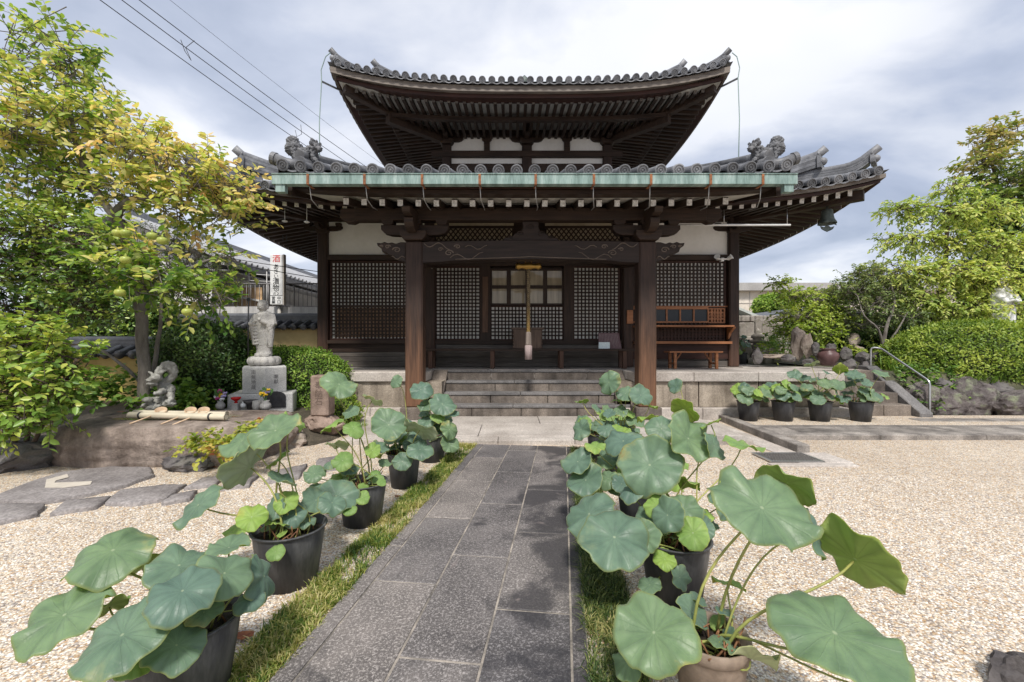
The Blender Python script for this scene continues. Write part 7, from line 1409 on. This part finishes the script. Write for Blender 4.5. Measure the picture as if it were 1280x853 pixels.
def lotus(label, c, rr, h, leaves, seed, mat=None, terra=False, group='potted lotus plants', flip=None):
    """leaves: (px, py, Y, radius, normal, kind) with kind t top / y young / p pale underside"""
    if seed in FILL: k_, sp_, tp_ = FILL[seed]; leaves = list(leaves) + auto_leaves(c, h, k_, random.Random(seed * 7), sp_, tp_, .06, .105)
    rng = random.Random(seed); t = thing('potted_lotus', c, label, 'potted lotus', group); z0 = pot_parts(t, c, rr, h, mat or POT, terra)
    for lf in leaves:
        pos, r, nrm, kd = lf[:4]; nrm = tip_normal(pos, *nrm) if len(nrm) == 2 else Vector(nrm).normalized(); m = leaf_mesh(rng, r, 10 if r > .06 else 5, 64 if r > .06 else 24, fold=rng.uniform(0, .22) if len(lf) < 5 else lf[4] + rng.uniform(0, .08), cup=rng.uniform(-.2, .14), wave=rng.uniform(.09, .2), droop=rng.uniform(.05, .42))
        o = bpy.data.objects.new('leaf', m); COL.objects.link(o); o.parent = t
        for x in {'t': (LOT_TOP, LOT_UND), 'y': (LOT_YEL, LOT_UND), 'p': (LOT_TOP, LOT_PALE)}[kd]: m.materials.append(x)
        o.location = pos - Vector(c); q_ = nrm.to_track_quat('Z', 'Y') @ Quaternion((0, 0, 1), rng.uniform(0, 6.28)); o.rotation_mode = 'QUATERNION'; o.rotation_quaternion = q_
        a, k = rng.uniform(0, 6.28), rr * .6 * math.sqrt(rng.random()); b = Vector((c.x + k * math.cos(a), c.y + k * math.sin(a), z0)); hgt = max(pos.z - z0, .02); e = pos - nrm * .012 * (r / .1)
        hz = (e - b); hz.z = 0; bow = Vector((rng.gauss(0, .03), rng.gauss(0, .03), 0)); c1 = b + Vector((hz.x * .12, hz.y * .12, hgt * .55)) + bow; c2 = e - nrm * min(.4 * r + .25 * (e - b).length, .22); pts = []
        for i in range(11):
            u = i / 10; pts.append(b * (1 - u) ** 3 + c1 * 3 * u * (1 - u) ** 2 + c2 * 3 * u * u * (1 - u) + e * u ** 3)
        mb = MB(); sr = .0062 if r > .12 else .0046 if r > .06 else .003; mb.tube(pts, [sr * (1.1 - .35 * i / 10) for i in range(11)], 7); mb.build('stem', STEM, t)
    for i in range(7):                                          # small new leaves low in the pot
        a, k = rng.uniform(0, 6.28), rr * .8 * math.sqrt(rng.random()); p = Vector((c.x + k * math.cos(a), c.y + k * math.sin(a), z0 + rng.uniform(.03, .12))); r = rng.uniform(.028, .055); o = link_mesh('leaf', leaf_mesh(rng, r, 4, 18), [LOT_YEL if rng.random() < .4 else LOT_TOP, LOT_UND], t); o.location = p - Vector(c); o.rotation_mode = 'QUATERNION'; o.rotation_quaternion = Vector((rng.gauss(0, .4), rng.gauss(0, .4) - .2, 1)).normalized().to_track_quat('Z', 'Y')
        mb = MB(); mb.tube([Vector((p.x, p.y, z0 - .01)) + Vector((rng.gauss(0, .015), rng.gauss(0, .015), 0)), p], .003, 5); mb.build('stem', STEM, t)
    return t
FILL = {102: (4, .3, .42), 103: (6, .3, .42), 104: (6, .26, .3), 105: (6, .24, .3), 107: (9, .34, .3), 108: (14, .34, .34), 109: (12, .32, .36), 110: (14, .32, .4)}
def lv(L): return [(P(px, py, Y), r / F * Y * (.82 if Y < 2.0 else .95), n, k) + tuple(x) for (px, py, Y, r, n, k, *x) in L]
def ground_pot(px, Y, z=0): return Vector(((px - CX) / F * Y, Y, z))
GL, GR = 'potted lotus plants left of the path', 'potted lotus plants right of the path'
lotus('nearest left potted lotus with broad blue green leaves hiding the black pot', ground_pot(230, 1.84), .215, .345, lv([
 (141, 687, 1.85, 57, (.68, 112), 't', .05), (80, 768, 1.65, 60, (.6, 137), 't', .12), (152, 793, 1.52, 64, (.6, 138), 't', .1), (228, 738, 1.6, 48, (.74, 112), 't', .06), (281, 716, 1.78, 41, (.82, 65), 't'), (224, 706, 1.8, 46, (.62, 98), 't'), (221, 806, 1.62, 41, (.76, 82), 't', .02), (331, 720, 1.95, 38, (.42, 30), 't'), (312, 748, 1.85, 21, (.2, -.3, .9), 't'), (178, 708, 1.95, 38, (-.5, .35, .75), 'y'), (136, 757, 1.75, 27, (-.5, .4, .7), 'y'), (286, 684, 1.95, 30, (0, -.15, 1), 't'), (170, 824, 1.6, 28, (.5, -.5, .6), 'y'), (255, 765, 1.75, 26, (.2, -.2, .95), 't')]), 101, group=GL)
lotus('second left potted lotus in a black pot full of bare stems', ground_pot(362, 2.75), .215, .35, lv([
 (247, 631, 2.6, 31, (.45, 150), 't', .1), (302, 551, 2.7, 25, (.35, 140), 't', .3), (344, 538, 2.7, 32, (.68, 120), 't', .2), (311, 583, 2.75, 36, (-.45, 142), 'p', .3), (352, 602, 2.7, 20, (.35, .3, .85), 'p', .3), (346, 574, 2.85, 16, (-.7, -.2, .7), 'y'), (343, 634, 2.68, 17, (-.3, -.7, .55), 'p'), (366, 643, 2.7, 17, (.1, -.5, .8), 't'), (300, 655, 2.85, 22, (-.3, -.2, .9), 'y'), (344, 690, 2.5, 12, (0, -.6, .8), 'y', 0), (337, 655, 2.7, 14, (-.2, -.2, .9), 't'), (366, 528, 2.85, 19, (.4, .1, .9), 'y'), (380, 650, 2.75, 14, (.3, -.3, .9), 't'), (395, 625, 2.9, 20, (.3, -.4, .8), 't')]), 102, group=GL)
lotus('third left potted lotus with one tall yellow edged leaf', ground_pot(453, 3.66), .2, .345, lv([
 (424, 480, 3.6, 23, (.74, 65), 't', .1), (420, 620, 3.35, 28, (.84, 105), 't', .08), (393, 592, 3.5, 14, (0, -.5, .85), 't'), (394, 609, 3.45, 13, (-.1, -.4, .9), 't'), (439, 515, 3.6, 12, (-.2, -.65, .65), 't'), (442, 536, 3.5, 14, (.3, -.6, .7), 'y', .15), (414, 530, 3.5, 16, (-.6, -.1, .8), 'y', .2), (421, 556, 3.55, 15, (0, .5, .85), 'p', .3), (417, 577, 3.55, 13, (-.1, -.3, .9), 't'), (466, 500, 3.6, 14, (.5, .35, .75), 'p', .2), (453, 622, 3.4, 10, (.2, -.6, .8), 'y'), (477, 603, 3.4, 6.5, (.3, -.6, .8), 'y'), (436, 585, 3.6, 13, (0, -.4, .9), 't'), (430, 598, 3.6, 12, (-.3, -.3, .9), 'y'), (437, 637, 3.3, 9, (.2, -.5, .8), 'y')]), 103, group=GL)
lotus('fourth left potted lotus with a wide round leaf facing the path', ground_pot(505, 4.6), .175, .36, lv([
 (486, 531, 4.4, 24, (.88, 90), 't', .03), (526, 536, 4.4, 23, (.4, .5, .65), 'p', .12), (525, 562, 4.35, 17, (.1, -.55, .8), 't'), (503, 577, 4.3, 13, (.1, -.8, .5), 't', .15), (474, 569, 4.5, 14, (-.3, .2, .85), 'y', .3), (495, 477, 4.5, 9, (-.3, -.9, .35), 't'), (476, 560, 4.6, 10, (0, -.3, .9), 't'), (510, 548, 4.7, 12, (.2, -.2, .9), 'y'), (492, 560, 4.6, 11, (-.2, -.2, .9), 't')]), 104, group=GL)
lotus('farthest left potted lotus beside the porch column', ground_pot(540, 5.6), .19, .36, lv([
 (526, 487, 5.5, 16, (0, -.75, .6), 't', .05), (553, 505, 5.4, 18, (.3, -.7, .6), 't'), (562, 537, 5.3, 13, (.5, -.7, .4), 't', .15), (534, 506, 5.5, 12, (-.1, -.5, .8), 't'), (547, 521, 5.4, 9.5, (0, -.5, .85), 'y'), (562, 555, 5.3, 13, (.4, -.7, .5), 't'), (567, 517, 5.4, 7, (.3, -.5, .7), 't'), (543, 541, 5.5, 12, (0, -.4, .9), 't'), (534, 526, 5.5, 12, (-.2, -.5, .8), 't'), (550, 530, 5.6, 12, (.2, -.4, .8), 't'), (530, 515, 5.6, 9, (-.4, -.4, .8), 't'), (556, 524, 5.5, 11, (.2, -.6, .7), 't')]), 105, group=GL)
lotus('nearest right potted lotus in a terracotta pot with huge leaves', ground_pot(887, 1.85), .158, .27, lv([
 (817, 790, 1.72, 60, (.82, 110), 't', .03), (953, 634, 1.75, 72, (.72, 50), 't', .04), (1044, 790, 1.5, 88, (.62, 52), 't', .03), (1070, 698, 1.75, 64, (-.5, 45), 'y', .05), (985, 603, 1.9, 42, (-.5, 58), 'y', .1), (866, 765, 1.9, 27, (.5, -.4, .75), 't'), (938, 822, 1.72, 40, (.25, .5, .68), 'p', .25), (910, 730, 1.95, 24, (.2, .25, .9), 'y', .2), (1019, 668, 1.82, 36, (.7, -.55, .3), 't', .1), (787, 825, 1.8, 30, (-.5, -.35, .8), 't'), (797, 750, 2.0, 21, (-.4, .2, .9), 't'), (1116, 856, 1.45, 30, (.3, -.5, .8), 't')]), 106, mat=TERRA, terra=True, group=GR)
lotus('second right potted lotus with a brown edged round leaf', ground_pot(843, 2.6), .205, .35, lv([
 (768, 671, 2.35, 47, (.84, 80), 't', .04), (736, 642, 2.66, 37, (.72, 130), 't', .06), (834, 644, 2.45, 24, (-.7, -.5, .5), 't', .1), (812, 581, 2.7, 41, (.86, 95), 't', .02), (928, 556, 2.6, 26, (.25, -.1, .95), 'y', .15), (861, 548, 2.75, 35, (.62, 32), 't', .1), (827, 536, 3.0, 21, (-.1, -.8, .6), 't'), (893, 557, 2.7, 21, (.65, -.55, .5), 't', .1), (888, 530, 2.8, 15, (-.4, .4, .8), 'y', .1), (870, 647, 2.55, 18, (-.2, -.4, .9), 't'), (831, 699, 2.4, 15, (0, -.55, .8), 'y'), (850, 722, 2.35, 16, (.3, -.75, .5), 't', .2), (812, 731, 2.4, 15, (-.3, -.3, .9), 't'), (857, 511, 2.9, 19, (.6, .45, .5), 'y', .05), (845, 483, 2.95, 11, (-.75, -.5, .3), 't'), (882, 640, 2.6, 14, (.4, -.2, .9), 'y'), (855, 600, 2.75, 22, (.4, .2, .85), 'y'), (790, 612, 2.7, 18, (-.2, -.3, .9), 't')]), 107, group=GR)
lotus('third right potted lotus leaning over the path edge', ground_pot(801, 3.5), .19, .35, lv([
 (722, 577, 3.4, 22, (.72, 125), 't', .1), (732, 600, 3.3, 25, (.74, 115), 't', .15), (779, 551, 3.35, 26, (.72, 100), 't', .05), (760, 598, 3.3, 14, (-.2, -.5, .8), 't'), (777, 605, 3.25, 15, (.3, -.7, .6), 't'), (744, 558, 3.4, 13, (-.3, -.3, .9), 'y', .2), (811, 521, 3.5, 16, (-.1, .2, .95), 'y'), (848, 577, 3.5, 15, (.4, -.3, .85), 'y'), (790, 575, 3.5, 18, (0, -.4, .9), 't'), (758, 575, 3.5, 14, (-.2, -.5, .8), 't'), (805, 560, 3.6, 16, (.2, -.4, .9), 't')]), 108, group=GR)
lotus('fourth right potted lotus with an upright pale leaf before the steps', ground_pot(776, 4.6), .19, .36, lv([
 (782, 492, 4.5, 13, (-.2, -.6, .8), 't'), (801, 494, 4.45, 16, (.2, -.7, .65), 't', .05), (761, 478, 4.5, 16, (-.65, -.65, .2), 't', .1), (728, 502, 4.5, 10, (-.2, .4, .9), 'y', .2), (726, 537, 4.4, 15, (-.7, -.5, .5), 't', .2), (776, 514, 4.5, 10, (0, -.6, .8), 't'), (762, 517, 4.5, 9, (-.3, -.5, .8), 't'), (775, 500, 4.6, 11, (0, .2, .95), 'y'), (758, 536, 4.4, 13, (-.2, -.5, .85), 't'), (771, 537, 4.4, 9, (0, -.6, .8), 'y'), (786, 516, 4.5, 9, (.2, -.5, .8), 'y'), (746, 510, 4.5, 8, (.5, -.4, .7), 't'), (795, 525, 4.5, 13, (.2, -.4, .9), 't'), (812, 507, 4.6, 11, (.3, .2, .9), 'y')]), 109, group=GR)
lotus('farthest right potted lotus half hidden behind the other pots', ground_pot(752, 5.6), .19, .36, lv([
 (768, 527, 5.5, 12, (.1, -.5, .85), 't'), (748, 532, 5.5, 11, (-.3, -.5, .8), 't'), (780, 520, 5.5, 11, (.2, -.4, .9), 'y'), (790, 535, 5.5, 11, (.3, -.4, .9), 't'), (757, 521, 5.6, 9, (-.1, -.4, .9), 'y')]), 110, group=GR)
rg = random.Random(99)
for px, Y, n, top, lab in ((935.5, 8.15, 15, .28, 'leftmost of the four lotus pots on the right terrace'), (979, 8.12, 15, .38, 'second of the four lotus pots on the right terrace'), (1025, 8.1, 17, .62, 'third and tallest of the four lotus pots on the right terrace'), (1076, 8.08, 13, .45, 'rightmost of the four lotus pots on the right terrace')):
    c = ground_pot(px, Y, .075); L = auto_leaves(c, .36, n + 3, rg, .36, top * 1.15, .085, .15)
    if 'third' in lab: L += lv([(1014, 455, 8.1, 9, (0, .3, .9), 'p'), (1050, 462, 8.1, 9, (.3, .4, .7), 'y'), (993, 468, 8.1, 9, (-.3, -.6, .7), 't')])
    if 'right' in lab[:9]: L += lv([(1102, 466, 8.0, 10, (.1, -.5, .85), 't'), (1068, 469, 8.0, 11, (-.1, -.4, .9), 't'), (1107, 495, 8.0, 6, (.3, -.5, .8), 'y')])
    lotus(lab, c, .2, .365, L, int(px), group='potted lotus plants on the right terrace')
c = P(925, 446, 12.4); lotus('small far potted lotus behind the right corner post', Vector((c.x, c.y, .93)), .2, .34, auto_leaves(Vector((c.x, c.y, .93)), .34, 14, rg, .3, .75, .08, .14), 111, group=None)
